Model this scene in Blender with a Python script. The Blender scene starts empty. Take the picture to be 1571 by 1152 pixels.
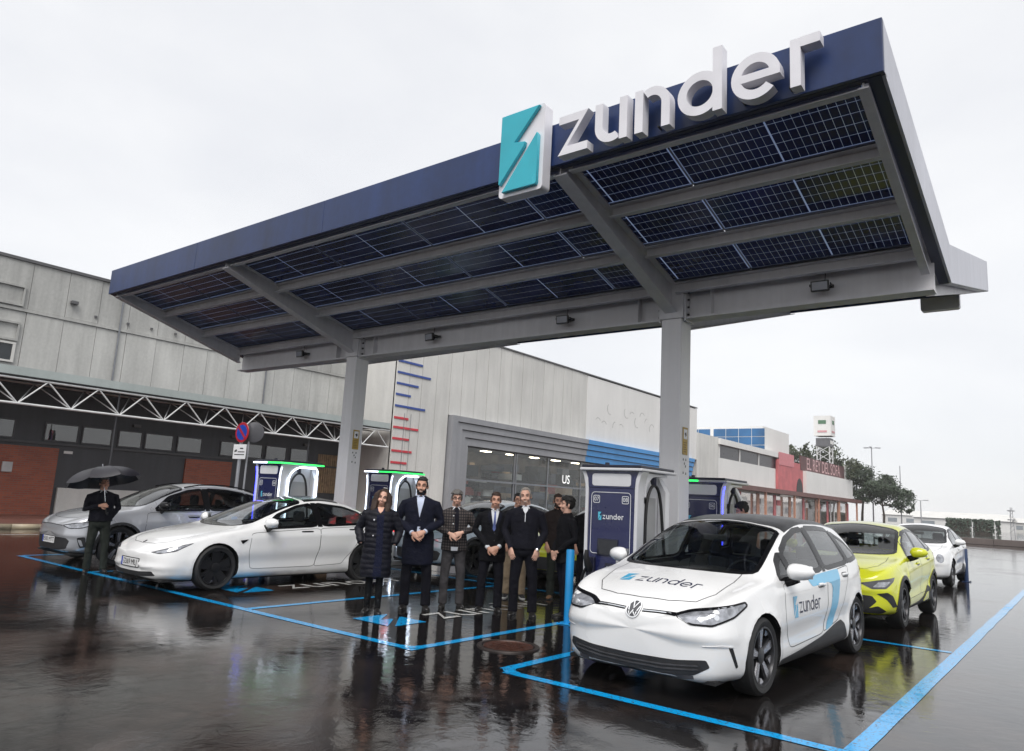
import bpy, bmesh, math, random
import numpy as np
from mathutils import Vector, Matrix, noise
from mathutils.bvhtree import BVHTree
from mathutils.geometry import tessellate_polygon

random.seed(7)
R = math.radians
sc = bpy.context.scene
COL = sc.collection

# ------------------------------------------------------------------ camera
CAM_H = 1.58
def _camera():
    pitch, roll, yaw = R(9.65), R(3.1), R(38.35)
    fw = Vector((-math.sin(yaw) * math.cos(pitch), math.cos(yaw) * math.cos(pitch), math.sin(pitch)))
    r = Vector((math.cos(yaw), math.sin(yaw), 0)); u = r.cross(fw)
    r2 = math.cos(roll) * r + math.sin(roll) * u
    u2 = -math.sin(roll) * r + math.cos(roll) * u
    cd = bpy.data.cameras.new('camera')
    cd.sensor_width = 36.0
    cd.lens = 36.0 * 1118.0 / 1571.0
    cd.clip_start = 0.05
    cd.clip_end = 6000
    co = bpy.data.objects.new('camera', cd)
    m = Matrix((r2, u2, -fw)).transposed().to_4x4()
    m.translation = (0, 0, CAM_H)
    co.matrix_world = m
    COL.objects.link(co)
    sc.camera = co
_camera()

# ------------------------------------------------------------------ overcast sky, soft sun, exposure
SUN_EL, SUN_AZ = R(54), R(145)
def _world():
    w = bpy.data.worlds.new('World'); sc.world = w; w.use_nodes = True
    nt = w.node_tree; nt.nodes.clear()
    N = nt.nodes.new; L = nt.links.new
    out = N('ShaderNodeOutputWorld'); bg = N('ShaderNodeBackground')
    sky = N('ShaderNodeTexSky'); sky.sky_type = 'NISHITA'; sky.sun_disc = False
    sky.sun_elevation = SUN_EL; sky.sun_rotation = SUN_AZ
    tc = N('ShaderNodeTexCoord')
    mp = N('ShaderNodeMapping'); mp.inputs['Scale'].default_value = (1.0, 1.0, 2.2)
    no = N('ShaderNodeTexNoise'); no.inputs['Scale'].default_value = 2.1
    no.inputs['Detail'].default_value = 6; no.inputs['Roughness'].default_value = 0.52
    no.inputs['Distortion'].default_value = 0.25
    cr = N('ShaderNodeValToRGB')
    cr.color_ramp.elements[0].position = 0.30; cr.color_ramp.elements[0].color = (4.55, 4.62, 4.82, 1)
    cr.color_ramp.elements[1].position = 0.66; cr.color_ramp.elements[1].color = (5.35, 5.37, 5.42, 1)
    mx = N('ShaderNodeMix'); mx.data_type = 'RGBA'; mx.inputs['Factor'].default_value = 0.94
    L(tc.outputs['Generated'], mp.inputs['Vector']); L(mp.outputs['Vector'], no.inputs['Vector'])
    L(no.outputs['Fac'], cr.inputs['Fac'])
    L(sky.outputs['Color'], mx.inputs[6]); L(cr.outputs['Color'], mx.inputs[7])
    L(mx.outputs[2], bg.inputs['Color']); bg.inputs['Strength'].default_value = 0.1
    L(bg.outputs['Background'], out.inputs['Surface'])
_world()
def _sun():
    ld = bpy.data.lights.new('sun', 'SUN'); ld.energy = 1.5; ld.angle = R(35); ld.color = (1.0, 0.97, 0.93)
    o = bpy.data.objects.new('sun', ld); COL.objects.link(o)
    d = Vector((math.sin(SUN_AZ) * math.cos(SUN_EL), math.cos(SUN_AZ) * math.cos(SUN_EL), math.sin(SUN_EL)))
    o.rotation_euler = d.to_track_quat('Z', 'Y').to_euler()
    o.location = d * 60
_sun()
sc.view_settings.view_transform = 'Standard'
sc.view_settings.look = 'None'
sc.view_settings.exposure = 0.92
sc.view_settings.gamma = 1.0
sc.view_settings.use_curve_mapping = False
sc.render.engine = 'CYCLES'
sc.cycles.max_bounces = 7
sc.cycles.diffuse_bounces = 3
sc.cycles.glossy_bounces = 4
sc.cycles.transmission_bounces = 6
sc.cycles.transparent_max_bounces = 10
sc.cycles.caustics_reflective = False
sc.cycles.caustics_refractive = False
sc.cycles.use_denoising = True
sc.cycles.sample_clamp_indirect = 6.0

# ------------------------------------------------------------------ materials
MATS = {}
def M(name, color, rough=0.5, metal=0.0, var=0.10, scale=4.0, bump=0.0, bscale=40.0, coat=0.0, spec=0.5, emit=None, estr=0.0, rvar=0.08, detail=5, alpha=None):
    """procedural paint / plastic / metal: base colour broken up by noise, roughness variation, fine relief"""
    if name in MATS: return MATS[name]
    m = bpy.data.materials.new(name); m.use_nodes = True
    nt = m.node_tree; b = nt.nodes['Principled BSDF']
    N = nt.nodes.new; L = nt.links.new
    tc = N('ShaderNodeTexCoord')
    no = N('ShaderNodeTexNoise'); no.inputs['Scale'].default_value = scale; no.inputs['Detail'].default_value = detail
    L(tc.outputs['Object'], no.inputs['Vector'])
    cr = N('ShaderNodeValToRGB'); c = color
    cr.color_ramp.elements[0].position = 0.32; cr.color_ramp.elements[1].position = 0.68
    cr.color_ramp.elements[0].color = tuple(max(0, x * (1 - var)) for x in c[:3]) + (1,)
    cr.color_ramp.elements[1].color = tuple(min(1, x * (1 + var)) for x in c[:3]) + (1,)
    L(no.outputs['Fac'], cr.inputs['Fac']); L(cr.outputs['Color'], b.inputs['Base Color'])
    mr = N('ShaderNodeMapRange'); mr.inputs['To Min'].default_value = max(0.01, rough - rvar); mr.inputs['To Max'].default_value = min(1, rough + rvar)
    L(no.outputs['Fac'], mr.inputs['Value']); L(mr.outputs['Result'], b.inputs['Roughness'])
    b.inputs['Metallic'].default_value = metal
    b.inputs['Specular IOR Level'].default_value = spec
    b.inputs['Coat Weight'].default_value = coat
    b.inputs['Coat Roughness'].default_value = 0.03
    if emit:
        b.inputs['Emission Color'].default_value = tuple(emit[:3]) + (1,); b.inputs['Emission Strength'].default_value = estr
    if bump > 0:
        n2 = N('ShaderNodeTexNoise'); n2.inputs['Scale'].default_value = bscale; n2.inputs['Detail'].default_value = 4
        L(tc.outputs['Object'], n2.inputs['Vector'])
        bp = N('ShaderNodeBump'); bp.inputs['Strength'].default_value = bump; bp.inputs['Distance'].default_value = 0.02
        L(n2.outputs['Fac'], bp.inputs['Height']); L(bp.outputs['Normal'], b.inputs['Normal'])
    MATS[name] = m
    return m

def glass_mat(name, tint, refl=1.0, rough=0.02):
    """single-sheet window glass: clear tinted transmission plus fresnel reflection"""
    if name in MATS: return MATS[name]
    m = bpy.data.materials.new(name); m.use_nodes = True
    nt = m.node_tree; nt.nodes.clear(); N = nt.nodes.new; L = nt.links.new
    out = N('ShaderNodeOutputMaterial'); tr = N('ShaderNodeBsdfTransparent'); gl = N('ShaderNodeBsdfGlossy')
    tr.inputs['Color'].default_value = tuple(tint) + (1,); gl.inputs['Roughness'].default_value = rough
    gl.inputs['Color'].default_value = (1, 1, 1, 1)
    # Schlick reflectance, the same from both sides of the thin sheet
    ge = N('ShaderNodeNewGeometry'); dt = N('ShaderNodeVectorMath'); dt.operation = 'DOT_PRODUCT'; L(ge.outputs['Incoming'], dt.inputs[0]); L(ge.outputs['Normal'], dt.inputs[1])
    ab = N('ShaderNodeMath'); ab.operation = 'ABSOLUTE'; L(dt.outputs['Value'], ab.inputs[0])
    om = N('ShaderNodeMath'); om.operation = 'SUBTRACT'; om.inputs[0].default_value = 1.0; L(ab.outputs[0], om.inputs[1])
    pw = N('ShaderNodeMath'); pw.operation = 'POWER'; pw.inputs[1].default_value = 5.0; L(om.outputs[0], pw.inputs[0])
    fr = N('ShaderNodeMath'); fr.operation = 'MULTIPLY_ADD'; fr.inputs[1].default_value = 0.95; fr.inputs[2].default_value = 0.05; L(pw.outputs[0], fr.inputs[0])
    tc = N('ShaderNodeTexCoord'); no = N('ShaderNodeTexNoise'); no.inputs['Scale'].default_value = 3.0
    bp = N('ShaderNodeBump'); bp.inputs['Strength'].default_value = 0.03; bp.inputs['Distance'].default_value = 0.05
    L(tc.outputs['Object'], no.inputs['Vector']); L(no.outputs['Fac'], bp.inputs['Height']); L(bp.outputs['Normal'], gl.inputs['Normal'])
    mu = N('ShaderNodeMath'); mu.operation = 'MULTIPLY'; mu.inputs[1].default_value = refl; mu.use_clamp = True
    mx = N('ShaderNodeMixShader')
    L(fr.outputs[0], mu.inputs[0]); L(mu.outputs[0], mx.inputs['Fac'])
    L(tr.outputs[0], mx.inputs[1]); L(gl.outputs[0], mx.inputs[2]); L(mx.outputs[0], out.inputs['Surface'])
    MATS[name] = m
    return m

def wall_mat(name, color, streak=0.18, rough=0.75, xscale=1.6, axis='Y', bump=0.08):
    """weathered cladding: vertical run-off streaks and blotches with shapes of their own"""
    if name in MATS: return MATS[name]
    m = bpy.data.materials.new(name); m.use_nodes = True
    nt = m.node_tree; b = nt.nodes['Principled BSDF']; N = nt.nodes.new; L = nt.links.new
    tc = N('ShaderNodeTexCoord'); mp = N('ShaderNodeMapping')
    mp.inputs['Scale'].default_value = (xscale, xscale, 0.12)
    n1 = N('ShaderNodeTexNoise'); n1.inputs['Scale'].default_value = 2.2; n1.inputs['Detail'].default_value = 7; n1.inputs['Roughness'].default_value = 0.62
    n2 = N('ShaderNodeTexNoise'); n2.inputs['Scale'].default_value = 0.35; n2.inputs['Detail'].default_value = 6
    n3 = N('ShaderNodeTexNoise'); n3.inputs['Scale'].default_value = 9.0; n3.inputs['Detail'].default_value = 6
    L(tc.outputs['Object'], mp.inputs['Vector']); L(mp.outputs['Vector'], n1.inputs['Vector'])
    L(tc.outputs['Object'], n2.inputs['Vector']); L(tc.outputs['Object'], n3.inputs['Vector'])
    ad = N('ShaderNodeMath'); ad.operation = 'ADD'; L(n1.outputs['Fac'], ad.inputs[0]); L(n2.outputs['Fac'], ad.inputs[1])
    a2 = N('ShaderNodeMath'); a2.operation = 'MULTIPLY_ADD'; a2.inputs[1].default_value = 0.35; L(n3.outputs['Fac'], a2.inputs[0]); L(ad.outputs[0], a2.inputs[2])
    cr = N('ShaderNodeValToRGB')
    cr.color_ramp.elements[0].position = 0.42; cr.color_ramp.elements[1].position = 0.78
    cr.color_ramp.elements[0].color = tuple(x * (1 - streak * 1.6) for x in color) + (1,)
    cr.color_ramp.elements[1].color = tuple(min(1, x * (1 + streak * 0.5)) for x in color) + (1,)
    hf = N('ShaderNodeMath'); hf.operation = 'MULTIPLY'; hf.inputs[1].default_value = 0.46; L(a2.outputs[0], hf.inputs[0])
    L(hf.outputs[0], cr.inputs['Fac']); L(cr.outputs['Color'], b.inputs['Base Color'])
    b.inputs['Roughness'].default_value = rough
    bp = N('ShaderNodeBump'); bp.inputs['Strength'].default_value = bump; bp.inputs['Distance'].default_value = 0.03
    L(n3.outputs['Fac'], bp.inputs['Height']); L(bp.outputs['Normal'], b.inputs['Normal'])
    MATS[name] = m
    return m

# ------------------------------------------------------------------ mesh helpers
def mesh_obj(name, verts, faces, mats, parent=None, mi=None, smooth=None, loc=None):
    me = bpy.data.meshes.new(name)
    me.from_pydata([tuple(v) for v in verts], [], faces)
    if not isinstance(mats, (list, tuple)): mats = [mats]
    for m in mats: me.materials.append(m)
    if mi is not None and len(mats) > 1: me.polygons.foreach_set('material_index', mi)
    me.update()
    if smooth is not None:
        me.polygons.foreach_set('use_smooth', [True] * len(me.polygons))
        if smooth < 179: me.set_sharp_from_angle(angle=R(smooth))
    o = bpy.data.objects.new(name, me); COL.objects.link(o)
    if parent is not None: o.parent = parent
    if loc is not None: o.location = loc
    return o

class MB:
    def __init__(s): s.v = []; s.f = []; s.mi = []
    def add(s, v, f, m=0):
        b = len(s.v); s.v.extend([tuple(p) for p in v]); s.f.extend([tuple(i + b for i in q) for q in f]); s.mi.extend([m] * len(f)); return s
    def box(s, x0, x1, y0, y1, z0, z1, m=0):
        v = [(x0, y0, z0), (x1, y0, z0), (x1, y1, z0), (x0, y1, z0), (x0, y0, z1), (x1, y0, z1), (x1, y1, z1), (x0, y1, z1)]
        return s.add(v, [(3, 2, 1, 0), (4, 5, 6, 7), (0, 1, 5, 4), (1, 2, 6, 5), (2, 3, 7, 6), (3, 0, 4, 7)], m)
    def bar(s, a, b, w, h, up=(0, 0, 1), m=0):
        """rectangular bar from a to b, w across, h along up"""
        a = Vector(a); b = Vector(b); d = (b - a).normalized(); upv = Vector(up)
        sx = d.cross(upv).normalized() * (w / 2); u = sx.cross(d).normalized() * (h / 2)
        v = [a - sx - u, a + sx - u, a + sx + u, a - sx + u, b - sx - u, b + sx - u, b + sx + u, b - sx + u]
        return s.add(v, [(0, 1, 2, 3), (7, 6, 5, 4), (4, 5, 1, 0), (5, 6, 2, 1), (6, 7, 3, 2), (7, 4, 0, 3)], m)
    def tube(s, pts, rad, n=8, caps=True, m=0, squash=None):
        pts = [Vector(p) for p in pts]; k = len(pts)
        if not isinstance(rad, (list, tuple)): rad = [rad] * k
        prev = None; rings = []
        for i, p in enumerate(pts):
            t = (pts[min(i + 1, k - 1)] - pts[max(i - 1, 0)])
            if t.length < 1e-9: t = Vector((0, 0, 1))
            t.normalize()
            if prev is None:
                ref = Vector((0, 0, 1)) if abs(t.z) < 0.9 else Vector((1, 0, 0))
                a = t.cross(ref).normalized()
            else:
                a = (prev - t * prev.dot(t)).normalized()
            prev = a; b2 = t.cross(a)
            r = rad[i]; ra, rb = (r if isinstance(r, (tuple, list)) else (r, r))
            rings.append([p + a * (ra * math.cos(2 * math.pi * j / n)) + b2 * (rb * math.sin(2 * math.pi * j / n)) for j in range(n)])
        v = [q for r_ in rings for q in r_]; f = []
        for i in range(k - 1):
            for j in range(n):
                j2 = (j + 1) % n
                f.append((i * n + j, i * n + j2, (i + 1) * n + j2, (i + 1) * n + j))
        if caps: f.append(tuple(range(n - 1, -1, -1))); f.append(tuple((k - 1) * n + j for j in range(n)))
        return s.add(v, f, m)
    def rings(s, rings, caps=True, m=0):
        n = len(rings[0]); k = len(rings); v = [q for r_ in rings for q in r_]; f = []
        for i in range(k - 1):
            for j in range(n):
                j2 = (j + 1) % n
                f.append((i * n + j, i * n + j2, (i + 1) * n + j2, (i + 1) * n + j))
        if caps: f.append(tuple(range(n - 1, -1, -1))); f.append(tuple((k - 1) * n + j for j in range(n)))
        return s.add(v, f, m)
    def lathe(s, prof, n=24, fn=lambda a, b, h: (a, b, h), m=0, close=False):
        k = len(prof); v = []
        for (r, h) in prof:
            for j in range(n):
                an = 2 * math.pi * j / n; v.append(fn(r * math.cos(an), r * math.sin(an), h))
        f = []
        for i in range(k - 1 + (1 if close else 0)):
            i2 = (i + 1) % k
            for j in range(n):
                j2 = (j + 1) % n; f.append((i * n + j, i * n + j2, i2 * n + j2, i2 * n + j))
        if not close: f.append(tuple(range(n - 1, -1, -1))); f.append(tuple((k - 1) * n + j for j in range(n)))
        return s.add(v, f, m)
    def prism(s, poly, fn, d0, d1, m=0):
        """polygon in (u,v) extruded from d0 to d1; fn(u,v,w)->xyz"""
        n = len(poly); v = [fn(u, w_, d0) for u, w_ in poly] + [fn(u, w_, d1) for u, w_ in poly]
        f = [tuple(range(n - 1, -1, -1)), tuple(range(n, 2 * n))] + [(i, (i + 1) % n, n + (i + 1) % n, n + i) for i in range(n)]
        return s.add(v, f, m)
    def strip(s, left, right, fn, d0, d1, closed=False, m=0):
        """ribbon between two 2-D polylines, extruded"""
        n = len(left)
        v = [fn(*p, d0) for p in left] + [fn(*p, d0) for p in right] + [fn(*p, d1) for p in left] + [fn(*p, d1) for p in right]
        f = []
        rng = range(n) if closed else range(n - 1)
        for i in rng:
            j = (i + 1) % n
            f += [(i, j, n + j, n + i), (2 * n + i, 3 * n + i, 3 * n + j, 2 * n + j), (i, 2 * n + i, 2 * n + j, j), (n + i, n + j, 3 * n + j, 3 * n + i)]
        if not closed:
            f += [(0, n, 3 * n, 2 * n), (n - 1, 3 * n - 1, 4 * n - 1, 2 * n - 1)]
        return s.add(v, f, m)
    def build(s, name, mats, parent=None, smooth=None, origin=None, world=False, bevel=0, recalc=False, seg=2):
        v = s.v
        if origin is not None:
            ox, oy, oz = origin; v = [(a - ox, b - oy, c - oz) for a, b, c in v]
        o = mesh_obj(name, v, s.f, mats, parent, s.mi, smooth)
        if origin is not None: o.location = origin
        if world and parent is not None: o.location = Vector(o.location) - parent.location
        if recalc:
            bm = bmesh.new(); bm.from_mesh(o.data); bmesh.ops.recalc_face_normals(bm, faces=bm.faces); bm.to_mesh(o.data); bm.free()
        if bevel:
            md = o.modifiers.new('bevel', 'BEVEL'); md.width = bevel; md.segments = seg; md.limit_method = 'ANGLE'; md.angle_limit = R(40)
            if smooth is None:
                o.data.polygons.foreach_set('use_smooth', [True] * len(o.data.polygons)); md.harden_normals = True
        return o

def tag(o, label=None, cat=None, group=None, kind=None):
    if label: o['label'] = label
    if cat: o['category'] = cat
    if group: o['group'] = group
    if kind: o['kind'] = kind
    return o
def empty(name, loc, rz=0.0):
    o = bpy.data.objects.new(name, None); COL.objects.link(o); o.location = loc; o.rotation_euler = (0, 0, rz); o.empty_display_size = 0.2
    return o
def copy_tree(o, parent=None):
    c = o.copy(); COL.objects.link(c)
    if parent is not None: c.parent = parent
    for ch in o.children: copy_tree(ch, c)
    return c
XZ = lambda u, v, w: (u, w, v)          # a plane facing -y when w decreases
def text_mesh(txt, size, name='text'):
    cu = bpy.data.curves.new(name, 'FONT'); cu.body = txt; cu.size = size; cu.align_x = 'CENTER'; cu.align_y = 'CENTER'; cu.resolution_u = 3
    o = bpy.data.objects.new(name, cu); COL.objects.link(o)
    bpy.context.view_layer.update()
    me = bpy.data.meshes.new_from_object(o.evaluated_get(bpy.context.evaluated_depsgraph_get()))
    vs = [tuple(v.co) for v in me.vertices]; fs = [tuple(p.vertices) for p in me.polygons]
    bpy.data.objects.remove(o); bpy.data.curves.remove(cu); bpy.data.meshes.remove(me)
    return vs, fs
def text_flat(name, txt, size, fn, mat, parent):
    """flat lettering: fn(u,v)->local xyz"""
    vs, fs = text_mesh(txt, size)
    return mesh_obj(name, [fn(x, y) for x, y, z in vs], fs, mat, parent)

# ------------------------------------------------------------------ the rounded wordmark, stroke by stroke (x-height 1)
def _arc(cx, cy, r, a0, a1, n): return [(cx + r * math.cos(R(a0 + (a1 - a0) * i / n)), cy + r * math.sin(R(a0 + (a1 - a0) * i / n))) for i in range(n + 1)]
def _rect(x0, y0, x1, y1): return ([(x0, y0), (x0, (y0 + y1) / 2), (x0, y1)], [(x1, y0), (x1, (y0 + y1) / 2), (x1, y1)], False)
def word_strokes(t=0.2, n=14):
    out = []
    ro, ri = 0.46, 0.46 - t
    def zz():
        w = 0.82
        return [([(0, 1), (0.28, 1), (0.55, 1), (w, 1)], [(0, 1 - t), (0.2, 1 - t), (0.4, 1 - t), (w - t * 1.25, 1 - t)], False),
                ([(w, 1 - 0.001), (t * 1.25, t)], [(w - t * 1.25, 1 - t), (0, 0.001)], False),
                ([(t * 1.25, t), (0.5, t), (w, t)], [(0, 0), (0.4, 0), (w, 0)], False)]
    def uu():
        L = [(0, 1)] + [(0, 0.46)] + _arc(0.42, 0.42, 0.42, 180, 300, n)
        I = [(t, 1)] + [(t, 0.46)] + _arc(0.42, 0.42, 0.42 - t, 180, 300, n)
        return [(L, I, False), _rect(0.84 - t, 0, 0.84, 1)]
    def nn():
        L = [(0.84, 0)] + [(0.84, 0.54)] + _arc(0.42, 0.58, 0.42, 0, 120, n)
        I = [(0.84 - t, 0)] + [(0.84 - t, 0.54)] + _arc(0.42, 0.58, 0.42 - t, 0, 120, n)
        return [(L, I, False), _rect(0, 0, t, 1)]
    def dd():
        c = (0.48, 0.49); ro_ = 0.49
        a = _arc(c[0], c[1], ro_, 0, 360, 2 * n)[:-1]; b = _arc(c[0], c[1], ro_ - t, 0, 360, 2 * n)[:-1]
        return [(a, b, True), _rect(0.97 - t, 0, 0.97, 1.42)]
    def ee():
        c = (0.49, 0.49)
        a = _arc(c[0], c[1], 0.49, 0, 318, 2 * n); b = _arc(c[0], c[1], 0.49 - t, 0, 318, 2 * n)
        return [(a, b, False), ([(0.2, 0.4), (0.5, 0.4), (0.98, 0.4)], [(0.2, 0.4 + t * 0.85), (0.5, 0.4 + t * 0.85), (0.975, 0.4 + t * 0.85)], False)]
    def rr():
        return [_rect(0, 0, t, 1), ([(t + 0.002, 1), (0.35, 1), (0.56, 1)], [(t + 0.002, 1 - t), (0.35, 1 - t), (0.56, 1 - t)], False)]
    x = 0
    for fn_, w in ((zz, 0.82), (uu, 0.84), (nn, 0.84), (dd, 0.97), (ee, 0.98), (rr, 0.56)):
        st = [([(a + x, b) for a, b in l], [(a + x, b) for a, b in r_], c) for l, r_, c in fn_()]
        out.append(st); x += w + 0.19
    return out, x - 0.19
BOLT_UP = [(0.0, 1.0), (0.97, 1.0), (0.37, 0.61), (0.64, 0.585), (0.62, 0.53), (0.02, 0.10), (0.0, 0.12)]
BOLT_LO = [(0.93, 0.66), (0.97, 0.62), (0.97, 0.03), (0.94, 0.0), (0.09, 0.0)]
def word_flat(name, x, z, h, fn, mat, parent, t=0.2):
    """printed wordmark; fn(u,v,layer)->xyz in the parent's frame; x,z lower left, h = x-height"""
    mb = MB(); st, w = word_strokes(t, 7)
    for li, letter in enumerate(st):
        for k, (l, r_, c) in enumerate(letter):
            n = len(l); v = [fn(x + a * h, z + b * h, k) for a, b in l] + [fn(x + a * h, z + b * h, k) for a, b in r_]
            f = [(i, (i + 1) % n, n + (i + 1) % n, n + i) for i in (range(n) if c else range(n - 1))]
            mb.add(v, f)
    return mb.build(name, mat, parent), w * h
def bolt_flat(name, x, z, w, h, fn, mat, parent):
    mb = MB()
    for poly in (BOLT_UP, BOLT_LO):
        v = [fn(x + a * w, z + b * h, 0) for a, b in poly]
        for tri in tessellate_polygon([[Vector((a, b, 0)) for a, b in poly]]): mb.add([v[i] for i in tri], [(0, 1, 2)])
    return mb.build(name, mat, parent)
# ================================================================== ground: wet asphalt
def asphalt_mat(name, dry=(0.046, 0.033, 0.028), wet=(0.010, 0.009, 0.009), paint=None):
    m = bpy.data.materials.new(name); m.use_nodes = True
    nt = m.node_tree; b = nt.nodes['Principled BSDF']; N = nt.nodes.new; L = nt.links.new
    tc = N('ShaderNodeTexCoord')
    def noise(s, d, r=0.5, dist=0.0):
        n = N('ShaderNodeTexNoise'); n.inputs['Scale'].default_value = s; n.inputs['Detail'].default_value = d
        n.inputs['Roughness'].default_value = r; n.inputs['Distortion'].default_value = dist
        L(tc.outputs['Object'], n.inputs['Vector']); return n
    big = noise(0.22, 5, 0.55, 0.4); mid = noise(1.3, 6, 0.6, 0.3); fine = noise(90, 3); rip = noise(5.5, 5, 0.62, 0.6)
    grit = N('ShaderNodeTexVoronoi'); grit.inputs['Scale'].default_value = 140; L(tc.outputs['Object'], grit.inputs['Vector'])
    ad = N('ShaderNodeMath'); ad.operation = 'MULTIPLY_ADD'; ad.inputs[1].default_value = 0.45
    L(mid.outputs['Fac'], ad.inputs[0]); L(big.outputs['Fac'], ad.inputs[2])
    pud = N('ShaderNodeMapRange'); pud.interpolation_type = 'SMOOTHSTEP'
    pud.inputs['From Min'].default_value = 0.70; pud.inputs['From Max'].default_value = 0.92
    L(ad.outputs[0], pud.inputs['Value'])            # 0 = standing water, 1 = damp texture
    col = N('ShaderNodeMix'); col.data_type = 'RGBA'
    if paint is None:
        col.inputs[6].default_value = tuple(wet) + (1,); col.inputs[7].default_value = tuple(dry) + (1,)
        L(pud.outputs['Result'], col.inputs['Factor'])
        cv = N('ShaderNodeMix'); cv.data_type = 'RGBA'; cv.blend_type = 'MULTIPLY'; cv.inputs['Factor'].default_value = 0.7
        vr = N('ShaderNodeValToRGB'); vr.color_ramp.elements[0].color = (0.45, 0.42, 0.40, 1); vr.color_ramp.elements[1].color = (1.5, 1.42, 1.38, 1)
        vr.color_ramp.elements[0].position = 0.25; vr.color_ramp.elements[1].position = 0.8
        L(fine.outputs['Fac'], vr.inputs['Fac']); L(col.outputs[2], cv.inputs[6]); L(vr.outputs['Color'], cv.inputs[7])
        L(cv.outputs[2], b.inputs['Base Color'])
    else:
        # worn road paint: asphalt shows through chips
        wr = N('ShaderNodeValToRGB'); wr.color_ramp.elements[0].position = 0.36; wr.color_ramp.elements[1].position = 0.47
        wn = noise(38, 6, 0.7); L(wn.outputs['Fac'], wr.inputs['Fac'])
        pv = N('ShaderNodeMix'); pv.data_type = 'RGBA'
        pv.inputs[6].default_value = tuple(x * 0.72 for x in paint) + (1,); pv.inputs[7].default_value = tuple(paint) + (1,)
        L(mid.outputs['Fac'], pv.inputs['Factor'])
        col.inputs[6].default_value = tuple(dry) + (1,); L(pv.outputs[2], col.inputs[7]); L(wr.outputs['Color'], col.inputs['Factor'])
        L(col.outputs[2], b.inputs['Base Color'])
    if paint is None:   # hairline cracks and tar-sealed joints
        vo = N('ShaderNodeTexVoronoi'); vo.feature = 'DISTANCE_TO_EDGE'; vo.inputs['Scale'].default_value = 0.42
        wv = N('ShaderNodeMix'); wv.data_type = 'RGBA'; wv.blend_type = 'LINEAR_LIGHT'; wv.inputs['Factor'].default_value = 0.35
        L(tc.outputs['Object'], wv.inputs[6]); L(mid.outputs['Color'], wv.inputs[7]); L(wv.outputs[2], vo.inputs['Vector'])
        ck = N('ShaderNodeMapRange'); ck.inputs['From Min'].default_value = 0.004; ck.inputs['From Max'].default_value = 0.014; ck.inputs['To Min'].default_value = 0.35; ck.inputs['To Max'].default_value = 1.0
        L(vo.outputs['Distance'], ck.inputs['Value'])
        cm_ = N('ShaderNodeMix'); cm_.data_type = 'RGBA'; cm_.blend_type = 'MULTIPLY'; cm_.inputs['Factor'].default_value = 0.8
        L(cv.outputs[2], cm_.inputs[6]); L(ck.outputs['Result'], cm_.inputs[7]); L(cm_.outputs[2], b.inputs['Base Color'])
    ro = N('ShaderNodeMapRange'); ro.inputs['To Min'].default_value = 0.0; ro.inputs['To Max'].default_value = 0.085 if paint is None else 0.16
    L(pud.outputs['Result'], ro.inputs['Value'])
    rv = N('ShaderNodeMath'); rv.operation = 'MULTIPLY_ADD'; rv.inputs[1].default_value = 0.07; L(mid.outputs['Fac'], rv.inputs[0]); L(ro.outputs['Result'], rv.inputs[2])
    L(rv.outputs[0], b.inputs['Roughness'])
    b.inputs['IOR'].default_value = 1.48
    h1 = N('ShaderNodeMath'); h1.operation = 'MULTIPLY'; L(grit.outputs['Distance'], h1.inputs[0]); L(pud.outputs['Result'], h1.inputs[1])
    bp = N('ShaderNodeBump'); bp.inputs['Strength'].default_value = 0.035; bp.inputs['Distance'].default_value = 0.006
    L(h1.outputs[0], bp.inputs['Height'])
    b2 = N('ShaderNodeBump'); b2.inputs['Strength'].default_value = 0.05; b2.inputs['Distance'].default_value = 0.05
    L(rip.outputs['Fac'], b2.inputs['Height']); L(bp.outputs['Normal'], b2.inputs['Normal'])
    L(b2.outputs['Normal'], b.inputs['Normal'])
    MATS[name] = m
    return m
ASPH = asphalt_mat('wet_asphalt')
PAINT_BLUE = asphalt_mat('wet_blue_paint', paint=(0.004, 0.38, 0.82))
PAINT_WHITE = asphalt_mat('wet_white_paint', paint=(0.72, 0.72, 0.70))

def ground():
    # one sheet to the horizon, finer near the camera and very slightly uneven
    xs = sorted(set([-650, -400, -200, -90] + list(range(-60, 31, 6)) + [60, 150, 400, 650]))
    ys = sorted(set([-650, -400, -120, -40, -12] + list(range(-6, 61, 6)) + [90, 150, 260, 400, 650]))
    v = [(x, y, 0) for y in ys for x in xs]; nx = len(xs)
    f = [(j * nx + i, j * nx + i + 1, (j + 1) * nx + i + 1, (j + 1) * nx + i) for j in range(len(ys) - 1) for i in range(nx - 1)]
    o = mesh_obj('ground', v, f, ASPH); tag(o, 'dark wet asphalt of the car park with puddles', kind='structure')
ground()

# bay lines: flat painted strips, real corners, 4 mm above the asphalt
FY = 5.66
def line_strip(name, x0, x1, y0, y1, label, mat=PAINT_BLUE, z=0.004):
    mb = MB(); n = max(1, int(max(x1 - x0, y1 - y0) / 0.6)); rnd = random.Random(hash((x0, y0)) & 0xffff)
    horiz = (x1 - x0) > (y1 - y0); v = []; f = []
    for i in range(n + 1):
        t = i / n; j = rnd.uniform(-0.006, 0.006)
        if horiz: v += [(x0 + (x1 - x0) * t, y0 + j, z), (x0 + (x1 - x0) * t, y1 + j, z)]
        else: v += [(x1 + j, y0 + (y1 - y0) * t, z), (x0 + j, y0 + (y1 - y0) * t, z)]
        if i: f.append((2 * i - 2, 2 * i, 2 * i + 1, 2 * i - 1))
    mb.add(v, f); o = mb.build(name, mat, origin=((x0 + x1) / 2, (y0 + y1) / 2, 0))
    return tag(o, label, kind='structure')
LW = 0.12
line_strip('bay_line', -16.4, -5.55, FY - LW / 2, FY + LW / 2, 'blue painted line along the front of the left bays')
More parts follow.
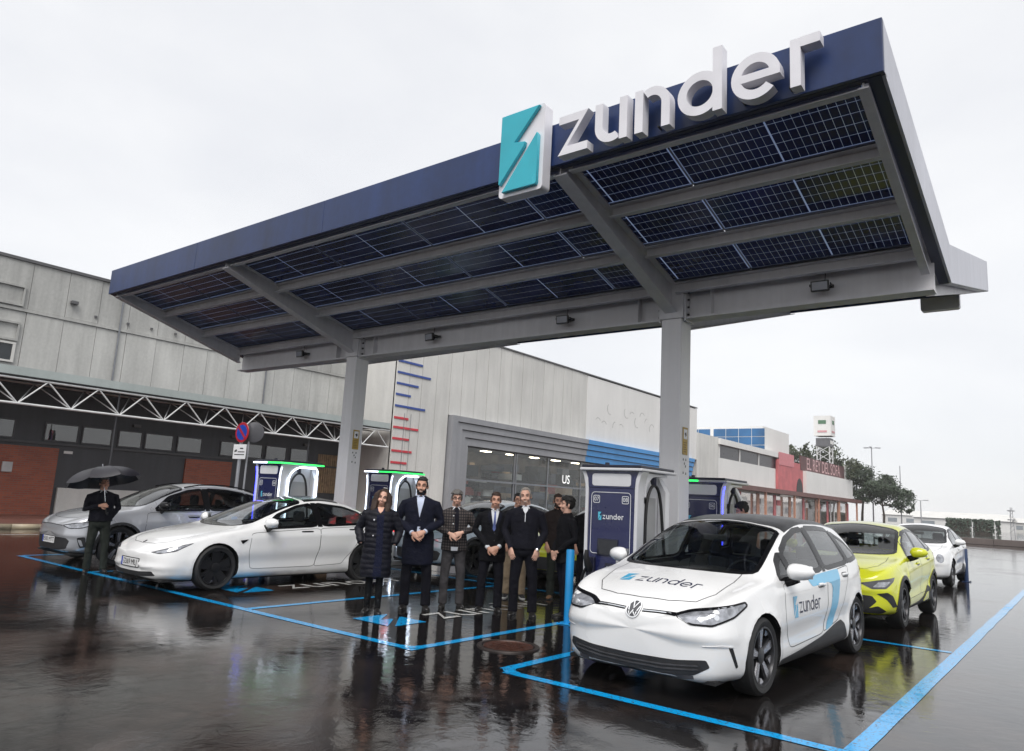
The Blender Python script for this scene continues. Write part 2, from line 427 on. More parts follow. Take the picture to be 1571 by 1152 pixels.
line_strip('bay_line', -4.36, -1.28, FY - LW / 2, FY + LW / 2, 'blue painted line in front of the hatchback bay')
for x, y0, y1, lab in ((-8.68, FY + 0.06, 10.9, 'blue painted line between the white saloon and the group of people'),
                       (-5.61, FY + 0.06, 10.9, 'blue painted line leading to the tall blue bollard'),
                       (-4.42, FY + 0.06, 10.9, 'blue painted line at the left of the hatchback bay'),
                       (-11.9, FY + 0.06, 10.9, 'blue painted line on the far side of the white saloon'),
                       (-13.3, FY + 0.06, 10.9, 'blue painted line right of the silver crossover'),
                       (-16.4, FY + 0.06, 10.9, 'blue painted line at the far left end of the bays')):
    line_strip('bay_line', x - LW / 2, x + LW / 2, y0, y1, lab)
line_strip('bay_line', -1.43, -1.29, FY + 0.064, 60, 'wide blue painted line running away along the right edge')
line_strip('bay_line', -4.36, -1.44, 10.84, 10.96, 'blue painted line behind the hatchback')
line_strip('bay_line', -16.3, -5.68, 11.0, 11.12, 'blue painted line behind the left bays')
line_strip('bay_line', -12.0, -8.76, 11.6, 11.7, 'second blue line behind the people')
# rounded corners drawn with the paint line
def corner(cx, cy, a0, a1, r):
    mb = MB(); n = 8; v = []; f = []
    for i in range(n + 1):
        a = R(a0 + (a1 - a0) * i / n); v += [(cx + (r - LW) * math.cos(a), cy + (r - LW) * math.sin(a), 0.0075), (cx + r * math.cos(a), cy + r * math.sin(a), 0.0075)]
        if i: f.append((2 * i - 2, 2 * i - 1, 2 * i + 1, 2 * i))
    mb.add(v, f)
    return mb.build('bay_line_corner', PAINT_BLUE, origin=(cx, cy, 0))
for (cx, cy, a0, a1, lab) in ((-5.55 - 0.25, FY - 0.06 + 0.25, -90, 0, 'rounded corner of the empty bay line'), (-4.48 + 0.25, FY - 0.06 + 0.25, 180, 270, 'pointed corner of the hatchback bay line')):
    tag(corner(cx, cy, a0, a1, 0.25), lab, kind='structure')

# printed wordmark and bolt on the tarmac
def floor_logo(x, y, lab1, lab2):
    fn = lambda u, v, k: (-v, u, 0.0045 + 0.0016 * k)
    e = empty('ground_wordmark', (x, y, 0)); tag(e, lab1, kind='structure')
    bolt_flat('bolt_mark', 0, 0, 0.62, 0.72, fn, PAINT_BLUE, e)
    word_flat('lettering', 0.95, 0.03, 0.42, fn, PAINT_WHITE, e)
floor_logo(-6.66, 6.36, 'white and blue wordmark painted on the empty bay under the people', '')
floor_logo(-9.98, 6.40, 'white and blue wordmark painted beneath the white saloon', '')

# rusty manhole
def manhole():
    e = empty('manhole_cover', (-5.07, 6.6, 0)); tag(e, 'rusty round manhole cover between the two bays', 'manhole cover')
    rust = M('rusted_iron', (0.060, 0.022, 0.014), 0.35, 0.2, 0.5, 14, 0.4, 60)
    mb = MB().lathe([(0.0, 0.004), (0.27, 0.004), (0.275, 0.012), (0.275, 0.0), (0.0, 0.0)], 36); mb.build('lid', rust, e, smooth=30)
    mb = MB().lathe([(0.29, 0.001), (0.345, 0.001), (0.34, 0.014), (0.295, 0.014)], 36, close=True); mb.build('rim', M('manhole_rim', (0.03, 0.022, 0.02), 0.4, 0.3, 0.4, 10), e, smooth=30)
    mb = MB()
    for i in range(-3, 4):
        for j in range(-3, 4):
            if i * i + j * j < 10: mb.box(i * 0.065 - 0.016, i * 0.065 + 0.016, j * 0.065 - 0.016, j * 0.065 + 0.016, 0.004, 0.009)
    mb.build('tread', rust, e)
manhole()

# ================================================================== solar canopy
STEEL = wall_mat('painted_steel', (0.76, 0.75, 0.77), 0.12, 0.45, 3.0, bump=0.03)
STEEL_W = wall_mat('white_column_paint', (0.84, 0.83, 0.84), 0.08, 0.4, 4.0, bump=0.03)
NAVY = wall_mat('navy_fascia', (0.014, 0.040, 0.150), 0.36, 0.38, 1.1, bump=0.05)
NAVY_D = M('navy_trim', (0.010, 0.016, 0.05), 0.4, 0, 0.2, 3)
SKY_SHEEN = wall_mat('sky_sheen_fascia', (0.62, 0.63, 0.70), 0.14, 0.4, 1.2, bump=0.04)  # sky reflection on the right end fascia put into a pale colour
DARKSTEEL = M('dark_bracket', (0.02, 0.02, 0.022), 0.5)
CX0, CX1 = -17.35, -1.25
CY0, CYV, CYB = 6.95, 10.95, 16.2
COLS = (-12.62, -4.96)
zpf = lambda y: 5.86 - 0.255 * (y - 7.05)           # underside of the front wing's panels
zpb = lambda y: 4.95 + 0.255 * (y - 11.15)          # back wing
def solar_canopy():
    c = empty('solar_canopy', (-8.7, 10.4, 0)); tag(c, 'large butterfly solar carport roof on two white columns with navy fascia', 'canopy')
    W = dict(parent=c, world=True)
    # columns: square tubes with base plates
    for x in COLS:
        mb = MB().box(x - 0.17, x + 0.17, 10.21, 10.57, 0.02, 4.5)
        col = mb.build('column', STEEL_W, bevel=0.02, seg=3, **W)
        mb = MB().box(x - 0.28, x + 0.28, 10.1, 10.68, 0.0, 0.03)
        for dx in (-0.22, 0.22):
            for dy in (10.16, 10.62): mb.tube([(x + dx, dy, 0.03), (x + dx, dy, 0.075)], 0.018, 6)
        o = mb.build('base_plate', STEEL, col); o.location = -Vector(c.location) - Vector(col.location)
        mb = MB().box(x - 0.2, x + 0.2, 10.19, 10.59, 4.5, 5.12); mb.build('column_head', STEEL, bevel=0.01, **W)
    # main beam (I section) in three lengths, flanges and web, end plates with bolts
    yb = 10.39
    for a, b in ((CX0 + 0.12, COLS[0] - 0.2), (COLS[0] + 0.2, COLS[1] - 0.2), (COLS[1] + 0.2, CX1 - 0.12)):
        mb = MB(); mb.box(a, b, yb - 0.010, yb + 0.010, 4.52, 5.055); mb.box(a, b, yb - 0.13, yb + 0.13, 4.495, 4.52); mb.box(a, b, yb - 0.13, yb + 0.13, 5.055, 5.08)
        mb.build('main_beam', STEEL, **W)
    for x in COLS:
        for s in (-1, 1):
            px = x + s * 0.215
            mb = MB().box(px - 0.014, px + 0.014, yb - 0.15, yb + 0.15, 4.46, 5.1); pl = mb.build('end_plate', STEEL, **W)
            mb = MB()
            for dz in (4.56, 4.68, 4.8, 4.92, 5.03):
                for dy in (-0.09, 0.09): mb.tube([(px + s * 0.012, yb + dy, dz), (px + s * 0.045, yb + dy, dz)], 0.017, 6)
            mb.build('bolts', DARKSTEEL, c, world=True)
            sx = x + s * 0.62
            MB().box(sx - 0.006, sx + 0.006, yb - 0.125, yb - 0.011, 4.522, 5.053).build('stiffener', STEEL, **W)
    # rafters: tapered I beams, front and back
    def rafter(x, y0, y1, zt0, zt1, d0, d1, w=0.2):
        mb = MB()
        def seg(zo0, zo1, zo2, zo3, hw):
            v = [(x - hw, y0, zo0), (x + hw, y0, zo0), (x + hw, y1, zo1), (x - hw, y1, zo1), (x - hw, y0, zo2), (x + hw, y0, zo2), (x + hw, y1, zo3), (x - hw, y1, zo3)]
            mb.add(v, [(3, 2, 1, 0), (4, 5, 6, 7), (0, 1, 5, 4), (1, 2, 6, 5), (2, 3, 7, 6), (3, 0, 4, 7)])
        seg(zt0 - d0 + 0.018, zt1 - d1 + 0.018, zt0 - 0.018, zt1 - 0.018, 0.008)
        seg(zt0 - d0, zt1 - d1, zt0 - d0 + 0.018, zt1 - d1 + 0.018, w / 2)
        seg(zt0 - 0.018, zt1 - 0.018, zt0, zt1, w / 2)
        return mb.build('rafter', STEEL, **W)
    for x in COLS:
        rafter(x, 7.02, 10.18, zpf(7.02) - 0.005, zpf(10.18) - 0.01, 0.25, 0.46)
        rafter(x, 10.6, 16.12, zpb(10.6) - 0.005, zpb(16.12) - 0.005, 0.42, 0.25)
    for x, w in ((CX0 + 0.2, 0.16), (CX1 - 0.2, 0.10)):
        rafter(x, 7.02, 10.24, zpf(7.02) - 0.005, zpf(10.24) - 0.01, 0.22, 0.34, w)
        rafter(x, 10.54, 16.12, zpb(10.54) - 0.005, zpb(16.12) - 0.005, 0.30, 0.22, w)
    # purlins: C channels between rafters
    xs = [CX0 + 0.28, COLS[0] - 0.1, COLS[0] + 0.1, COLS[1] - 0.1, COLS[1] + 0.1, CX1 - 0.26]
    def purlin(y, zf, sgn):
        for k in range(3):
            a, b = xs[2 * k], xs[2 * k + 1]; z = zf(y) - 0.012
            mb = MB(); mb.box(a, b, y - 0.005, y + 0.005, z - 0.15, z - 0.008); mb.box(a, b, y - 0.005 - 0.10, y - 0.005, z - 0.158, z - 0.148); mb.box(a, b, y - 0.105, y + 0.005, z - 0.008, z + 0.0)
            mb.build('purlin', STEEL, **W)
    for y in (7.16, 8.16, 9.18, 10.2): purlin(y, zpf, 1)
    for y in (11.2, 12.4, 13.6, 14.8, 16.0): purlin(y, zpb, -1)
    # fascias: front and back navy sheets in lengths, right end pale with painted-in sky reflection, dark soffit lips
    cuts = [CX0, -13.6, -9.6, -5.6, CX1]
    for i in range(4):
        a, b = cuts[i] + (0.004 if i else 0), cuts[i + 1]
        mb = MB().box(a, b, CY0 - 0.03, CY0 + 0.02, 5.71, 6.27); f = mb.build('front_fascia', NAVY, bevel=0.008, **W)
        mb = MB().box(a, b, CY0 + 0.022, CY0 + 0.10, 5.705, 5.722); mb.build('soffit_lip', NAVY_D, **W)
        mb = MB().box(a, b, CYB - 0.02, CYB + 0.03, 6.02, 6.62); mb.build('back_fascia', NAVY, bevel=0.008, **W)
    prof_t = [(CY0 + 0.022, 6.265), (CYV, 5.29), (CYB - 0.022, 6.61)]; prof_b = [(CY0 + 0.022, 5.71), (CYV, 4.755), (CYB - 0.022, 6.02)]
    for x, s in ((CX1, 1), (CX0, -1)):
        for k in range(2):
            poly = [prof_b[k], prof_b[k + 1], prof_t[k + 1], prof_t[k]]
            fn = lambda u, v, w: (w, u, v)
            mb = MB().prism(poly, fn, x - 0.03 * s, x); f = mb.build('end_fascia', SKY_SHEEN if s > 0 else NAVY, recalc=True, **W)
            lip = [(prof_b[k][0], prof_b[k][1] - 0.006), (prof_b[k + 1][0], prof_b[k + 1][1] - 0.006), (prof_b[k + 1][0], prof_b[k + 1][1] + 0.012), (prof_b[k][0], prof_b[k][1] + 0.012)]
            MB().prism(lip, fn, x - 0.15 * s, x - 0.032 * s).build('soffit_lip', NAVY_D, recalc=True, **W)
    # valley gutter
    MB().box(CX0 + 0.05, CX1 - 0.05, CYV - 0.22, CYV + 0.22, 4.93, 4.95).box(CX0 + 0.05, CX1 - 0.05, CYV - 0.24, CYV - 0.22, 4.93, 5.1).box(CX0 + 0.05, CX1 - 0.05, CYV + 0.22, CYV + 0.24, 4.93, 5.1).build('valley_gutter', STEEL, **W)
    # solar panels: translucent back glass carrying dark cells on the lower face
    PL, PW = 2.235, 1.0
    cellm = M('solar_cell', (0.012, 0.019, 0.080), 0.24, 0, 0.6, 1.2, spec=0.4)
    pane = bpy.data.materials.new('panel_back_glass'); pane.use_nodes = True
    nt = pane.node_tree; nt.nodes.clear(); N = nt.nodes.new; L = nt.links.new
    out = N('ShaderNodeOutputMaterial'); tr = N('ShaderNodeBsdfTranslucent'); gl = N('ShaderNodeBsdfGlossy'); mx = N('ShaderNodeMixShader')
    tcn = N('ShaderNodeTexCoord'); nn = N('ShaderNodeTexNoise'); nn.inputs['Scale'].default_value = 3; cr = N('ShaderNodeValToRGB')
    cr.color_ramp.elements[0].color = (0.22, 0.27, 0.40, 1); cr.color_ramp.elements[1].color = (0.40, 0.45, 0.56, 1)
    L(tcn.outputs['Object'], nn.inputs['Vector']); L(nn.outputs['Fac'], cr.inputs['Fac']); L(cr.outputs['Color'], tr.inputs['Color'])
    gl.inputs['Roughness'].default_value = 0.1; mx.inputs['Fac'].default_value = 0.08
    L(tr.outputs[0], mx.inputs[1]); L(gl.outputs[0], mx.inputs[2]); L(mx.outputs[0], out.inputs['Surface'])
    frame = M('panel_frame', (0.12, 0.12, 0.13), 0.4, 0.6)
    pm = MB().box(0, PL, 0, PW, 0.006, 0.012); pm.build('tmp', pane); pobj = bpy.data.objects['tmp']; pane_me = pobj.data; bpy.data.objects.remove(pobj)
    cw = (PL - 0.04) / 24; ch = (PW - 0.03) / 6; g = 0.0027
    gy = 0.0052; cm = MB().box(g, cw - g, gy, ch - gy, -0.0, 0.005); o = cm.build('tmp', cellm); cell_me = o.data; bpy.data.objects.remove(o)
    def cpos(i, j): return (0.012 + i * cw + (0.016 if i >= 12 else 0.0), 0.015 + j * ch)
    cm = MB()
    for i in range(24):
        for j in range(6):
            x, y = cpos(i, j); cm.box(x + g, x + cw - g, y + gy, y + ch - gy, 0.0, 0.005)
    o = cm.build('tmp', cellm); cells_me = o.data; bpy.data.objects.remove(o)
    fm = MB().box(-0.004, PL + 0.004, -0.018, -0.002, -0.012, 0.02).box(-0.004, PL + 0.004, PW + 0.002, PW + 0.018, -0.012, 0.02).box(-0.016, -0.002, -0.002, PW + 0.002, -0.012, 0.02)
    o = fm.build('tmp', frame); frame_me = o.data; bpy.data.objects.remove(o)
    sl = math.atan(0.255); cnt = 0
    def panel(x, y, z, ang, single):
        p = bpy.data.objects.new('solar_panel', pane_me); COL.objects.link(p); p.parent = c
        p.location = Vector((x, y, z)) - c.location; p.rotation_euler = (ang, 0, 0)
        q = bpy.data.objects.new('panel_frame', frame_me); COL.objects.link(q); q.parent = p
        if single:
            for i in range(24):
                for j in range(6):
                    a, b = cpos(i, j); o = bpy.data.objects.new('cell', cell_me); COL.objects.link(o); o.parent = p; o.location = (a, b, 0)
        else:
            o = bpy.data.objects.new('cells', cells_me); COL.objects.link(o); o.parent = p; tag(o, kind='stuff')
    for r_, y in enumerate((7.10, 8.11, 9.13)):
        for k in range(7):
            x = CX1 - 0.16 - PL - k * (PL + 0.03)
            panel(x, y, zpf(y) + 0.002, -sl, (k == 0 and r_ < 2))
    for r_, y in enumerate((11.25, 12.26, 13.27, 14.28, 15.29)):
        for k in range(7):
            x = CX1 - 0.16 - PL - k * (PL + 0.03)
            panel(x, y, zpb(y) + 0.002, sl, False)
    for (ya, za, yb_, zb_) in ((10.09, zpf(10.09) + .012, CYV - .2, zpf(10.09) - .10), (CYV + .2, zpf(10.09) - .10, 11.28, zpb(11.28) + .012)):
        MB().add([(CX0 + .05, ya, za), (CX1 - .05, ya, za), (CX1 - .05, yb_, zb_), (CX0 + .05, yb_, zb_), (CX0 + .05, ya, za + .01), (CX1 - .05, ya, za + .01), (CX1 - .05, yb_, zb_ + .01), (CX0 + .05, yb_, zb_ + .01)], [(3, 2, 1, 0), (4, 5, 6, 7), (0, 1, 5, 4), (1, 2, 6, 5), (2, 3, 7, 6), (3, 0, 4, 7)]).build('flashing_sheet', STEEL, **W)
    # cable conduit along the beam
    mb = MB().tube([(CX0 + 0.4, 10.2, 5.06), (-9, 10.2, 5.055), (CX1 - 0.4, 10.2, 5.06)], 0.012, 6); mb.build('cable_conduit', DARKSTEEL, c, smooth=40, world=True)
    return c
solar_canopy()

# floodlights hanging on the main beam
def floodlights():
    e0 = None; blk = M('floodlight_black', (0.012, 0.012, 0.013), 0.4)
    for k, (x, lab) in enumerate(((-14.51, 'black floodlight at the far left end of the canopy beam'), (-10.22, 'black floodlight on the beam just right of the left column'),
                                  (-7.03, 'black floodlight at the middle of the canopy beam'), (-2.74, 'black floodlight on the beam right of the right column'))):
        if e0 is None:
            e0 = e = empty('floodlight', (x, 10.37, 4.74))
            body = MB().box(-0.12, 0.12, -0.20, -0.15, -0.075, 0.075).build('housing', blk, e, bevel=0.012)
            mb = MB()
            for i in range(7): mb.box(-0.10 + i * 0.031, -0.093 + i * 0.031, -0.15, -0.118, -0.06, 0.06)
            mb.build('cooling_fin', blk, body)
            MB().box(-0.10, 0.10, -0.2025, -0.2002, -0.055, 0.055).build('lens', M('lamp_lens', (0.25, 0.26, 0.30), 0.15), body)
            MB().bar((-0.135, -0.17, 0), (-0.135, -0.03, 0.0), 0.012, 0.03).bar((0.135, -0.17, 0), (0.135, -0.03, 0.0), 0.012, 0.03).box(-0.15, 0.15, -0.03, 0.0, -0.02, 0.02).build('bracket', blk, e)
            MB().tube([(0.05, -0.10, 0.06), (0.06, -0.1, 0.16), (0.02, -0.13, 0.27), (0.0, -0.16, 0.3)], 0.006, 5).build('cable', blk, e, smooth=40)
            body.rotation_euler = (R(8), 0, 0)
        else:
            e = copy_tree(e0); e.location = (x, 10.37, 4.74); e.rotation_euler = (0, 0, R((-6, 5, 3)[k - 1]))
        tag(e, lab, 'floodlight', 'floodlights on the canopy beam')
floodlights()

# big three-dimensional letters on the front and back fascia
LETTER = M('letter_white', (0.76, 0.75, 0.79), 0.35, 0, 0.06, 3)
CYAN = M('cyan_acrylic', (0.03, 0.42, 0.52), 0.25, 0, 0.08, 2)
def sign(x, y, z, flip, lab1, lab2, h=0.508):
    s = -1 if flip else 1
    fn = lambda u, v, w: (s * u, s * w, v)
    e = empty('channel_letter_sign', (x, y, z)); tag(e, lab1, 'sign')
    st, w = word_strokes(0.2, 16); names = ('letter_z', 'letter_u', 'letter_n', 'letter_d', 'letter_e', 'letter_r')
    for nm, letter in zip(names, st):
        mb = MB()
        for k, (l, r_, c) in enumerate(letter):
            mb.strip([(a * h, b * h) for a, b in l], [(a * h, b * h) for a, b in r_], fn, -0.13 - 0.003 * k, 0.0 + 0.002 * k, closed=c)
        o = mb.build('letter', LETTER, e, smooth=32, recalc=True)
    mb = MB()
    for i in range(6): mb.box(0.3 + i * 0.48 - 0.008, 0.3 + i * 0.48 + 0.008, -0.0, 0.085, 0.08, 0.10)
    mb.build('standoff_bracket', DARKSTEEL, e, bevel=0)
    if flip: bpy.data.objects.remove(bpy.data.objects[e.children[-1].name])
    e2 = empty('logo_box_sign', (x - s * 0.92, y, z - 0.33)); tag(e2, lab2, 'sign')
    def rr(x0, y0, x1, y1, r_, n=5):
        return _arc(x1 - r_, y1 - r_, r_, 0, 90, n) + _arc(x0 + r_, y1 - r_, r_, 90, 180, n) + _arc(x0 + r_, y0 + r_, r_, 180, 270, n) + _arc(x1 - r_, y0 + r_, r_, 270, 360, n)
    bx = MB().prism(rr(0, 0, 0.68, 1.14, 0.05), fn, -0.10, 0.06).build('light_box', LETTER, e2, smooth=35, recalc=True)
    for poly in (BOLT_UP, BOLT_LO):
        MB().prism([(0.025 + a * 0.62, 0.05 + b * 1.05) for a, b in poly], fn, -0.155, -0.102).build('bolt_panel', CYAN, bx, recalc=True, bevel=0.008)
sign(-4.78, 6.83, 5.68, False, 'large white three-dimensional wordmark letters on the navy front fascia', 'white and cyan lightning bolt box sign left of the big letters')
sign(-2.66, 16.33, 6.10, True, 'row of letters on the rear fascia seen only by its lower edge', 'rear bolt box sign hanging below the far right canopy edge')
# ================================================================== background buildings along the west side
CONC = wall_mat('grey_cladding', (0.52, 0.52, 0.50), 0.25, 0.7, 1.3)
CONC_L = wall_mat('light_cladding', (0.60, 0.60, 0.575), 0.22, 0.7, 1.2)
PANEL_W = wall_mat('white_cladding', (0.70, 0.69, 0.66), 0.14, 0.65, 1.0)
PANEL_WW = wall_mat('bright_render', (0.80, 0.79, 0.77), 0.07, 0.7, 0.8)
COPING = M('roof_coping', (0.10, 0.10, 0.105), 0.6)
DWALL = wall_mat('dark_grey_wall', (0.055, 0.057, 0.066), 0.25, 0.55, 1.5)
PORTAL = wall_mat('portal_grey', (0.30, 0.305, 0.325), 0.12, 0.45, 1.0)
PORTALB = wall_mat('portal_blue', (0.055, 0.29, 0.66), 0.12, 0.45, 1.0)
MULL = M('mullion', (0.22, 0.23, 0.25), 0.4, 0.5)
BLK = M('matt_black', (0.012, 0.012, 0.014), 0.5)
def brick_mat():
    m = bpy.data.materials.new('red_brick'); m.use_nodes = True; nt = m.node_tree; b = nt.nodes['Principled BSDF']; N = nt.nodes.new; L = nt.links.new
    tc = N('ShaderNodeTexCoord'); mp = N('ShaderNodeMapping'); mp.inputs['Rotation'].default_value = (R(90), 0, R(90))
    br = N('ShaderNodeTexBrick'); br.inputs['Scale'].default_value = 1.0; br.inputs['Brick Width'].default_value = 0.25; br.inputs['Row Height'].default_value = 0.075; br.inputs['Mortar Size'].default_value = 0.008
    br.inputs['Color1'].default_value = (0.36, 0.085, 0.038, 1); br.inputs['Color2'].default_value = (0.27, 0.062, 0.032, 1); br.inputs['Mortar'].default_value = (0.20, 0.13, 0.10, 1)
    sp = N('ShaderNodeSeparateXYZ'); cb = N('ShaderNodeCombineXYZ'); L(tc.outputs['Object'], sp.inputs[0]); L(sp.outputs['Y'], cb.inputs['X']); L(sp.outputs['Z'], cb.inputs['Y'])
    L(cb.outputs[0], br.inputs['Vector'])
    no = N('ShaderNodeTexNoise'); no.inputs['Scale'].default_value = 1.4; no.inputs['Detail'].default_value = 6; L(tc.outputs['Object'], no.inputs['Vector'])
    mx = N('ShaderNodeMix'); mx.data_type = 'RGBA'; mx.blend_type = 'MULTIPLY'; mx.inputs['Factor'].default_value = 0.6
    cr = N('ShaderNodeValToRGB'); cr.color_ramp.elements[0].color = (0.55, 0.5, 0.5, 1); cr.color_ramp.elements[1].color = (1.3, 1.25, 1.2, 1); L(no.outputs['Fac'], cr.inputs['Fac'])
    L(br.outputs['Color'], mx.inputs[6]); L(cr.outputs['Color'], mx.inputs[7]); L(mx.outputs[2], b.inputs['Base Color']); b.inputs['Roughness'].default_value = 0.6
    bp = N('ShaderNodeBump'); bp.inputs['Strength'].default_value = 0.4; bp.inputs['Distance'].default_value = 0.01; L(br.outputs['Fac'], bp.inputs['Height']); bp.invert = True; L(bp.outputs['Normal'], b.inputs['Normal'])
    return m
BRICK = brick_mat()
GLASS_D = glass_mat('dark_window_glass', (0.20, 0.23, 0.25), 1.6)
GLASS_S = glass_mat('shop_glass', (0.9, 0.93, 0.93), 0.9)
rw = random.Random(3)

def pavement():
    RED = M('red_wet_paving', (0.13, 0.062, 0.05), 0.3, 0, 0.35, 1.6, 0.2, 30)
    mb = MB().box(-30.2, -24.3, -30, 130, -0.05, 0.125); o = mb.build('pavement', RED, origin=(-27, 10, 0)); tag(o, 'reddish wet pavement in front of the grey hall', kind='structure')
    rk = random.Random(5); st = M('kerb_stone', (0.30, 0.25, 0.17), 0.45, 0, 0.25, 3)
    k = empty('kerb', (-24.2, 10, 0)); tag(k, 'ochre kerb edge along the pavement', kind='structure')
    me = None
    for i in range(62):
        y = -10 + i * 1.0
        if me is None:
            o = MB().box(-0.1, 0.1, 0.006, 0.994, -0.05, 0.135).build('kerb_stone', st, k, bevel=0.012); me = o.data; o.location = (0, y - 10, 0)
        else:
            o2 = bpy.data.objects.new('kerb_stone', me); COL.objects.link(o2); o2.parent = k; o2.location = (rk.uniform(-.006, .006), y - 10, rk.uniform(-.004, .004))
    line_strip('road_edge_line', -22.0, -21.85, -20, 120, 'thin white road line in front of the pavement', PAINT_WHITE)
pavement()

def left_hall():
    h = empty('industrial_hall', (-30, 8, 0)); tag(h, 'long grey clad industrial hall with clerestory windows and brick bays at left', 'building')
    W = dict(parent=h, world=True); X = -30.0
    # shell behind the cladding
    MB().box(-52, X - 0.12, -14, 24.75, 0, 9.2).build('shell', DWALL, **W)
    ys = [-12.0]
    seams = [8.35, 9.53, 10.3, 10.92, 12.21, 13.33, 14.35, 15.35, 17.35]
    y = -12
    while y < 24.7:
        w = rw.uniform(1.0, 1.25); y2 = min(y + w, 24.74)
        d = rw.uniform(-0.012, 0.012)
        MB().box(X - 0.1, X + d, y + 0.008, y2 - 0.008, 4.9, 7.33).build('wall_panel', CONC_L, **W)
        d = rw.uniform(-0.012, 0.012)
        MB().box(X - 0.1, X + d, y + 0.008, y2 - 0.008, 7.47, 9.18).build('wall_panel', CONC, **W)
        y = y2
    MB().box(X - 0.1, X + 0.05, -12, 24.74, 7.345, 7.455).build('ledge', CONC, **W)
    MB().box(X - 0.5, X + 0.07, -12.05, 24.74, 9.19, 9.30).build('coping', COPING, **W)
    # framed recesses and a window at the far left
    for (y0, y1, z0, z1) in ((7.4, 9.15, 7.58, 8.2), (7.4, 9.15, 6.3, 6.85)):
        MB().box(X + 0.015, X + 0.09, y0, y1, z1, z1 + 0.07).box(X + 0.015, X + 0.09, y0, y1, z0 - 0.07, z0).box(X + 0.015, X + 0.085, y1 - 0.06, y1, z0, z1).build('frame', CONC, **W)
    w = MB().box(X + 0.02, X + 0.08, 7.3, 9.12, 5.45, 5.52).box(X + 0.02, X + 0.08, 7.3, 9.12, 6.1, 6.17).box(X + 0.02, X + 0.078, 9.03, 9.12, 5.52, 6.1).build('window', PANEL_W, **W)
    o = MB().box(X + 0.018, X + 0.03, 7.3, 9.03, 5.52, 6.1).build('pane', M('dark_pane', (0.02, 0.025, 0.03), 0.1), w); o.location = -h.location - w.location
    v = MB().box(X + 0.015, X + 0.2, 10.66, 10.9, 8.0, 8.12).build('drain_spout', COPING, bevel=0.01, **W)
    for yy in (11.63, 12.86, 13.81, 14.83): MB().box(X + 0.014, X + 0.05, yy - 0.05, yy + 0.05, 7.68, 7.76).build('weep_hole', COPING, **W)
    # ground floor: dark wall, windows, brick bays
    MB().box(X - 0.1, X + 0.0, -12, 24.74, 0.0, 4.88).build('ground_floor_wall', DWALL, **W)
    FR = M('window_frame_dark', (0.06, 0.06, 0.065), 0.5); PN = glass_mat('clerestory_glass', (0.3, 0.32, 0.33), 2.2)
    SIL = M('blind_grey', (0.09, 0.095, 0.09), 0.6)
    for (y0, y1) in ((7.0, 8.2), (8.35, 9.54), (10.49, 11.66), (11.77, 12.88), (13.1, 14.05), (14.15, 15.35), (15.5, 16.62), (17.46, 18.34), (18.5, 19.6), (19.75, 20.9), (21.1, 22.2)):
        z0, z1 = 2.84, 3.42
        f = MB().box(X + 0.002, X + 0.06, y0, y1, z0 - 0.05, z0).box(X + 0.002, X + 0.06, y0, y1, z1, z1 + 0.05).box(X + 0.002, X + 0.058, y0, y0 + 0.045, z0, z1).box(X + 0.002, X + 0.058, y1 - 0.045, y1, z0, z1).build('window', FR, **W)
        o = MB().box(X + 0.025, X + 0.031, y0 + 0.045, y1 - 0.045, z0, z1).build('pane', PN, f); o.location = -h.location - f.location
        o = MB().box(X + 0.003, X + 0.01, y0 + 0.045, y1 - 0.045, z0, z1 - rw.uniform(0.08, 0.28)).build('blind', SIL, f); o.location = -h.location - f.location
    for (y0, y1, z1) in ((4.0, 11.05, 2.55), (15.96, 18.1, 2.55), (20.9, 22.6, 2.55)):
        MB().box(X + 0.002, X + 0.09, y0, y1, 0.125, z1).build('brick_bay', BRICK, **W)
    MB().box(X + 0.002, X + 0.12, 11.2, 14.2, 0.125, 1.12).build('pale_panel', PANEL_W, **W)
    MB().box(X + 0.092, X + 0.16, 9.3, 9.62, 1.6, 1.95).build('meter_box', M('meter_box', (0.5, 0.5, 0.5), 0.5), bevel=0.01, **W)
    MB().box(X + 0.002, X + 0.03, 11.25, 11.55, 2.38, 2.48).build('small_plate', PANEL_WW, **W)
    MB().box(X + 0.002, X + 0.10, -12, 24.7, 2.66, 2.74).build('sill_band', FR, **W)
    for (yy, z0, z1) in ((12.55, 4.95, 9.1), (19.3, 4.95, 9.1)): MB().tube([(X + .06, yy, z0), (X + .06, yy, z1)], .035, 8).build('downpipe', MULL, smooth=40, **W)
    MB().tube([(X + .05, -5, 4.98), (X + .05, 13, 5.0), (X + .05, 24, 4.97)], .012, 5).build('cable', BLK, **W)
    for yy in (13.6, 17.9, 21.8): MB().box(X + .02, X + .16, yy, yy + .28, 3.62, 3.74).build('wall_lamp', COPING, bevel=.01, **W)
    # slatted timber screen near the shop
    TM = M('timber_slats', (0.30, 0.20, 0.11), 0.6, 0, 0.3, 6)
    for i in range(14): MB().box(X + 0.003, X + 0.05, 22.75 + i * 0.13, 22.84 + i * 0.13, 1.4, 3.3).build('slat', TM, **W)
left_hall()

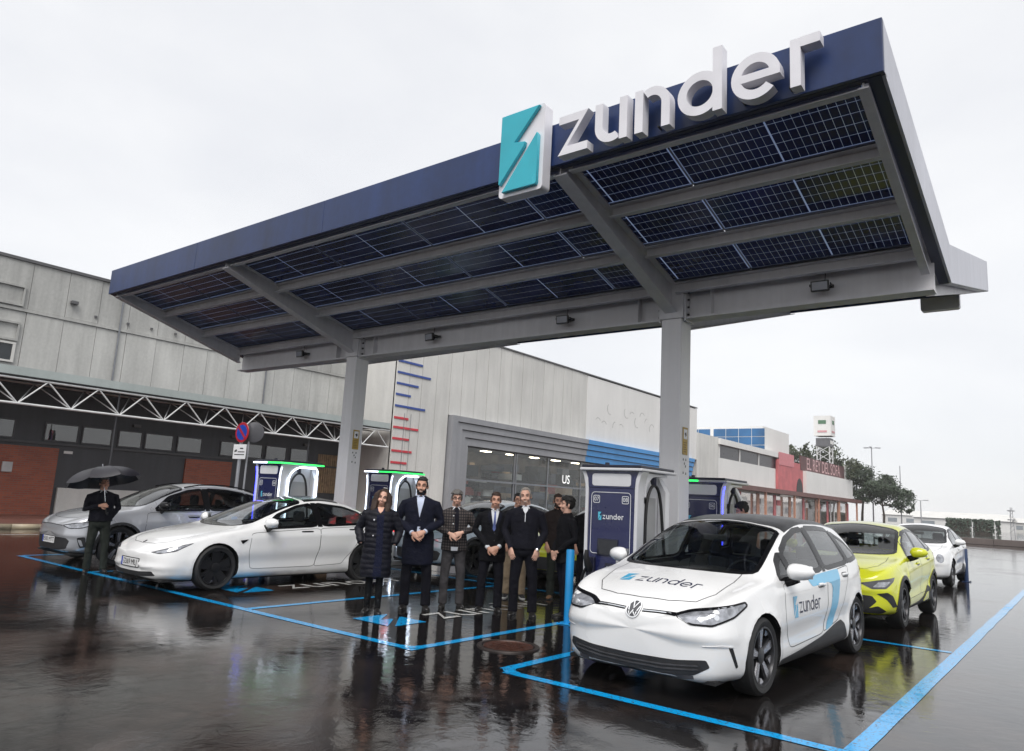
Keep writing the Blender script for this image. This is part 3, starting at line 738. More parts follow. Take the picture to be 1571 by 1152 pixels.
def truss_canopy():
    t = empty('truss_awning', (-27, 8, 0)); tag(t, 'long white lattice truss awning in front of the grey hall', 'awning'); W = dict(parent=t, world=True)
    WH = M('white_tube', (0.62, 0.63, 0.63), 0.4); GR = wall_mat('awning_edge', (0.42, 0.47, 0.46), 0.12, 0.5, 1.0)
    DK = M('awning_deck', (0.02, 0.021, 0.026), 0.7)
    y0, y1 = -11.5, 24.6
    MB().box(-29.98, -27.06, y0, y1, 4.72, 4.80).build('deck', DK, **W)
    MB().box(-27.06, -26.96, y0, y1, 4.70, 4.97).build('edge_strip', GR, **W)
    MB().box(-27.05, -26.94, y0, y1, 4.66, 4.69).build('edge_trim', BLK, **W)
    for X, r_ in ((-27.0, 0.035),):
        MB().tube([(X, y0, 4.60), (X, y1, 4.60)], 0.04, 8).build('top_chord', WH, smooth=40, **W)
        MB().tube([(X, y0, 3.79), (X, y1, 3.79)], 0.04, 8).build('bottom_chord', WH, smooth=40, **W)
        me = {}
        y = -11.0 + 0.34; k = 0
        while y + 1.6 < y1:
            for s in (0, 1):
                a = (X, y + 0.8 * s, 3.79 if s == 0 else 4.60); b = (X, y + 0.8 + 0.8 * s, 4.60 if s == 0 else 3.79)
                if s not in me:
                    o = MB().tube([(0, 0, 0), (0, 0.8, 0.81 if s == 0 else -0.81)], 0.026, 6).build('diagonal', WH, t, smooth=40); me[s] = o.data
                else:
                    o = bpy.data.objects.new('diagonal', me[s]); COL.objects.link(o); o.parent = t
                o.location = Vector(a) - t.location
            y += 1.6
    # rear chord of the space truss and its struts
    MB().tube([(-28.2, y0, 4.60), (-28.2, y1, 4.60)], 0.035, 6).build('rear_chord', WH, smooth=40, **W)
    y = -11.0 + 0.34; me = {}
    while y + 1.6 < y1:
        for s in (0, 1):
            if s not in me: o = MB().tube([(0, 0, 0), (-1.2, 0.8 if s == 0 else -0.8, 0.81)], 0.02, 6).build('strut', WH, t, smooth=40); me[s] = o.data
            else: o = bpy.data.objects.new('strut', me[s]); COL.objects.link(o); o.parent = t
            o.location = Vector((-27.0, y, 3.79)) - t.location
        y += 1.6
    for y in (11.7, 20.0): MB().tube([(-27.12, y, 4.66), (-27.12, y, 0.1)], 0.03, 8).build('downpipe', DWALL, smooth=40, **W)
truss_canopy()

def shop_block():
    s = empty('shop_building', (-27, 25, 0)); tag(s, 'tall pale panelled shop building with stepped grey portal and red and blue dashes', 'building'); W = dict(parent=s, world=True); X = -27.0
    Y0, Y1, Y2 = 24.8, 42.65, 61.0
    MB().box(-50, X - 3.0, Y0 + 0.1, Y2 - 0.02, 0, 10.4).build('core', DWALL, **W)
    MB().box(X - 3.0, X - 0.02, Y0, Y0 + 0.1, 0, 10.4).build('side_wall', PANEL_W, **W)
    MB().box(X - 2.99, X - 0.15, Y0 + 0.1, Y2 - 0.02, 5.95, 10.4).build('upper_block', DWALL, **W)
    seams = [24.8, 25.7, 26.6, 27.69, 28.76, 29.71, 30.81, 31.9, 33.0, 34.1, 35.21, 36.3, 37.44, 38.55, 39.7, 40.7, 41.7, 42.65]
    for a, b in zip(seams[:-1], seams[1:]):
        z0 = 5.93 if b > 28.8 else 0.0
        MB().box(X - 0.12, X + rw.uniform(-0.01, 0.01), a + 0.014, b - 0.014, z0, 10.46).build('wall_panel', PANEL_W, **W)
    MB().box(X - 0.14, X - 0.06, Y0, 28.8, 0, 10.4).build('backing', COPING, **W)
    MB().box(X - 0.12, X + 0.012, Y1 + 0.01, Y2, 5.93, 10.40).build('white_wall', PANEL_WW, **W)
    MB().box(X - 0.45, X + 0.06, Y0 - 0.05, Y2, 10.47, 10.56).build('coping', COPING, **W)
    bl = M('dash_blue', (0.035, 0.075, 0.30), 0.5); rd = M('dash_red', (0.55, 0.04, 0.06), 0.5)
    for z, l, m in ((8.21, 1.65, bl), (7.62, 2.3, bl), (7.06, 1.45, bl), (6.5, 0.95, bl), (5.92, 2.05, bl), (5.32, 0.9, rd), (4.84, 1.65, rd), (4.28, 1.05, rd), (3.67, 1.3, rd), (3.09, 1.0, rd)):
        MB().box(X + 0.012, X + 0.04, Y0 + 0.02, Y0 + 0.1 + l, z - 0.055, z + 0.055).build('painted_dash', m, **W)
    for yy in (25.5, 25.95): MB().tube([(X + 0.05, yy, 0.1), (X + 0.05, yy, 5.6)], 0.012, 5).build('conduit', MULL, **W)
    # stepped portal: nested frames, each one recessed further
    steps = [(28.85, 5.92, 0.30), (29.33, 5.57, 0.22), (29.79, 5.19, 0.14), (30.16, 4.79, 0.06), (30.5, 4.36, -0.02)]
    for k in range(4):
        ya, za, d = steps[k]; yb, zb, _ = steps[k + 1]
        MB().box(X - 0.14, X + d, ya, yb - 0.05, 0, za).build('portal_step', PORTAL, **W)
        MB().box(X - 0.14, X + d, yb - 0.05, Y1 - 0.003, zb + 0.05, za).build('portal_step', PORTAL, **W)
        MB().box(X - 0.14, X + d, Y1 + 0.003, 60.0, zb + 0.05, za).build('portal_step', PORTALB, **W)
        MB().box(X - 0.16, X + d - 0.1, yb - 0.05, 60.0, zb, zb + 0.05).build('shadow_gap', COPING, **W)
        MB().box(X - 0.16, X + d - 0.1, yb - 0.05, yb, 0, zb).build('shadow_gap', COPING, **W)
    # glazing: posts, transoms, panes
    for yy in (30.52, 34.9, 35.1, 38.4, 42.3, 46.0, 50.0, 54.0): MB().box(X - 0.2, X - 0.06, yy, yy + 0.09, 0.12, 4.34).build('mullion', MULL, **W)
    MB().box(X - 0.19, X - 0.07, 30.6, 54, 2.5, 2.6).build('transom', MULL, **W)
    for a, b in ((30.61, 34.9), (35.19, 38.4), (38.49, 42.3), (42.39, 46.0), (46.09, 50), (50.09, 54)):
        for z0, z1 in ((0.12, 2.5), (2.6, 4.34)): MB().box(X - 0.135, X - 0.128, a, b, z0, z1).build('pane', GLASS_S, **W)
    # shop interior
    MB().box(X - 2.98, X - 2.9, 30.5, 54, 0, 4.5).build('back_wall', M('shop_wall', (0.085, 0.07, 0.06), 0.7, 0, 0.6, 1.2), **W)
    MB().box(X - 2.9, X - 0.2, 30.5, 54, 0.1, 0.14).build('shop_floor', M('shop_floor', (0.12, 0.10, 0.09), 0.4), **W)
    MB().box(X - 2.9, X - 0.2, 30.5, 54, 4.40, 4.44).build('shop_ceiling', M('shop_ceiling', (0.12, 0.12, 0.12), 0.7), **W)
    LT = M('shop_lamp', (1, 0.95, 0.85), 0.5, emit=(1, 0.82, 0.6), estr=10.0)
    for i in range(9): MB().box(X - 1.8, X - 1.5, 31.2 + i * 2.5, 31.9 + i * 2.5, 4.36, 4.39).build('ceiling_lamp', LT, **W)
    rs = random.Random(11)
    for i in range(120):
        y = rs.uniform(30.9, 53); z = rs.choice((0.5, 0.9, 1.3, 1.7, 2.1, 2.8, 3.3)); w = rs.uniform(0.4, 1.5)
        c = rs.choice(((0.02, 0.02, 0.022), (0.02, 0.02, 0.022), (0.5, 0.49, 0.47), (0.28, 0.05, 0.04), (0.35, 0.25, 0.16), (0.08, 0.09, 0.12)))
        MB().box(X - 2.88, X - 2.88 + rs.uniform(0.2, 1.9), y, y + w, z, z + rs.uniform(0.2, 0.7)).build('display', M('display_%d_%d' % (c[0] * 100, c[1] * 100), c, 0.6), **W)
    MB().box(X - 2.6, X - 2.2, 31.4, 34.4, 0.2, 2.35).build('dark_shelving', BLK, **W)
    shoe = M('white_shoe', (0.8, 0.8, 0.8), 0.5)
    for i in range(8):
        for zz in (1.0, 1.55, 2.05):
            if rs.random() < 0.7:
                y = 31.6 + i * 0.36
                MB().prism([(0, 0), (0.26, 0), (0.27, 0.05), (0.15, 0.09), (0.08, 0.13), (0, 0.12)], lambda u, v, w: (X - 2.19 + w, y + u, zz + v), 0, 0.09).build('shoe', shoe, recalc=True, **W)
    # shop-window lettering and a white tick on a black board
    wl = M('sign_white', (0.85, 0.87, 0.85), 0.4, emit=(1, 1, 1), estr=0.4)
    def yz(y0, z0, x0): return lambda u, v: (x0 + 27.0, y0 + u - 25, z0 + v)
    text_flat('lettering', 'US', 0.8, yz(40.6, 3.05, X - 0.1), wl, s)
    text_flat('lettering', 'J. R. JOSE FRESCO', 0.42, yz(39.2, 4.02, X - 0.1), BLK, s)
    MB().box(X - 0.42, X - 0.4, 35.4, 37.0, 1.2, 2.4).build('black_board', BLK, **W)
    MB().prism([(0, 0.17), (0.08, 0.03), (0.2, 0.0), (0.34, 0.05), (0.8, 0.32), (0.28, 0.13), (0.17, 0.12), (0.13, 0.2), (0.16, 0.3)], lambda u, v, w: (X - 0.395 + w, 35.8 + u, 1.75 + v), 0, 0.01).build('tick_mark', shoe, recalc=True, **W)
    # floor-level plinth
    MB().box(X - 0.2, X - 0.04, 30.6, 54, 0.0, 0.12).build('plinth', PORTAL, **W)
    # scuffs left by removed letters on the white wall
    sg = wall_mat('scuff_grey', (0.60, 0.59, 0.57), 0.3, 0.8, 2.0); rs2 = random.Random(4)
    for i in range(11):
        y = 44.2 + i * 0.82; z = 7.0 + rs2.uniform(-0.2, 1.6); a = rs2.uniform(20, 160)
        pts = _arc(0, 0, 0.42, a, a + rs2.uniform(60, 190), 7); pin = [(p[0] * 0.86, p[1] * 0.9) for p in pts]
        MB().strip(pts, pin, lambda u, v, w: (X + 0.013 + w, y + u, z + v), 0, 0.004).build('scuff', sg, recalc=True, **W)
shop_block()

def far_buildings():
    X = -27.0; RD = M('faded_red', (0.52, 0.14, 0.15), 0.6, 0, 0.15, 1.0); BR = wall_mat('brown_awning', (0.20, 0.10, 0.09), 0.2, 0.6, 1.0)
    DK = M('dark_band', (0.03, 0.028, 0.035), 0.3); BGL = M('blue_glazing', (0.03, 0.12, 0.27), 0.15, 0, 0.2, 0.4)
    b = empty('white_showroom', (X, 62, 0)); tag(b, 'white showroom with dark window band and brown shopfront awning', 'building'); W = dict(parent=b, world=True)
    MB().box(-50, X - 0.1, 61.1, 84, 0, 8.0).build('shell', PANEL_WW, **W)
    for a, c in ((61.05, 63.4), (63.43, 65.8)): MB().box(X - 0.1, X + 0.05, a, c, 3.6, 8.35).build('rib_panel', PANEL_W, **W)
    MB().box(X - 0.1, X, 65.83, 84, 4.2, 6.5).build('wall', PANEL_WW, **W)
    MB().box(X - 0.1, X + 0.25, 65.83, 84, 7.75, 8.3).build('eaves', PANEL_WW, **W)
    MB().box(X - 0.1, X - 0.04, 65.83, 84, 6.5, 7.75).build('window_band', DK, **W)
    for y in (66, 71.2, 76.6, 82.6): MB().box(X - 0.09, X + 0.02, y, y + 0.25, 6.5, 7.75).build('pier', PANEL_WW, **W)
    # blue glazed lantern on the roof
    l = empty('roof_lantern', (X - 1, 70, 8.3)); tag(l, 'blue glazed box rising above the white showroom roof', 'skylight'); WL = dict(parent=l, world=True)
    MB().box(X - 12, X - 1.0, 81.0, 90.0, 8.0, 11.15).build('frame', PANEL_WW, **WL)
    for i in range(7):
        x0 = X - 11.6 + i * 1.5 + (0.35 if i > 2 else 0)
        for z0, z1 in ((8.15, 9.0), (9.08, 9.95), (10.03, 10.9)): MB().box(x0, x0 + 1.42, 80.95, 81.0, z0, z1).build('pane', BGL, **WL)
    # awnings and shopfronts
    TE = M('terracotta_pier', (0.50, 0.26, 0.18), 0.6, 0, 0.2)
    aw = empty('brown_awning', (X, 66, 0)); tag(aw, 'long brown awning running along the far shopfronts', 'awning'); WA = dict(parent=aw, world=True)
    MB().box(X + 0.02, X + 0.9, 66, 118, 3.75, 4.22).build('canopy_edge', BR, **WA)
    for i in range(6): MB().box(X + 0.6, X + 0.8, 67 + i * 9.6, 67.25 + i * 9.6, 0, 3.75).build('post', TE, **WA)
    fr = glass_mat('far_shop_glass', (0.75, 0.7, 0.7), 2.0)
    for i in range(9):
        y = 66.5 + i * 5.2
        p = MB().box(X - 0.05, X - 0.02, y, y + 4.4, 0.3, 3.5).build('shop_window', fr, **W)
        MB().box(X - 0.1, X + 0.02, y + 4.42, y + 5.18, 0, 3.6).build('pier', TE if i % 2 else RD, **W)
        MB().box(X - 0.01, X + 0.03, y + 0.3, y + 1.5, 2.5, 3.1).build('fascia_board', RD if i % 3 == 0 else PANEL_WW, **W)
    r_ = empty('red_hoarding', (X + 0.3, 83, 4)); tag(r_, 'faded red painted panel with black arch between the far shops', 'panel'); WR = dict(parent=r_, world=True)
    MB().box(X + 0.02, X + 0.3, 82.0, 91.0, 4.25, 7.6).build('panel', RD, **WR)
    MB().box(X + 0.302, X + 0.34, 82.2, 87.5, 7.0, 8.4).build('lettered_strip', M('pale_red', (0.62, 0.22, 0.24), 0.6), **WR)
    MB().prism(_arc(0, 0, 1.0, 0, 180, 10), lambda u, v, w: (X + 0.302 + w, 89.6 + u * 1.2, 4.27 + v * 1.6), 0, 0.03).build('arch', BLK, recalc=True, **WR)
    e = empty('sofa_shop', (X, 92, 0)); tag(e, 'white parapet shop with red rooftop letters beyond the red panel', 'building'); WE = dict(parent=e, world=True)
    MB().box(-50, X - 0.05, 91.0, 113, 0, 6.8).build('wall', PANEL_WW, **WE)
    MB().box(X - 0.05, X + 0.7, 91.02, 113, 4.22, 6.85).build('parapet', PANEL_WW, **WE)
    MB().box(X + 0.2, X + 0.35, 90.0, 110.0, 6.9, 8.6).build('letter_backing', M('brown_frame', (0.12, 0.05, 0.05), 0.6, 0, 0.3), **WE)
    text_flat('lettering', 'EL REY DEL SOFA', 2.05, lambda u, v: (0.36, 100 - 92 + u * 0.98, 7.72 + v), M('letter_pink', (0.66, 0.42, 0.42), 0.5), e)
    MB().box(X + 0.2, X + 0.4, 110.3, 112.9, 6.9, 8.9).build('emblem_board', PANEL_WW, **WE)
    MB().lathe([(0, 0), (0.75, 0), (0.75, 0.03), (0, 0.03)], 16, lambda a, b_, h_: (X + 0.4 + h_, 111.6 + a, 7.9 + b_)).build('emblem', M('emblem_green', (0.12, 0.2, 0.14), 0.6), **WE)
    # lattice sign tower
    t = empty('sign_tower', (-27.6, 104, 0)); tag(t, 'lattice pole tower with two sign boxes above the far shop', 'sign'); WT = dict(parent=t, world=True)
    wt = M('tower_white', (0.6, 0.6, 0.6), 0.5)
    for dx in (0, 1.6):
        for dy in (0, 1.6): MB().tube([(-28.4 + dx, 103.2 + dy, 0), (-28.4 + dx, 103.2 + dy, 11)], 0.07, 6).build('leg', wt, **WT)
    for k in range(6):
        z = 5.2 + k * 0.95
        for (a, b_) in (((-28.4, 103.2), (-26.8, 103.2)), ((-26.8, 103.2), (-26.8, 104.8))):
            for s_ in (0, 1): MB().bar((a[0], a[1], z + 0.95 * s_), (b_[0], b_[1], z + 0.95 * (1 - s_)), 0.07, 0.07).build('lattice_bar', wt, **WT)
    MB().box(-28.5, -26.7, 103.1, 104.9, 10.9, 12.0).build('sign_box', M('sign_grey', (0.12, 0.12, 0.13), 0.5), **WT)
    MB().box(-26.69, -26.66, 103.3, 104.7, 11.2, 11.7).build('sign_panel', PANEL_WW, **WT)
    bx = MB().box(-28.7, -26.5, 102.9, 105.1, 12.3, 15.0).build('sign_box', PANEL_WW, **WT)
    MB().box(-28.1, -27.1, 102.86, 102.89, 13.9, 14.4).box(-26.49, -26.46, 103.6, 104.5, 13.9, 14.4).build('green_mark', M('sign_green', (0.10, 0.2, 0.12), 0.6), **WT)
    MB().box(-26.49, -26.46, 103.4, 104.7, 12.75, 13.0).box(-28.2, -27.0, 102.86, 102.89, 12.75, 13.0).build('red_lettering', M('sign_pink', (0.6, 0.3, 0.32), 0.6), **WT)
far_buildings()

# ------------------------------------------------------------------ trees, lamp posts and the far side of the car park
BARK = M('bark', (0.06, 0.045, 0.035), 0.8, 0, 0.3, 6, 0.4, 20)
def tree(name, label, x, y, trunk_h, clumps, n, leaf, mat, seed, group):
    rn = random.Random(seed)
    e = empty(name, (x, y, 0)); tag(e, label, 'tree', group)
    mb = MB(); top = Vector((rn.uniform(-.3, .3), rn.uniform(-.3, .3), trunk_h))
    mb.tube([(0, 0, 0), (0.1, 0.05, trunk_h * 0.5), top], [trunk_h * 0.045, trunk_h * 0.035, trunk_h * 0.025], 8)
    for (cx, cy, cz, rx, rz) in clumps:
        c = Vector((cx, cy, cz)); m_ = top.lerp(c, 0.5) + Vector((0, 0, -0.15 * rz))
        mb.tube([top * 0.85, m_, c], [trunk_h * 0.02, trunk_h * 0.014, trunk_h * 0.005], 6)
    mb.build('trunk', BARK, e, smooth=50)
    v = []; f = []; mi = []
    for (cx, cy, cz, rx, rz) in clumps:
        k = int(n * rx * rx * rz)
        sub = [(rn.gauss(0, .55), rn.gauss(0, .55), rn.gauss(0, .55)) for _ in range(16)]
        for _ in range(k):
            s_ = rn.choice(sub); p = Vector((s_[0] + rn.gauss(0, .22), s_[1] + rn.gauss(0, .22), s_[2] + rn.gauss(0, .22)))
            if p.length > 1.15: p *= 1.0 / p.length
            p = Vector((cx + p.x * rx, cy + p.y * rx, cz + p.z * rz))
            a = Vector((rn.gauss(0, 1), rn.gauss(0, 1), rn.gauss(0, 1))).normalized(); b_ = a.orthogonal().normalized(); l = leaf * rn.uniform(.6, 1.3)
            i = len(v); v += [p - a * l, p + b_ * l * .45, p + a * l, p - b_ * l * .45]; f.append((i, i + 1, i + 2, i + 3))
    o = mesh_obj('crown', v, f, mat, e)
LEAF_P = M('pine_needles', (0.028, 0.045, 0.022), 0.6, 0, 0.55, 0.9)
LEAF_E = M('dull_leaves', (0.05, 0.062, 0.030), 0.6, 0, 0.45, 0.8)
tree('leafy_tree', 'sparse greyish tree behind the lattice sign tower', -31, 109, 7, [(-2.0, -1, 9.3, 2.4, 2.0), (1.6, 0.5, 10.5, 2.6, 2.0), (3.8, 1.5, 8.6, 2.4, 1.8), (0, 0, 8.0, 2.2, 1.4)], 130, 0.22, LEAF_E, 1, 'trees beyond the shops')
tree('leafy_tree', 'bare-topped tree just right of the lattice sign tower', -31.5, 121, 6.5, [(0, 0, 8.6, 2.6, 2.6), (1.5, 1, 6.6, 2.4, 1.8)], 110, 0.22, LEAF_E, 12, 'trees beyond the shops')
tree('pine_tree', 'dark umbrella pine beside the tall lamp post', -27.2, 122, 5.0, [(0, 0, 8.0, 3.0, 1.8), (-2.6, 0, 6.4, 2.6, 1.6), (2.2, .6, 6.8, 2.4, 1.5), (-1.2, 0, 5.2, 2.2, 1.2)], 210, 0.20, LEAF_P, 2, 'trees beyond the shops')
tree('pine_tree', 'dark pine leaning right of the tall lamp post', -23.6, 119, 4.2, [(0.2, 0, 6.4, 2.5, 1.7), (1.9, 0.4, 4.9, 2.2, 1.5), (-1.8, 0, 4.9, 2.0, 1.2), (2.6, 0, 3.6, 1.4, 1.0)], 230, 0.20, LEAF_P, 3, 'trees beyond the shops')
POLE = M('galvanised', (0.34, 0.34, 0.36), 0.45, 0.5)
def lamp_post(x, y, h, label, heads=2, r0=0.12):
    e = empty('lamp_post', (x, y, 0)); tag(e, label, 'lamp post', 'lamp posts across the car park')
    MB().tube([(0, 0, 0), (0, 0, 0.5), (0, 0, h)], [r0 * 1.4, r0, r0 * 0.6], 8).build('pole', POLE, e, smooth=40)
    for i in range(heads):
        a = math.pi * 2 * i / max(1, heads) + 0.6; d = Vector((math.cos(a), math.sin(a), 0))
        MB().bar(Vector((0, 0, h)), Vector((0, 0, h + 0.12)) + d * 0.7, 0.07, 0.07).build('arm', POLE, e)
        p = Vector((0, 0, h + 0.12)) + d * 0.95
        MB().bar(p - d * 0.4, p + d * 0.4, 0.32, 0.14).build('lamp_head', POLE, e, bevel=0.03)
lamp_post(-26.4, 126, 12.6, 'tall slim lamp post standing among the pines', 3)
lamp_post(-21.4, 120, 9.5, 'thin bare mast right of the pines', 0, 0.09)
lamp_post(-23.6, 150, 5.3, 'small twin-headed lamp post far across the car park', 2)
def far_side():
    wl = wall_mat('brown_low_wall', (0.16, 0.13, 0.12), 0.2, 0.8, 0.8)
    w = empty('low_wall', (20, 72, 0)); tag(w, 'low brown wall across the far end of the car park', 'wall')
    for i in range(24):
        MB().box(-8.6 + i * 2.4 + 0.01, -6.2 + i * 2.4 - 0.01, 72, 72.35, 0, 0.50 + rw.uniform(-.015, .015)).build('wall_block', wl, parent=w, world=True, bevel=0.03)
    HG = M('hedge_leaves', (0.05, 0.075, 0.05), 0.7, 0, 0.4, 0.6)
    for (x0, x1, y, h, lab) in ((-19.9, -16.1, 150, 2.5, 'clipped grey-green hedge at the far side, left block'), (-15.8, -12.8, 150, 2.5, 'clipped grey-green hedge at the far side, longer right block'), (-12.5, -11.9, 150, 2.4, 'short square clipped hedge at the far side')):
        rn = random.Random(int(x0 * 10)); v = []; f = []
        for _ in range(int((x1 - x0) * 320)):
            p = Vector((rn.uniform(x0, x1), rn.uniform(y, y + 1.6), h * rn.random() ** 0.7)); a = Vector((rn.gauss(0, 1), rn.gauss(0, 1), rn.gauss(0, 1))).normalized(); b_ = a.orthogonal().normalized(); l = rn.uniform(.12, .26)
            i = len(v); v += [p - a * l, p + b_ * l * .6, p + a * l, p - b_ * l * .6]; f.append((i, i + 1, i + 2, i + 3))
        e = empty('hedge', ((x0 + x1) / 2, y, 0)); tag(e, lab, 'hedge', 'hedges across the car park')
        o = mesh_obj('foliage', v, f, HG, e); o.location = -e.location
        MB().box(x0 + 0.25, x1 - 0.25, y + 0.3, y + 1.3, 0, h - 0.3).build('branch_mass', BARK, e, world=True)
    def shed(name, label, x0, x1, y0, y1, h, rise, mat):
        e = empty(name, ((x0 + x1) / 2, y0, 0)); tag(e, label, 'building')
        MB().box(x0, x1, y0, y1, 0, h).build('wall', mat, e, world=True)
        ym = (y0 + y1) / 2; MB().add([(x0 - .4, y0 - .4, h), (x1 + .4, y0 - .4, h), (x1 + .4, y1, h), (x0 - .4, y1, h), (x0 - .4, ym, h + rise), (x1 + .4, ym, h + rise)], [(0, 1, 5, 4), (2, 3, 4, 5), (0, 4, 3), (1, 2, 5), (3, 2, 1, 0)]).build('roof', PANEL_W, e, world=True)
        n = int((x1 - x0) / 6)
        for i in range(n): MB().box(x0 + 2 + i * 6, x0 + 5 + i * 6, y0 - 0.06, y0 - 0.01, h * 0.3, h * 0.7).build('window', M('far_window', (0.25, 0.28, 0.31), 0.3), e, world=True)
    shed('far_warehouse', 'pale low warehouse hazy on the horizon', -60, -22, 300, 330, 3.6, 2, PANEL_WW)
    shed('far_warehouse', 'pale stepped building left of the hedges', -38, -16, 230, 250, 2.8, 1.2, PANEL_WW)
    shed('far_warehouse', 'grey warehouse with a long roof behind the hedges', -20, 14, 260, 290, 2.8, 1.4, PANEL_W)
    shed('far_warehouse', 'white building at the right edge of the horizon', 30, 70, 280, 310, 6, 3, PANEL_WW)
    e = empty('radio_mast', (-10.2, 150, 0)); tag(e, 'hazy lattice mast with platforms at the right edge', 'mast')
    for a in range(3):
        an = a * 2.1; MB().tube([(math.cos(an) * 0.8, math.sin(an) * 0.8, 0), (math.cos(an) * 0.3, math.sin(an) * 0.3, 9.5)], 0.09, 6).build('leg', POLE, e)
    for k in range(6): MB().tube([(-0.7 + k * .06, 0, 1 + k * 1.4), (0.7 - k * .06, 0.2, 2.4 + k * 1.4)], 0.06, 5).build('brace', POLE, e)
    e.scale = (.5, .5, .5)
    for z in (5.2, 8.2): MB().lathe([(0, 0), (1.1, 0), (1.1, 0.35), (0, 0.35)], 10, lambda a, b, h: (a, b, z + h)).build('platform', POLE, e)
far_side()
# ================================================================== chargers, bollards, signs
CH_NAVY = M('charger_navy', (0.012, 0.016, 0.075), 0.28, 0, 0.12, 2, coat=0.3)
CH_WHITE = M('charger_white', (0.66, 0.66, 0.68), 0.35, 0, 0.05, 3)
CH_GREY = M('charger_grey', (0.42, 0.42, 0.42), 0.5, 0, 0.08, 3)
CH_DARK = M('charger_dark', (0.012, 0.013, 0.03), 0.35)
CABLE = M('black_rubber', (0.010, 0.010, 0.011), 0.55)
PRINT_W = M('print_white', (0.80, 0.81, 0.83), 0.5, 0, 0.04)
PRINT_C = M('print_cyan', (0.10, 0.50, 0.68), 0.5, 0, 0.04)
def led(name, c, s): return M(name, c, 0.4, emit=c, estr=s)
LED_W = led('led_white', (0.75, 0.85, 1.0), 2.6); LED_G = led('led_green', (0.02, 0.75, 0.10), 1.3); LED_B = led('led_blue', (0.05, 0.06, 0.95), 3.2)
LED_OFF = M('led_off', (0.45, 0.46, 0.5), 0.4)
def rrect(x0, y0, x1, y1, r_, n=4):
    return _arc(x1 - r_, y1 - r_, r_, 0, 90, n) + _arc(x0 + r_, y1 - r_, r_, 90, 180, n) + _arc(x0 + r_, y0 + r_, r_, 180, 270, n) + _arc(x1 - r_, y0 + r_, r_, 270, 360, n)
def charger(x, y, label, nums, roof_led, edge_l, edge_r, arch):
    e = empty('charging_station', (x, y, 0)); tag(e, label, 'charger', 'rapid chargers under the canopy')
    fr = lambda u, v, w: (u, w, v)           # front plane
    sd = lambda u, v, w: (w, u, v)           # side plane (u = depth)
    MB().box(-0.44, 0.44, -0.02, 0.92, 0.0, 0.10).build('plinth', CH_GREY, e, bevel=0.01)
    MB().box(-0.27, 0.27, 0.16, 0.80, 0.10, 1.98).build('cabinet', CH_WHITE, e)
    # front slab: navy face, white side posts curving out into the roof
    MB().prism([(-0.335, 0.12), (0.335, 0.12), (0.345, 1.80), (-0.345, 1.80)], fr, 0.0, 0.16).build('front_panel', CH_NAVY, e, recalc=True, bevel=0.008)
    for s in (-1, 1):
        pr = [(s * 0.338, 0.10), (s * 0.385, 0.10), (s * 0.392, 1.72), (s * 0.40, 1.85), (s * 0.425, 1.95), (s * 0.46, 2.02), (s * 0.40, 2.02), (s * 0.36, 1.92), (s * 0.348, 1.80)]
        MB().prism(pr, fr, -0.012, 0.17).build('front_post', CH_WHITE, e, recalc=True, bevel=0.006)
        MB().prism([(s * 0.275, 0.10), (s * 0.385, 0.10), (s * 0.392, 1.78), (s * 0.275, 1.98)], fr, 0.78, 0.90).build('rear_post', CH_WHITE, e, recalc=True, bevel=0.006)
        # arch fillet under the roof on the side
        arc = [(0.172, 1.62)] + [(0.172 + 0.30 - 0.30 * math.cos(R(a)), 1.70 + 0.28 * math.sin(R(a))) for a in range(0, 91, 10)] + [(0.775, 1.98), (0.775, 2.015), (0.172, 2.015)]
        MB().prism(arc, sd, s * 0.28, s * 0.41).build('side_arch', CH_WHITE, e, recalc=True)
        sp = MB().box(min(s * 0.272, s * 0.285), max(s * 0.272, s * 0.285), 0.24, 0.70, 0.35, 1.70).build('side_panel', CH_GREY, e, bevel=0.004)
        mb = MB()
        for i in range(10): mb.box(min(s * 0.2855, s * 0.29), max(s * 0.2855, s * 0.29), 0.28, 0.66, 0.40 + i * 0.035, 0.418 + i * 0.035)
        tag(mb.build('vent_slats', CH_WHITE, sp), kind='stuff')
        # charging cable: out of the boom, round the hanger and down to the holster
        x0 = s * 0.36
        pts = [(x0, 0.20, 0.55), (x0 + s * 0.03, 0.205, 1.0), (x0 + s * 0.03, 0.22, 1.45), (x0 + s * 0.035, 0.25, 1.68), (x0 + s * 0.04, 0.33, 1.82), (x0 + s * 0.04, 0.43, 1.86), (x0 + s * 0.045, 0.53, 1.80), (x0 + s * 0.05, 0.60, 1.62), (x0 + s * 0.06, 0.65, 1.25), (x0 + s * 0.08, 0.69, 0.85), (x0 + s * 0.12, 0.68, 0.45), (x0 + s * 0.12, 0.55, 0.22), (x0 + s * 0.10, 0.3, 0.16), (x0 + s * 0.06, 0.05, 0.3), (x0 + s * 0.01, -0.06, 0.62), (s * 0.26, -0.09, 0.80)]
        cb = MB().tube(smooth_path(pts, 4), 0.021, 8).build('charging_cable', CABLE, e, smooth=60)
        MB().tube([(x0 + s * 0.03, 0.40, 1.96), (x0 + s * 0.04, 0.42, 1.86)], [0.05, 0.035], 8).build('cable_hanger', CH_DARK, e, smooth=40)
        h = MB().box(s * 0.26 - 0.06, s * 0.26 + 0.06, -0.05, -0.001, 0.66, 0.90).build('holster', CH_DARK, e, bevel=0.01)
        MB().tube([(s * 0.26, -0.03, 0.74), (s * 0.26, -0.10, 0.80), (s * 0.26, -0.15, 0.90), (s * 0.26, -0.14, 0.99)], [0.045, 0.05, 0.035, 0.025], 10).build('plug', CABLE, h, smooth=50)
    # header and roof
    MB().prism([(-0.345, 1.802), (0.345, 1.802), (0.42, 2.02), (-0.42, 2.02)], fr, -0.006, 0.16).build('header', CH_NAVY, e, recalc=True)
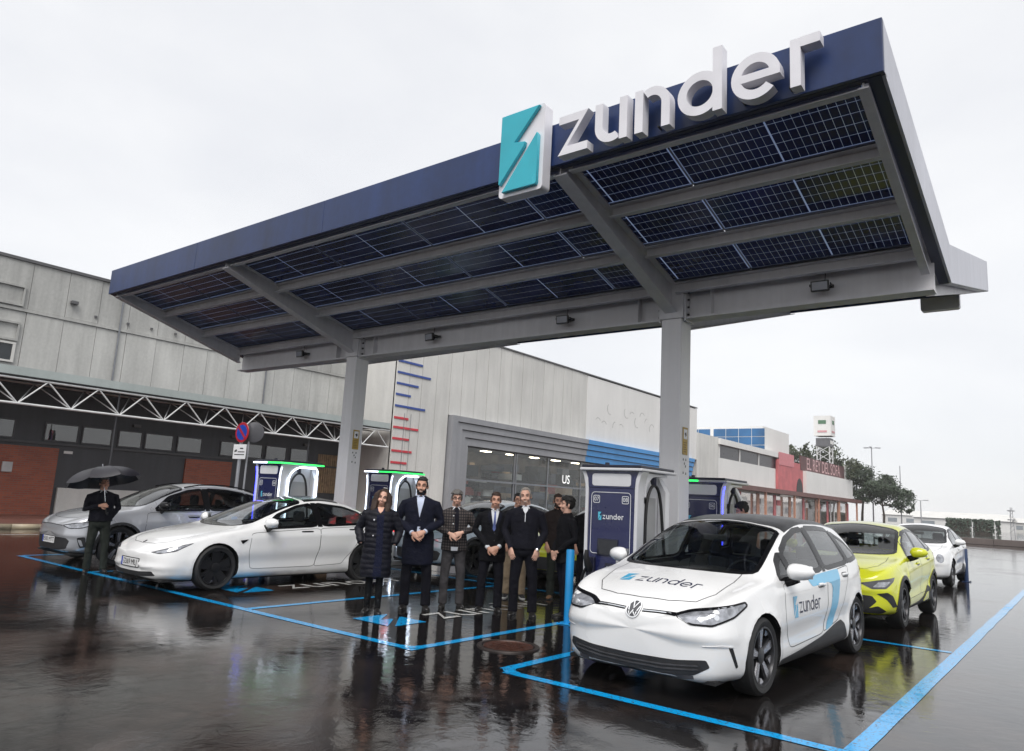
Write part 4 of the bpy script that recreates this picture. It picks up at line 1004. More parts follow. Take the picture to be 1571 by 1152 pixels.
    MB().prism(rrect(-0.29, 1.825, 0.29, 1.985, 0.035), fr, -0.012, -0.0065).build('header_panel', CH_WHITE, e, recalc=True)
    MB().box(-0.47, 0.47, -0.06, 0.95, 2.022, 2.062).build('roof', CH_WHITE, e, bevel=0.015)
    MB().box(-0.445, 0.445, -0.045, 0.935, 2.063, 2.10).build('roof_cap', CH_DARK, e, bevel=0.015)
    if roof_led:
        MB().box(-0.476, 0.0, -0.066, -0.061, 2.03, 2.058).build('roof_light', LED_W if roof_led == 1 else LED_G, e)
        MB().box(0.002, 0.476, -0.066, -0.061, 2.03, 2.058).build('roof_light', LED_G if roof_led == 1 else LED_OFF, e)
        if roof_led == 1: MB().box(0.471, 0.476, -0.05, 0.95, 2.03, 2.058).build('roof_light', LED_G, e)
    for s, c in ((-1, edge_l), (1, edge_r)):
        if c is not None: MB().tube([(s * 0.389, -0.014, 0.3), (s * 0.392, -0.014, 1.72), (s * 0.402, -0.014, 1.86), (s * 0.43, -0.014, 1.96)], 0.011, 6).build('edge_light', c, e)
    if arch is not None:
        for s in (-1, 1):
            X = s * 0.412
            pts = [(X, 0.174, 0.35), (X, 0.174, 1.62)] + [(X, 0.172 + 0.30 - 0.30 * math.cos(R(a)), 1.70 + 0.28 * math.sin(R(a))) for a in range(0, 91, 15)] + [(X, 0.80, 1.985), (X, 0.84, 1.93), (X, 0.845, 0.35)]
            MB().tube(pts, 0.017, 6).build('arch_light', arch, e, smooth=40)
    # printed outline, bay numbers, wordmark, screen and reader
    pl = lambda u, v, k=0: (u, -0.0095 - 0.0012 * k, v)
    o_, i_ = rrect(-0.295, 0.95, 0.295, 1.745, 0.05), rrect(-0.288, 0.957, 0.288, 1.738, 0.045)
    MB().strip(o_, i_, lambda u, v, w: (u, -0.0085 + w, v), -0.001, 0.0, closed=True).build('outline', PRINT_W, e, recalc=True)
    for sx, n in ((-0.215, nums[0]), (0.215, nums[1])):
        b = MB().strip(rrect(sx - 0.05, 1.60, sx + 0.05, 1.70, 0.02), rrect(sx - 0.043, 1.607, sx + 0.043, 1.693, 0.016), lambda u, v, w: (u, -0.0085 + w, v), -0.001, 0.0, closed=True).build('number_frame', PRINT_W, e, recalc=True)
        text_flat('bay_number', n, 0.075, lambda u, v: (sx + u, -0.0095, 1.65 + v), PRINT_W, b)
    bolt_flat('bolt_mark', -0.185, 1.38, 0.052, 0.105, pl, PRINT_C, e)
    word_flat('lettering', -0.115, 1.395, 0.052, pl, PRINT_W, e)
    sc_ = MB().box(-0.185, 0.125, -0.014, -0.0005, 0.93, 1.145).build('screen_bezel', CH_DARK, e, bevel=0.006)
    MB().box(-0.17, 0.11, -0.0165, -0.0145, 0.945, 1.13).build('screen', M('screen_dark', (0.02, 0.022, 0.028), 0.08), sc_)
    rd = MB().box(-0.06, 0.08, -0.012, -0.0005, 0.70, 0.84).build('card_reader', CH_DARK, e, bevel=0.006)
    MB().box(-0.035, 0.03, -0.0145, -0.0125, 0.745, 0.80).build('reader_display', M('reader_grey', (0.4, 0.42, 0.45), 0.3), rd)
    MB().lathe([(0.0, 0), (0.032, 0), (0.032, 0.008), (0.026, 0.012), (0, 0.012)], 16, lambda a, b, h: (0.13 + a, -0.0005 - h, 0.87 + b)).build('stop_button', CH_GREY, e, smooth=40)
    MB().tube([(-0.25, 0.3, 2.10), (-0.25, 0.3, 2.15)], [0.035, 0.03], 10).build('antenna', CH_DARK, e, smooth=40)
    return e
def smooth_path(pts, n):
    P = [Vector(p) for p in pts]; out = []
    for i in range(len(P) - 1):
        p0 = P[max(0, i - 1)]; p1 = P[i]; p2 = P[i + 1]; p3 = P[min(len(P) - 1, i + 2)]
        for k in range(n):
            t = k / n
            out.append(0.5 * ((2 * p1) + (p2 - p0) * t + (2 * p0 - 5 * p1 + 4 * p2 - p3) * t * t + (3 * p1 - p0 - 3 * p2 + p3) * t ** 3))
    out.append(P[-1]); return out
charger(-4.90, 8.42, 'unlit navy charging station numbered 07 and 08 beside the hatchback', ('07', '08'), 0, None, None, None)
charger(-4.96, 11.35, 'navy charging station behind the right column with a blue edge light', ('05', '06'), 2, LED_B, LED_B, None)
charger(-12.64, 8.46, 'lit charging station behind the white saloon with green roof edge', ('03', '04'), 1, LED_B, LED_W, LED_W)
charger(-12.64, 11.35, 'lit charging station right of the left column behind the woman', ('01', '02'), 1, LED_W, LED_W, LED_W)

BOL = M('bollard_blue', (0.008, 0.24, 0.56), 0.38, 0, 0.12, 3)
def bollard(x, y, label, h=0.96, BOL=BOL):
    e = empty('bollard', (x, y, 0)); tag(e, label, 'bollard', 'blue steel bollards')
    MB().lathe([(0.0, 0.006), (0.055, 0.006), (0.055, h - 0.012), (0.048, h), (0.0, h)], 20).build('post', BOL, e, smooth=35)
    MB().box(-0.11, 0.11, -0.11, 0.11, 0.0, 0.014).build('base_plate', BOL, e, bevel=0.004)
    for a in (-1, 1):
        for b in (-1, 1): MB().tube([(a * 0.085, b * 0.085, 0.014), (a * 0.085, b * 0.085, 0.03)], 0.012, 6).build('bolt', DARKSTEEL, e)
bollard(-5.52, 8.45, 'tall blue bollard at the feet of the young man')
bollard(-4.38, 8.30, 'blue bollard whose top shows above the hatchback bonnet')
bollard(-13.25, 8.2, 'blue bollard between the silver crossover and its charger')
bollard(-12.05, 8.15, 'blue bollard hidden behind the white saloon')
bollard(-2.78, 24.4, 'dark blue bollard beside the farthest white car', 0.9, M('bollard_navy', (0.01, 0.03, 0.09), 0.4, 0, 0.12, 3))

# no-parking sign pair on two poles
def no_parking():
    e = empty('no_parking_sign', (-22.0, 13.6, 0), R(6)); tag(e, 'round red and blue no-parking sign with white plate on twin grey poles', 'traffic sign')
    RED = M('sign_red', (0.42, 0.015, 0.03), 0.35); BLU = M('sign_blue', (0.01, 0.06, 0.42), 0.35); GP = M('pole_grey', (0.36, 0.37, 0.40), 0.4, 0.4)
    disc = lambda z, y0: (lambda a, b, h: (a, y0 - h, z + b))
    d = MB().lathe([(0, 0), (0.33, 0), (0.34, 0.012), (0.33, 0.024), (0, 0.024)], 32, disc(3.3, -0.05)).build('disc', RED, e, smooth=40)
    MB().lathe([(0, 0), (0.255, 0), (0.255, 0.003), (0, 0.003)], 32, disc(3.3, -0.0745)).build('blue_field', BLU, d)
    MB().prism([(-0.22, 0.16), (-0.16, 0.22), (0.22, -0.16), (0.16, -0.22)], lambda u, v, w: (u, w, 3.3 + v), -0.082, -0.078).build('red_bar', RED, d, recalc=True)
    p = MB().box(-0.34, 0.30, -0.07, -0.055, 2.42, 2.90).build('plate', PRINT_W, e, bevel=0.006)
    mb = MB().box(-0.26, 0.24, -0.0735, -0.0715, 2.55, 2.58).box(-0.10, 0.24, -0.0735, -0.0715, 2.64, 2.67).box(0.0, 0.16, -0.0735, -0.0715, 2.75, 2.79); mb.build('printed_line', BLK, p)
    MB().prism([(-0.28, 2.64), (-0.16, 2.66), (-0.14, 2.70), (-0.18, 2.74), (-0.26, 2.70)], lambda u, v, w: (u, w, v), -0.0735, -0.0715).build('vehicle_icon', BLK, p, recalc=True)
    MB().tube([(-0.07, 0, 0), (-0.07, 0, 3.6)], 0.055, 10).build('pole', GP, e, smooth=40)
    MB().tube([(0.18, 0.1, 0), (0.18, 0.1, 3.45)], 0.03, 10).build('pole', GP, e, smooth=40)
    d2 = MB().lathe([(0, 0), (0.33, 0), (0.34, 0.012), (0.33, 0.024), (0, 0.024)], 32, lambda a, b, h: (0.34 + a * 0.75 + h * .6, 0.12 + a * 0.6 + h, 3.32 + b)).build('second_disc', M('sign_back', (0.07, 0.07, 0.08), 0.5), e, smooth=40)
no_parking()

# yellow surveillance notices on the columns, with pictograms below
def notice(x, z, label):
    e = empty('surveillance_notice', (x + 0.172, 10.39, z)); tag(e, label, 'notice')
    YE = M('notice_yellow', (0.42, 0.27, 0.03), 0.45); 
    p = MB().box(0.0, 0.008, -0.085, 0.085, -0.21, 0.21).build('plate', YE, e, bevel=0.003)
    MB().box(0.0085, 0.0095, -0.06, 0.06, 0.03, 0.18).build('white_field', PRINT_W, p)
    MB().prism([(-0.035, 0.11), (0.02, 0.14), (0.035, 0.09), (0.0, 0.06), (-0.01, 0.09)], lambda u, v, w: (0.0097 + w, u, v), 0, 0.001).build('camera_icon', BLK, p, recalc=True)
    mb = MB()
    for i in range(5): mb.box(0.0085, 0.0092, -0.06, 0.05 - 0.012 * (i % 3), -0.03 - i * 0.035, -0.018 - i * 0.035)
    tag(mb.build('fine_print', M('notice_print', (0.16, 0.10, 0.02), 0.6), p), kind='stuff')
    mb = MB()
    for (u, v) in ((-0.05, -0.30), (0.04, -0.30), (-0.01, -0.36), (0.03, -0.40), (-0.05, -0.50), (0.04, -0.51)):
        mb.prism([(u - 0.014, v), (u + 0.014, v + 0.004), (u + 0.010, v + 0.034), (u - 0.008, v + 0.036)], lambda a, b, w: (0.0012 + w, a, b), 0, 0.001)
    tag(mb.build('pictogram', M('print_black', (0.03, 0.03, 0.03), 0.5), e, recalc=True), kind='stuff')
notice(COLS[0], 2.68, 'yellow camera notice on the left canopy column')
notice(COLS[1], 2.60, 'yellow camera notice on the right canopy column')
# ================================================================== cars: lofted bodies, real openings, surface-following details
def pchip(pts):
    xs = [p[0] for p in pts]; ys = [p[1] for p in pts]; n = len(xs)
    h = [xs[i + 1] - xs[i] for i in range(n - 1)]; d = [(ys[i + 1] - ys[i]) / h[i] for i in range(n - 1)]
    m = [0.0] * n; m[0] = d[0]; m[-1] = d[-1]
    for i in range(1, n - 1):
        if d[i - 1] * d[i] > 0:
            w1 = 2 * h[i] + h[i - 1]; w2 = h[i] + 2 * h[i - 1]; m[i] = (w1 + w2) / (w1 / d[i - 1] + w2 / d[i])
    def f(x):
        if x <= xs[0]: return ys[0]
        if x >= xs[-1]: return ys[-1]
        i = max(j for j in range(n - 1) if xs[j] <= x); t = (x - xs[i]) / h[i]
        return ys[i] * (1 + 2 * t) * (1 - t) ** 2 + m[i] * h[i] * t * (1 - t) ** 2 + ys[i + 1] * t * t * (3 - 2 * t) + m[i + 1] * h[i] * t * t * (t - 1)
    return f
def hermite(P, k, counts):
    out = [P[0]]; n = len(P)
    T = []
    for i in range(n):
        a = P[max(0, i - 1)]; b = P[min(n - 1, i + 1)]; T.append(((b[0] - a[0]) * k, (b[1] - a[1]) * k))
    T[0] = ((P[1][0] - P[0][0]), 0.0); T[-1] = (P[-1][0] - P[-2][0], 0.0)
    for i in range(n - 1):
        p, q = P[i], P[i + 1]; L_ = math.hypot(q[0] - p[0], q[1] - p[1])
        def sc_(t):
            l = math.hypot(*t); return (t[0] * min(1, L_ * 1.0 / l), t[1] * min(1, L_ * 1.0 / l)) if l > 1e-9 else (0, 0)
        t0, t1 = sc_(T[i]), sc_(T[i + 1])
        for c in range(1, counts[i] + 1):
            t = c / counts[i]; h00 = (1 + 2 * t) * (1 - t) ** 2; h10 = t * (1 - t) ** 2; h01 = t * t * (3 - 2 * t); h11 = t * t * (t - 1)
            out.append((p[0] * h00 + t0[0] * h10 + q[0] * h01 + t1[0] * h11, p[1] * h00 + t0[1] * h10 + q[1] * h01 + t1[1] * h11))
    return out
FRAMES = {'side': (Vector((0, 1, 0)), Vector((0, 0, 1)), Vector((-1, 0, 0))), 'side_r': (Vector((0, 1, 0)), Vector((0, 0, 1)), Vector((1, 0, 0))),
          'top': (Vector((1, 0, 0)), Vector((0, 1, 0)), Vector((0, 0, -1))), 'front': (Vector((1, 0, 0)), Vector((0, 0, 1)), Vector((0, 1, 0))),
          'rear': (Vector((1, 0, 0)), Vector((0, 0, 1)), Vector((0, -1, 0)))}
def in_poly(u, v, poly):
    c = False; n = len(poly); j = n - 1
    for i in range(n):
        a, b = poly[i], poly[j]
        if (a[1] > v) != (b[1] > v) and u < (b[0] - a[0]) * (v - a[1]) / (b[1] - a[1]) + a[0]: c = not c
        j = i
    return c
def smooth_poly(poly, n=3, r_=0.25):
    """round the corners of a polygon"""
    out = []; k = len(poly)
    for i in range(k):
        p0 = Vector(poly[i - 1]); p = Vector(poly[i]); p1 = Vector(poly[(i + 1) % k])
        a = p + (p0 - p) * r_; b = p + (p1 - p) * r_
        for j in range(n + 1):
            t = j / n; q = a.lerp(p, t).lerp(p.lerp(b, t), t); out.append((q.x, q.y))
    return out
class Car:
    def __init__(s, name, label, spec, paint, x, nose_y, rz=0.0, group='parked electric cars', cat='car'):
        s.sp = spec; s.L = spec['L']; s.paint = paint
        s.e = empty(name, (x, nose_y, 0)); s.e.rotation_euler = (0, 0, rz); tag(s.e, label, cat, group)
        s.loft()
    def loft(s):
        sp = s.sp; C = {k: pchip(sp[k]) for k in ('zb', 'W', 'zm', 'zs', 'ws', 'zr', 'wr', 'zt')}; L_ = s.L; s.C = C
        ys = [0.6 * (i / 16) ** 2.0 for i in range(16)] + [0.6 + (L_ - 1.1) * i / 62 for i in range(62)] + [L_ - 0.5 * (1 - i / 12) ** 2.0 for i in range(13)]
        counts = (2, 3, 7, 7, 8, 5, 5); verts = []; n = None
        flare = sp.get('flare', 0.012); wc = sp['wheels']; wr_ = sp['arch']
        for y in ys:
            W = C['W'](y); zb = C['zb'](y); zm = C['zm'](y); zs = C['zs'](y); ws = C['ws'](y) * W; zr = C['zr'](y); wr = min(C['wr'](y), ws * 0.985); zt = C['zt'](y)
            P = [(0.0, zb), (W * 0.80, zb), (W * 0.955, zb + 0.07), (W, zm), (ws, zs), (wr, zr), (wr * 0.55, zr + (zt - zr) * 0.74), (0.0, zt)]
            half = hermite(P, 0.42, counts)
            for i_ in range(len(half)):
                hx, hz = half[i_]
                if hx > W * 0.7 and hz < zs + 0.02:
                    for (wy, wz) in wc:
                        d = math.hypot(y - wy, hz - wz); t = (d - wr_) / 0.09
                        if -0.6 < t < 1: hx += flare * (1 - abs(t)) ** 1.0
                    for (cy, cz, sl, amp, wd) in sp.get('crease', ()):
                        zc = cz + sl * (y - cy)
                        if sp['wheels'][0][0] + 0.3 < y < sp['wheels'][1][0] + 0.2: hx += amp * math.exp(-((hz - zc) / wd) ** 2)
                half[i_] = (hx, hz)
            ring = [(-a, b) for a, b in half[1:-1]][::1]
            full = half + [(-a, b) for a, b in reversed(half[1:-1])]
            n = len(full)
            verts += [(a, y, b) for a, b in full]
        if 'ridge' in sp:      # pressed ledge running across the bumper
            zr0, amp, up, dn, yl = sp['ridge']
            for k, (a, y, b) in enumerate(verts):
                if y < yl:
                    d = b - zr0; g = amp * math.exp(-(d / (up if d > 0 else dn)) ** 2) * (1 - y / yl) ** .5; l = math.hypot(a, .55)
                    verts[k] = (a + g * .6 * a / l, y - g * .55 / l - g * .3, b)
        f = []
        for i in range(len(ys) - 1):
            for j in range(n):
                j2 = (j + 1) % n; f.append((i * n + j, (i + 1) * n + j, (i + 1) * n + j2, i * n + j2))
        bm = bmesh.new(); vs = [bm.verts.new(v) for v in verts]
        for q in f: bm.faces.new([vs[i] for i in q])
        for base, rev in ((0, False), ((len(ys) - 1) * n, True)):
            c = sum((Vector(verts[base + j]) for j in range(n)), Vector()) / n; prev = [vs[base + j] for j in range(n)]
            for sc2, bul in ((.8, .006), (.6, .010), (.4, .0125), (.2, .0135)):
                ring = []
                for j in range(n):
                    p = c + (Vector(verts[base + j]) - c) * sc2; p.y += bul if rev else -bul; ring.append(bm.verts.new(p))
                for j in range(n):
                    t = [prev[j], prev[(j + 1) % n], ring[(j + 1) % n], ring[j]]; bm.faces.new(t[::-1] if rev else t)
                prev = ring
            cv = bm.verts.new(c + Vector((0, .014 if rev else -.014, 0)))
            for j in range(n):
                t = [prev[j], prev[(j + 1) % n], cv]
                bm.faces.new(t[::-1] if rev else t)
        bmesh.ops.recalc_face_normals(bm, faces=bm.faces); bm.normal_update()
        s.bm = bm; s.bvh = BVHTree.FromBMesh(bm)
    # --- projecting onto the body
    def hit(s, frame, u, v, off=0.0):
        U, V, D = FRAMES[frame] if isinstance(frame, str) else frame
        o = U * u + V * v - D * 6.0
        loc, nrm, idx, d = s.bvh.ray_cast(o, D)
        if loc is None:
            loc, nrm, idx, d = s.bvh.find_nearest(U * u + V * v - D * 1.0); 
        if nrm.dot(D) > 0: nrm = -nrm
        return loc + nrm * off
    def patch(s, name, poly, frame, mat, parent=None, off=0.003, step=0.05, depth=0.0, rim=True):
        """a sheet that follows the body surface inside a projected polygon"""
        bm = bmesh.new(); vs = [bm.verts.new((a, b, 0)) for a, b in poly]
        for tri in tessellate_polygon([[Vector((a, b, 0)) for a, b in poly]]):
            try: bm.faces.new([vs[i] for i in tri])
            except ValueError: pass
        us = [p[0] for p in poly]; vv = [p[1] for p in poly]
        for k, (a, b) in enumerate(((min(us), max(us)), (min(vv), max(vv)))):
            m = int((b - a) / step)
            for i in range(1, m + 1):
                c = a + (b - a) * i / (m + 1)
                bmesh.ops.bisect_plane(bm, geom=bm.verts[:] + bm.edges[:] + bm.faces[:], plane_co=(c, 0, 0) if k == 0 else (0, c, 0), plane_no=(1, 0, 0) if k == 0 else (0, 1, 0))
        bmesh.ops.remove_doubles(bm, verts=bm.verts, dist=1e-5)
        uv = [(v.co.x, v.co.y) for v in bm.verts]
        if rim:
            be = [e for e in bm.edges if e.is_boundary]
            g = bmesh.ops.extrude_edge_only(bm, edges=be)['geom']; newv = {v for v in g if isinstance(v, bmesh.types.BMVert)}
        else: newv = set()
        D = (FRAMES[frame] if isinstance(frame, str) else frame)[2]
        for v in bm.verts:
            u_, w_ = v.co.x, v.co.y
            v.co = s.hit(frame, u_, w_, off if v not in newv else -0.006 - depth)
        bmesh.ops.recalc_face_normals(bm, faces=bm.faces)
        # make sure it faces out
        if bm.faces:
            bm.faces.ensure_lookup_table(); tot = sum((f.normal * f.calc_area() for f in bm.faces), Vector())
            if tot.dot(D) > 0: bmesh.ops.reverse_faces(bm, faces=bm.faces)
        return s.fin(name, bm, mat, parent, 40)
    def ribbon(s, name, path, width, frame, mat, parent=None, off=0.002, closed=False, res=0.05, mirror=False):
        sides = (frame,) if not mirror else (frame, 'side_r')
        for fr in sides:
            mb = MB()
            P = []; k = len(path); rng = range(k) if closed else range(k - 1)
            for i in rng:
                a, b = Vector(path[i]), Vector(path[(i + 1) % k]); m = max(1, int((b - a).length / res))
                for j in range(m): P.append(a.lerp(b, j / m))
            if not closed: P.append(Vector(path[-1]))
            n = len(P); v = []
            for i in range(n):
                a = P[i - 1] if (closed or i) else P[0]; b = P[(i + 1) % n] if (closed or i < n - 1) else P[-1]
                t = (b - a); t = t.normalized() if t.length > 0 else Vector((1, 0)); nn = Vector((-t.y, t.x)) * (width / 2)
                l, r_ = P[i] + nn, P[i] - nn; v += [s.hit(fr, l.x, l.y, off), s.hit(fr, r_.x, r_.y, off)]
            f = [(2 * i, 2 * ((i + 1) % n), 2 * ((i + 1) % n) + 1, 2 * i + 1) for i in (range(n) if closed else range(n - 1))]
            mb.add(v, f); o = mb.build(name, mat, parent or s.e, smooth=60)
        return o
    def print_word(s, name, frame, u0, v0, h, mat, parent=None, flip=1, off=0.003, slant=0.0, t=0.2):
        return word_flat(name, 0, 0, 1.0, lambda a, b, k: s.hit(frame, u0 + flip * (a * h + slant * b * h), v0 + b * h, off + 0.0008 * k), mat, parent or s.e, t)
    def print_bolt(s, name, frame, u0, v0, w, h, mat, parent=None, flip=1, off=0.003, slant=0.0):
        return bolt_flat(name, 0, 0, 1.0, 1.0, lambda a, b, k: s.hit(frame, u0 + flip * (a * w + slant * b * h), v0 + b * h, off), mat, parent or s.e)
    # --- cutting
    def cut(s, poly, frame, sel):
        U, V, D = FRAMES[frame]; bm = s.bm
        us = [p[0] for p in poly]; vs = [p[1] for p in poly]; u0, u1, v0, v1 = min(us) - .12, max(us) + .12, min(vs) - .12, max(vs) + .12
        fs = []
        for f in bm.faces:
            c = f.calc_center_median(); a, b = c.dot(U), c.dot(V)
            if u0 < a < u1 and v0 < b < v1 and sel(c, f.normal): fs.append(f)
        geom = set(fs)
        for f in fs: geom.update(f.edges); geom.update(f.verts)
        geom = list(geom)
        for i in range(len(poly)):
            a, b = Vector(poly[i]), Vector(poly[(i + 1) % len(poly)]); t = b - a
            if t.length < 1e-6: continue
            no = U * (-t.y) + V * t.x; co = U * a.x + V * a.y
            geom = bmesh.ops.bisect_plane(bm, geom=geom, plane_co=co, plane_no=no, dist=1e-5)['geom']
        out = []
        for f in geom:
            if isinstance(f, bmesh.types.BMFace) and f.is_valid:
                c = f.calc_center_median()
                if in_poly(c.dot(U), c.dot(V), poly) and sel(c, f.normal): out.append(f)
        return out
    def take(s, faces, half=None):
        """move faces into their own bmesh"""
        nb = bmesh.new(); mp = {}
        keep = [f for f in faces if half is None or f.calc_center_median().x * half > 0]
        for f in keep:
            vs = []
            for v in f.verts:
                if v not in mp: mp[v] = nb.verts.new(v.co)
                vs.append(mp[v])
            try: nb.faces.new(vs)
            except ValueError: pass
        return nb
    def drop(s, faces): bmesh.ops.delete(s.bm, geom=faces, context='FACES')
    def fin(s, name, bm, mat, parent=None, smooth=60):
        me = bpy.data.meshes.new(name); bm.to_mesh(me); bm.free()
        for m in (mat if isinstance(mat, (list, tuple)) else [mat]): me.materials.append(m)
        me.polygons.foreach_set('use_smooth', [True] * len(me.polygons)); me.set_sharp_from_angle(angle=R(smooth))
        o = bpy.data.objects.new(name, me); COL.objects.link(o); o.parent = parent or s.e
        return o
    def panel(s, name, poly, frame, sel, mat, both=False, **kw):
        fs = s.cut(poly, frame, sel); out = []
        for hf in ((1, -1) if both else (None,)):
            nb = s.take(fs, hf)
            if len(nb.faces): out.append(s.fin(name, nb, mat))
            else: nb.free(); out.append(None)
        s.drop(fs); return out

CAR_GLASS = glass_mat('car_glass', (0.52, 0.56, 0.56), 1.2)
CAR_GLASS_C = glass_mat('car_windscreen', (0.55, 0.60, 0.60), 1.2)
TYRE = M('tyre_rubber', (0.014, 0.014, 0.015), 0.7, 0, 0.25, 8, 0.2, 60)
GLOSSB = M('gloss_black', (0.005, 0.005, 0.006), 0.22, 0, 0.1, 3, spec=0.22)
PLAST = M('black_plastic', (0.018, 0.018, 0.020), 0.5, 0, 0.2, 10, 0.15, 120)
SEAM = M('panel_gap', (0.02, 0.02, 0.022), 0.7)
CHROME = M('chrome', (0.65, 0.66, 0.68), 0.18, 0.9)
LAMP_CL = M('lamp_clear', (0.34, 0.35, 0.38), 0.08, 0.35, 0.45, 16, coat=1.0)
LAMP_IN = M('lamp_inner', (0.75, 0.77, 0.8), 0.15, 0.6)
LAMP_DK = M('lamp_dark', (0.05, 0.05, 0.055), 0.1, 0, 0.3, 10, coat=1.0)
LAMP_RED = M('lamp_red', (0.40, 0.012, 0.015), 0.15, coat=1.0)
TRIMG = M('interior_cloth', (0.022, 0.023, 0.026), 0.8, 0, 0.2, 20)
LINER = M('arch_liner', (0.006, 0.006, 0.007), 0.9)
PLATEW = M('plate_white', (0.7, 0.7, 0.7), 0.4)
ALLOY_D = M('alloy_dark', (0.030, 0.030, 0.033), 0.3, 0.5)
ALLOY_L = M('alloy_bright', (0.42, 0.42, 0.45), 0.25, 0.85)
def paint(name, c, metal=0.0): return M(name, c, 0.28, metal, 0.025, 1.2, coat=1.0, rvar=0.03, bump=0.03, bscale=190)
def wheel_meshes(rad, rim_r, width, style, rim_mat, face_mat):
    """axis along x, outer face at +x; returns (tyre, rim) mesh data"""
    ax = lambda a, b, h: (h, a, b); w = width / 2
    pr = [(rim_r - 0.004, -w + 0.012), (rim_r + 0.02, -w), (rad - 0.035, -w - 0.004), (rad - 0.008, -w + 0.02), (rad, -w + 0.05), (rad, w - 0.05), (rad - 0.008, w - 0.02), (rad - 0.035, w + 0.004), (rim_r + 0.02, w), (rim_r - 0.004, w - 0.012)]
    mb = MB().lathe(pr, 48, ax, close=True)
    o = mb.build('t', TYRE, smooth=30, recalc=True); t = o.data; bpy.data.objects.remove(o)
    mb = MB(); R_ = rim_r
    mb.lathe([(R_ - 0.012, -w + 0.01), (R_, -w + 0.01), (R_, w - 0.006), (R_ - 0.014, w - 0.006), (R_ - 0.022, w - 0.03), (R_ - 0.022, -w + 0.05)], 48, ax, close=True)
    mb.lathe([(0.0, -0.03), (R_ * 0.55, -0.03), (R_ * 0.55, -0.01), (0, -0.01)], 32, ax)   # brake disc
    f0 = w - 0.035
    n = 5
    def spoke(a, w0, w1, r0, r1, m, t0, t1, skew=0.0):
        d = Vector((0, math.cos(a), math.sin(a))); p = Vector((0, -math.sin(a), math.cos(a)))
        pts = [d * r0 - p * w0, d * r0 + p * w0, d * r1 + p * (w1 + skew), d * r1 + p * (-w1 + skew)]
        xo = Vector((1, 0, 0)); dish = 0.03
        v = [q + xo * t0 for q in pts[:2]] + [q + xo * (t0 + dish * .4) for q in pts[2:]] + [q + xo * t1 for q in pts[:2]] + [q + xo * (t1 + dish * .4) for q in pts[2:]]
        mb.add(v, [(3, 2, 1, 0), (4, 5, 6, 7), (0, 1, 5, 4), (1, 2, 6, 5), (2, 3, 7, 6), (3, 0, 4, 7)], m)
    for k in range(n):
        a = 2 * math.pi * k / n + 0.35
        if style == 'blade':
            spoke(a, 0.032, 0.062, 0.05, R_ - 0.016, 0, f0 - 0.045, f0 - 0.012)
            spoke(a + 0.13, 0.010, 0.016, 0.05, R_ - 0.016, 1, f0 - 0.035, f0, -0.012); spoke(a - 0.13, 0.010, 0.016, 0.05, R_ - 0.016, 1, f0 - 0.035, f0, 0.012)
            spoke(a + math.pi / n, 0.006, 0.05, 0.19, R_ - 0.016, 1, f0 - 0.03, f0 - 0.004)
        elif style == 'disc':
            spoke(a, 0.05, 0.07, 0.04, R_ - 0.016, 0, f0 - 0.04, f0 - 0.006); spoke(a + math.pi / n, 0.02, 0.03, 0.05, R_ - 0.016, 0, f0 - 0.045, f0 - 0.014, 0.03)
        else:
            spoke(a + 0.10, 0.016, 0.020, 0.05, R_ - 0.016, 1, f0 - 0.04, f0, 0.012); spoke(a - 0.10, 0.016, 0.020, 0.05, R_ - 0.016, 1, f0 - 0.04, f0, -0.012)
    mb.lathe([(0.0, f0 - 0.05), (0.075, f0 - 0.05), (0.07, f0 + 0.004), (0.035, f0 + 0.012), (0, f0 + 0.012)], 20, ax, m=0)
    o = mb.build('r', [rim_mat, face_mat], smooth=35); r_ = o.data; bpy.data.objects.remove(o)
    return t, r_
def add_wheels(car, style, rim_mat, face_mat, rad, rim_r, inset=0.02, steer=0.0, width=0.225):
    t, r_ = wheel_meshes(rad, rim_r, width, style, rim_mat, face_mat)
    for (wy, wz) in car.sp['wheels']:
        W = car.C['W'](wy)
        for s in (1, -1):
            o = bpy.data.objects.new('wheel', t); COL.objects.link(o); o.parent = car.e; o.location = (s * (W - width / 2 - inset), wy, rad)
            if s < 0: o.rotation_euler = (0, 0, math.pi)
            if wy < 2: o.rotation_euler = (0, 0, o.rotation_euler[2] + steer)
            q = bpy.data.objects.new('rim', r_); COL.objects.link(q); q.parent = o
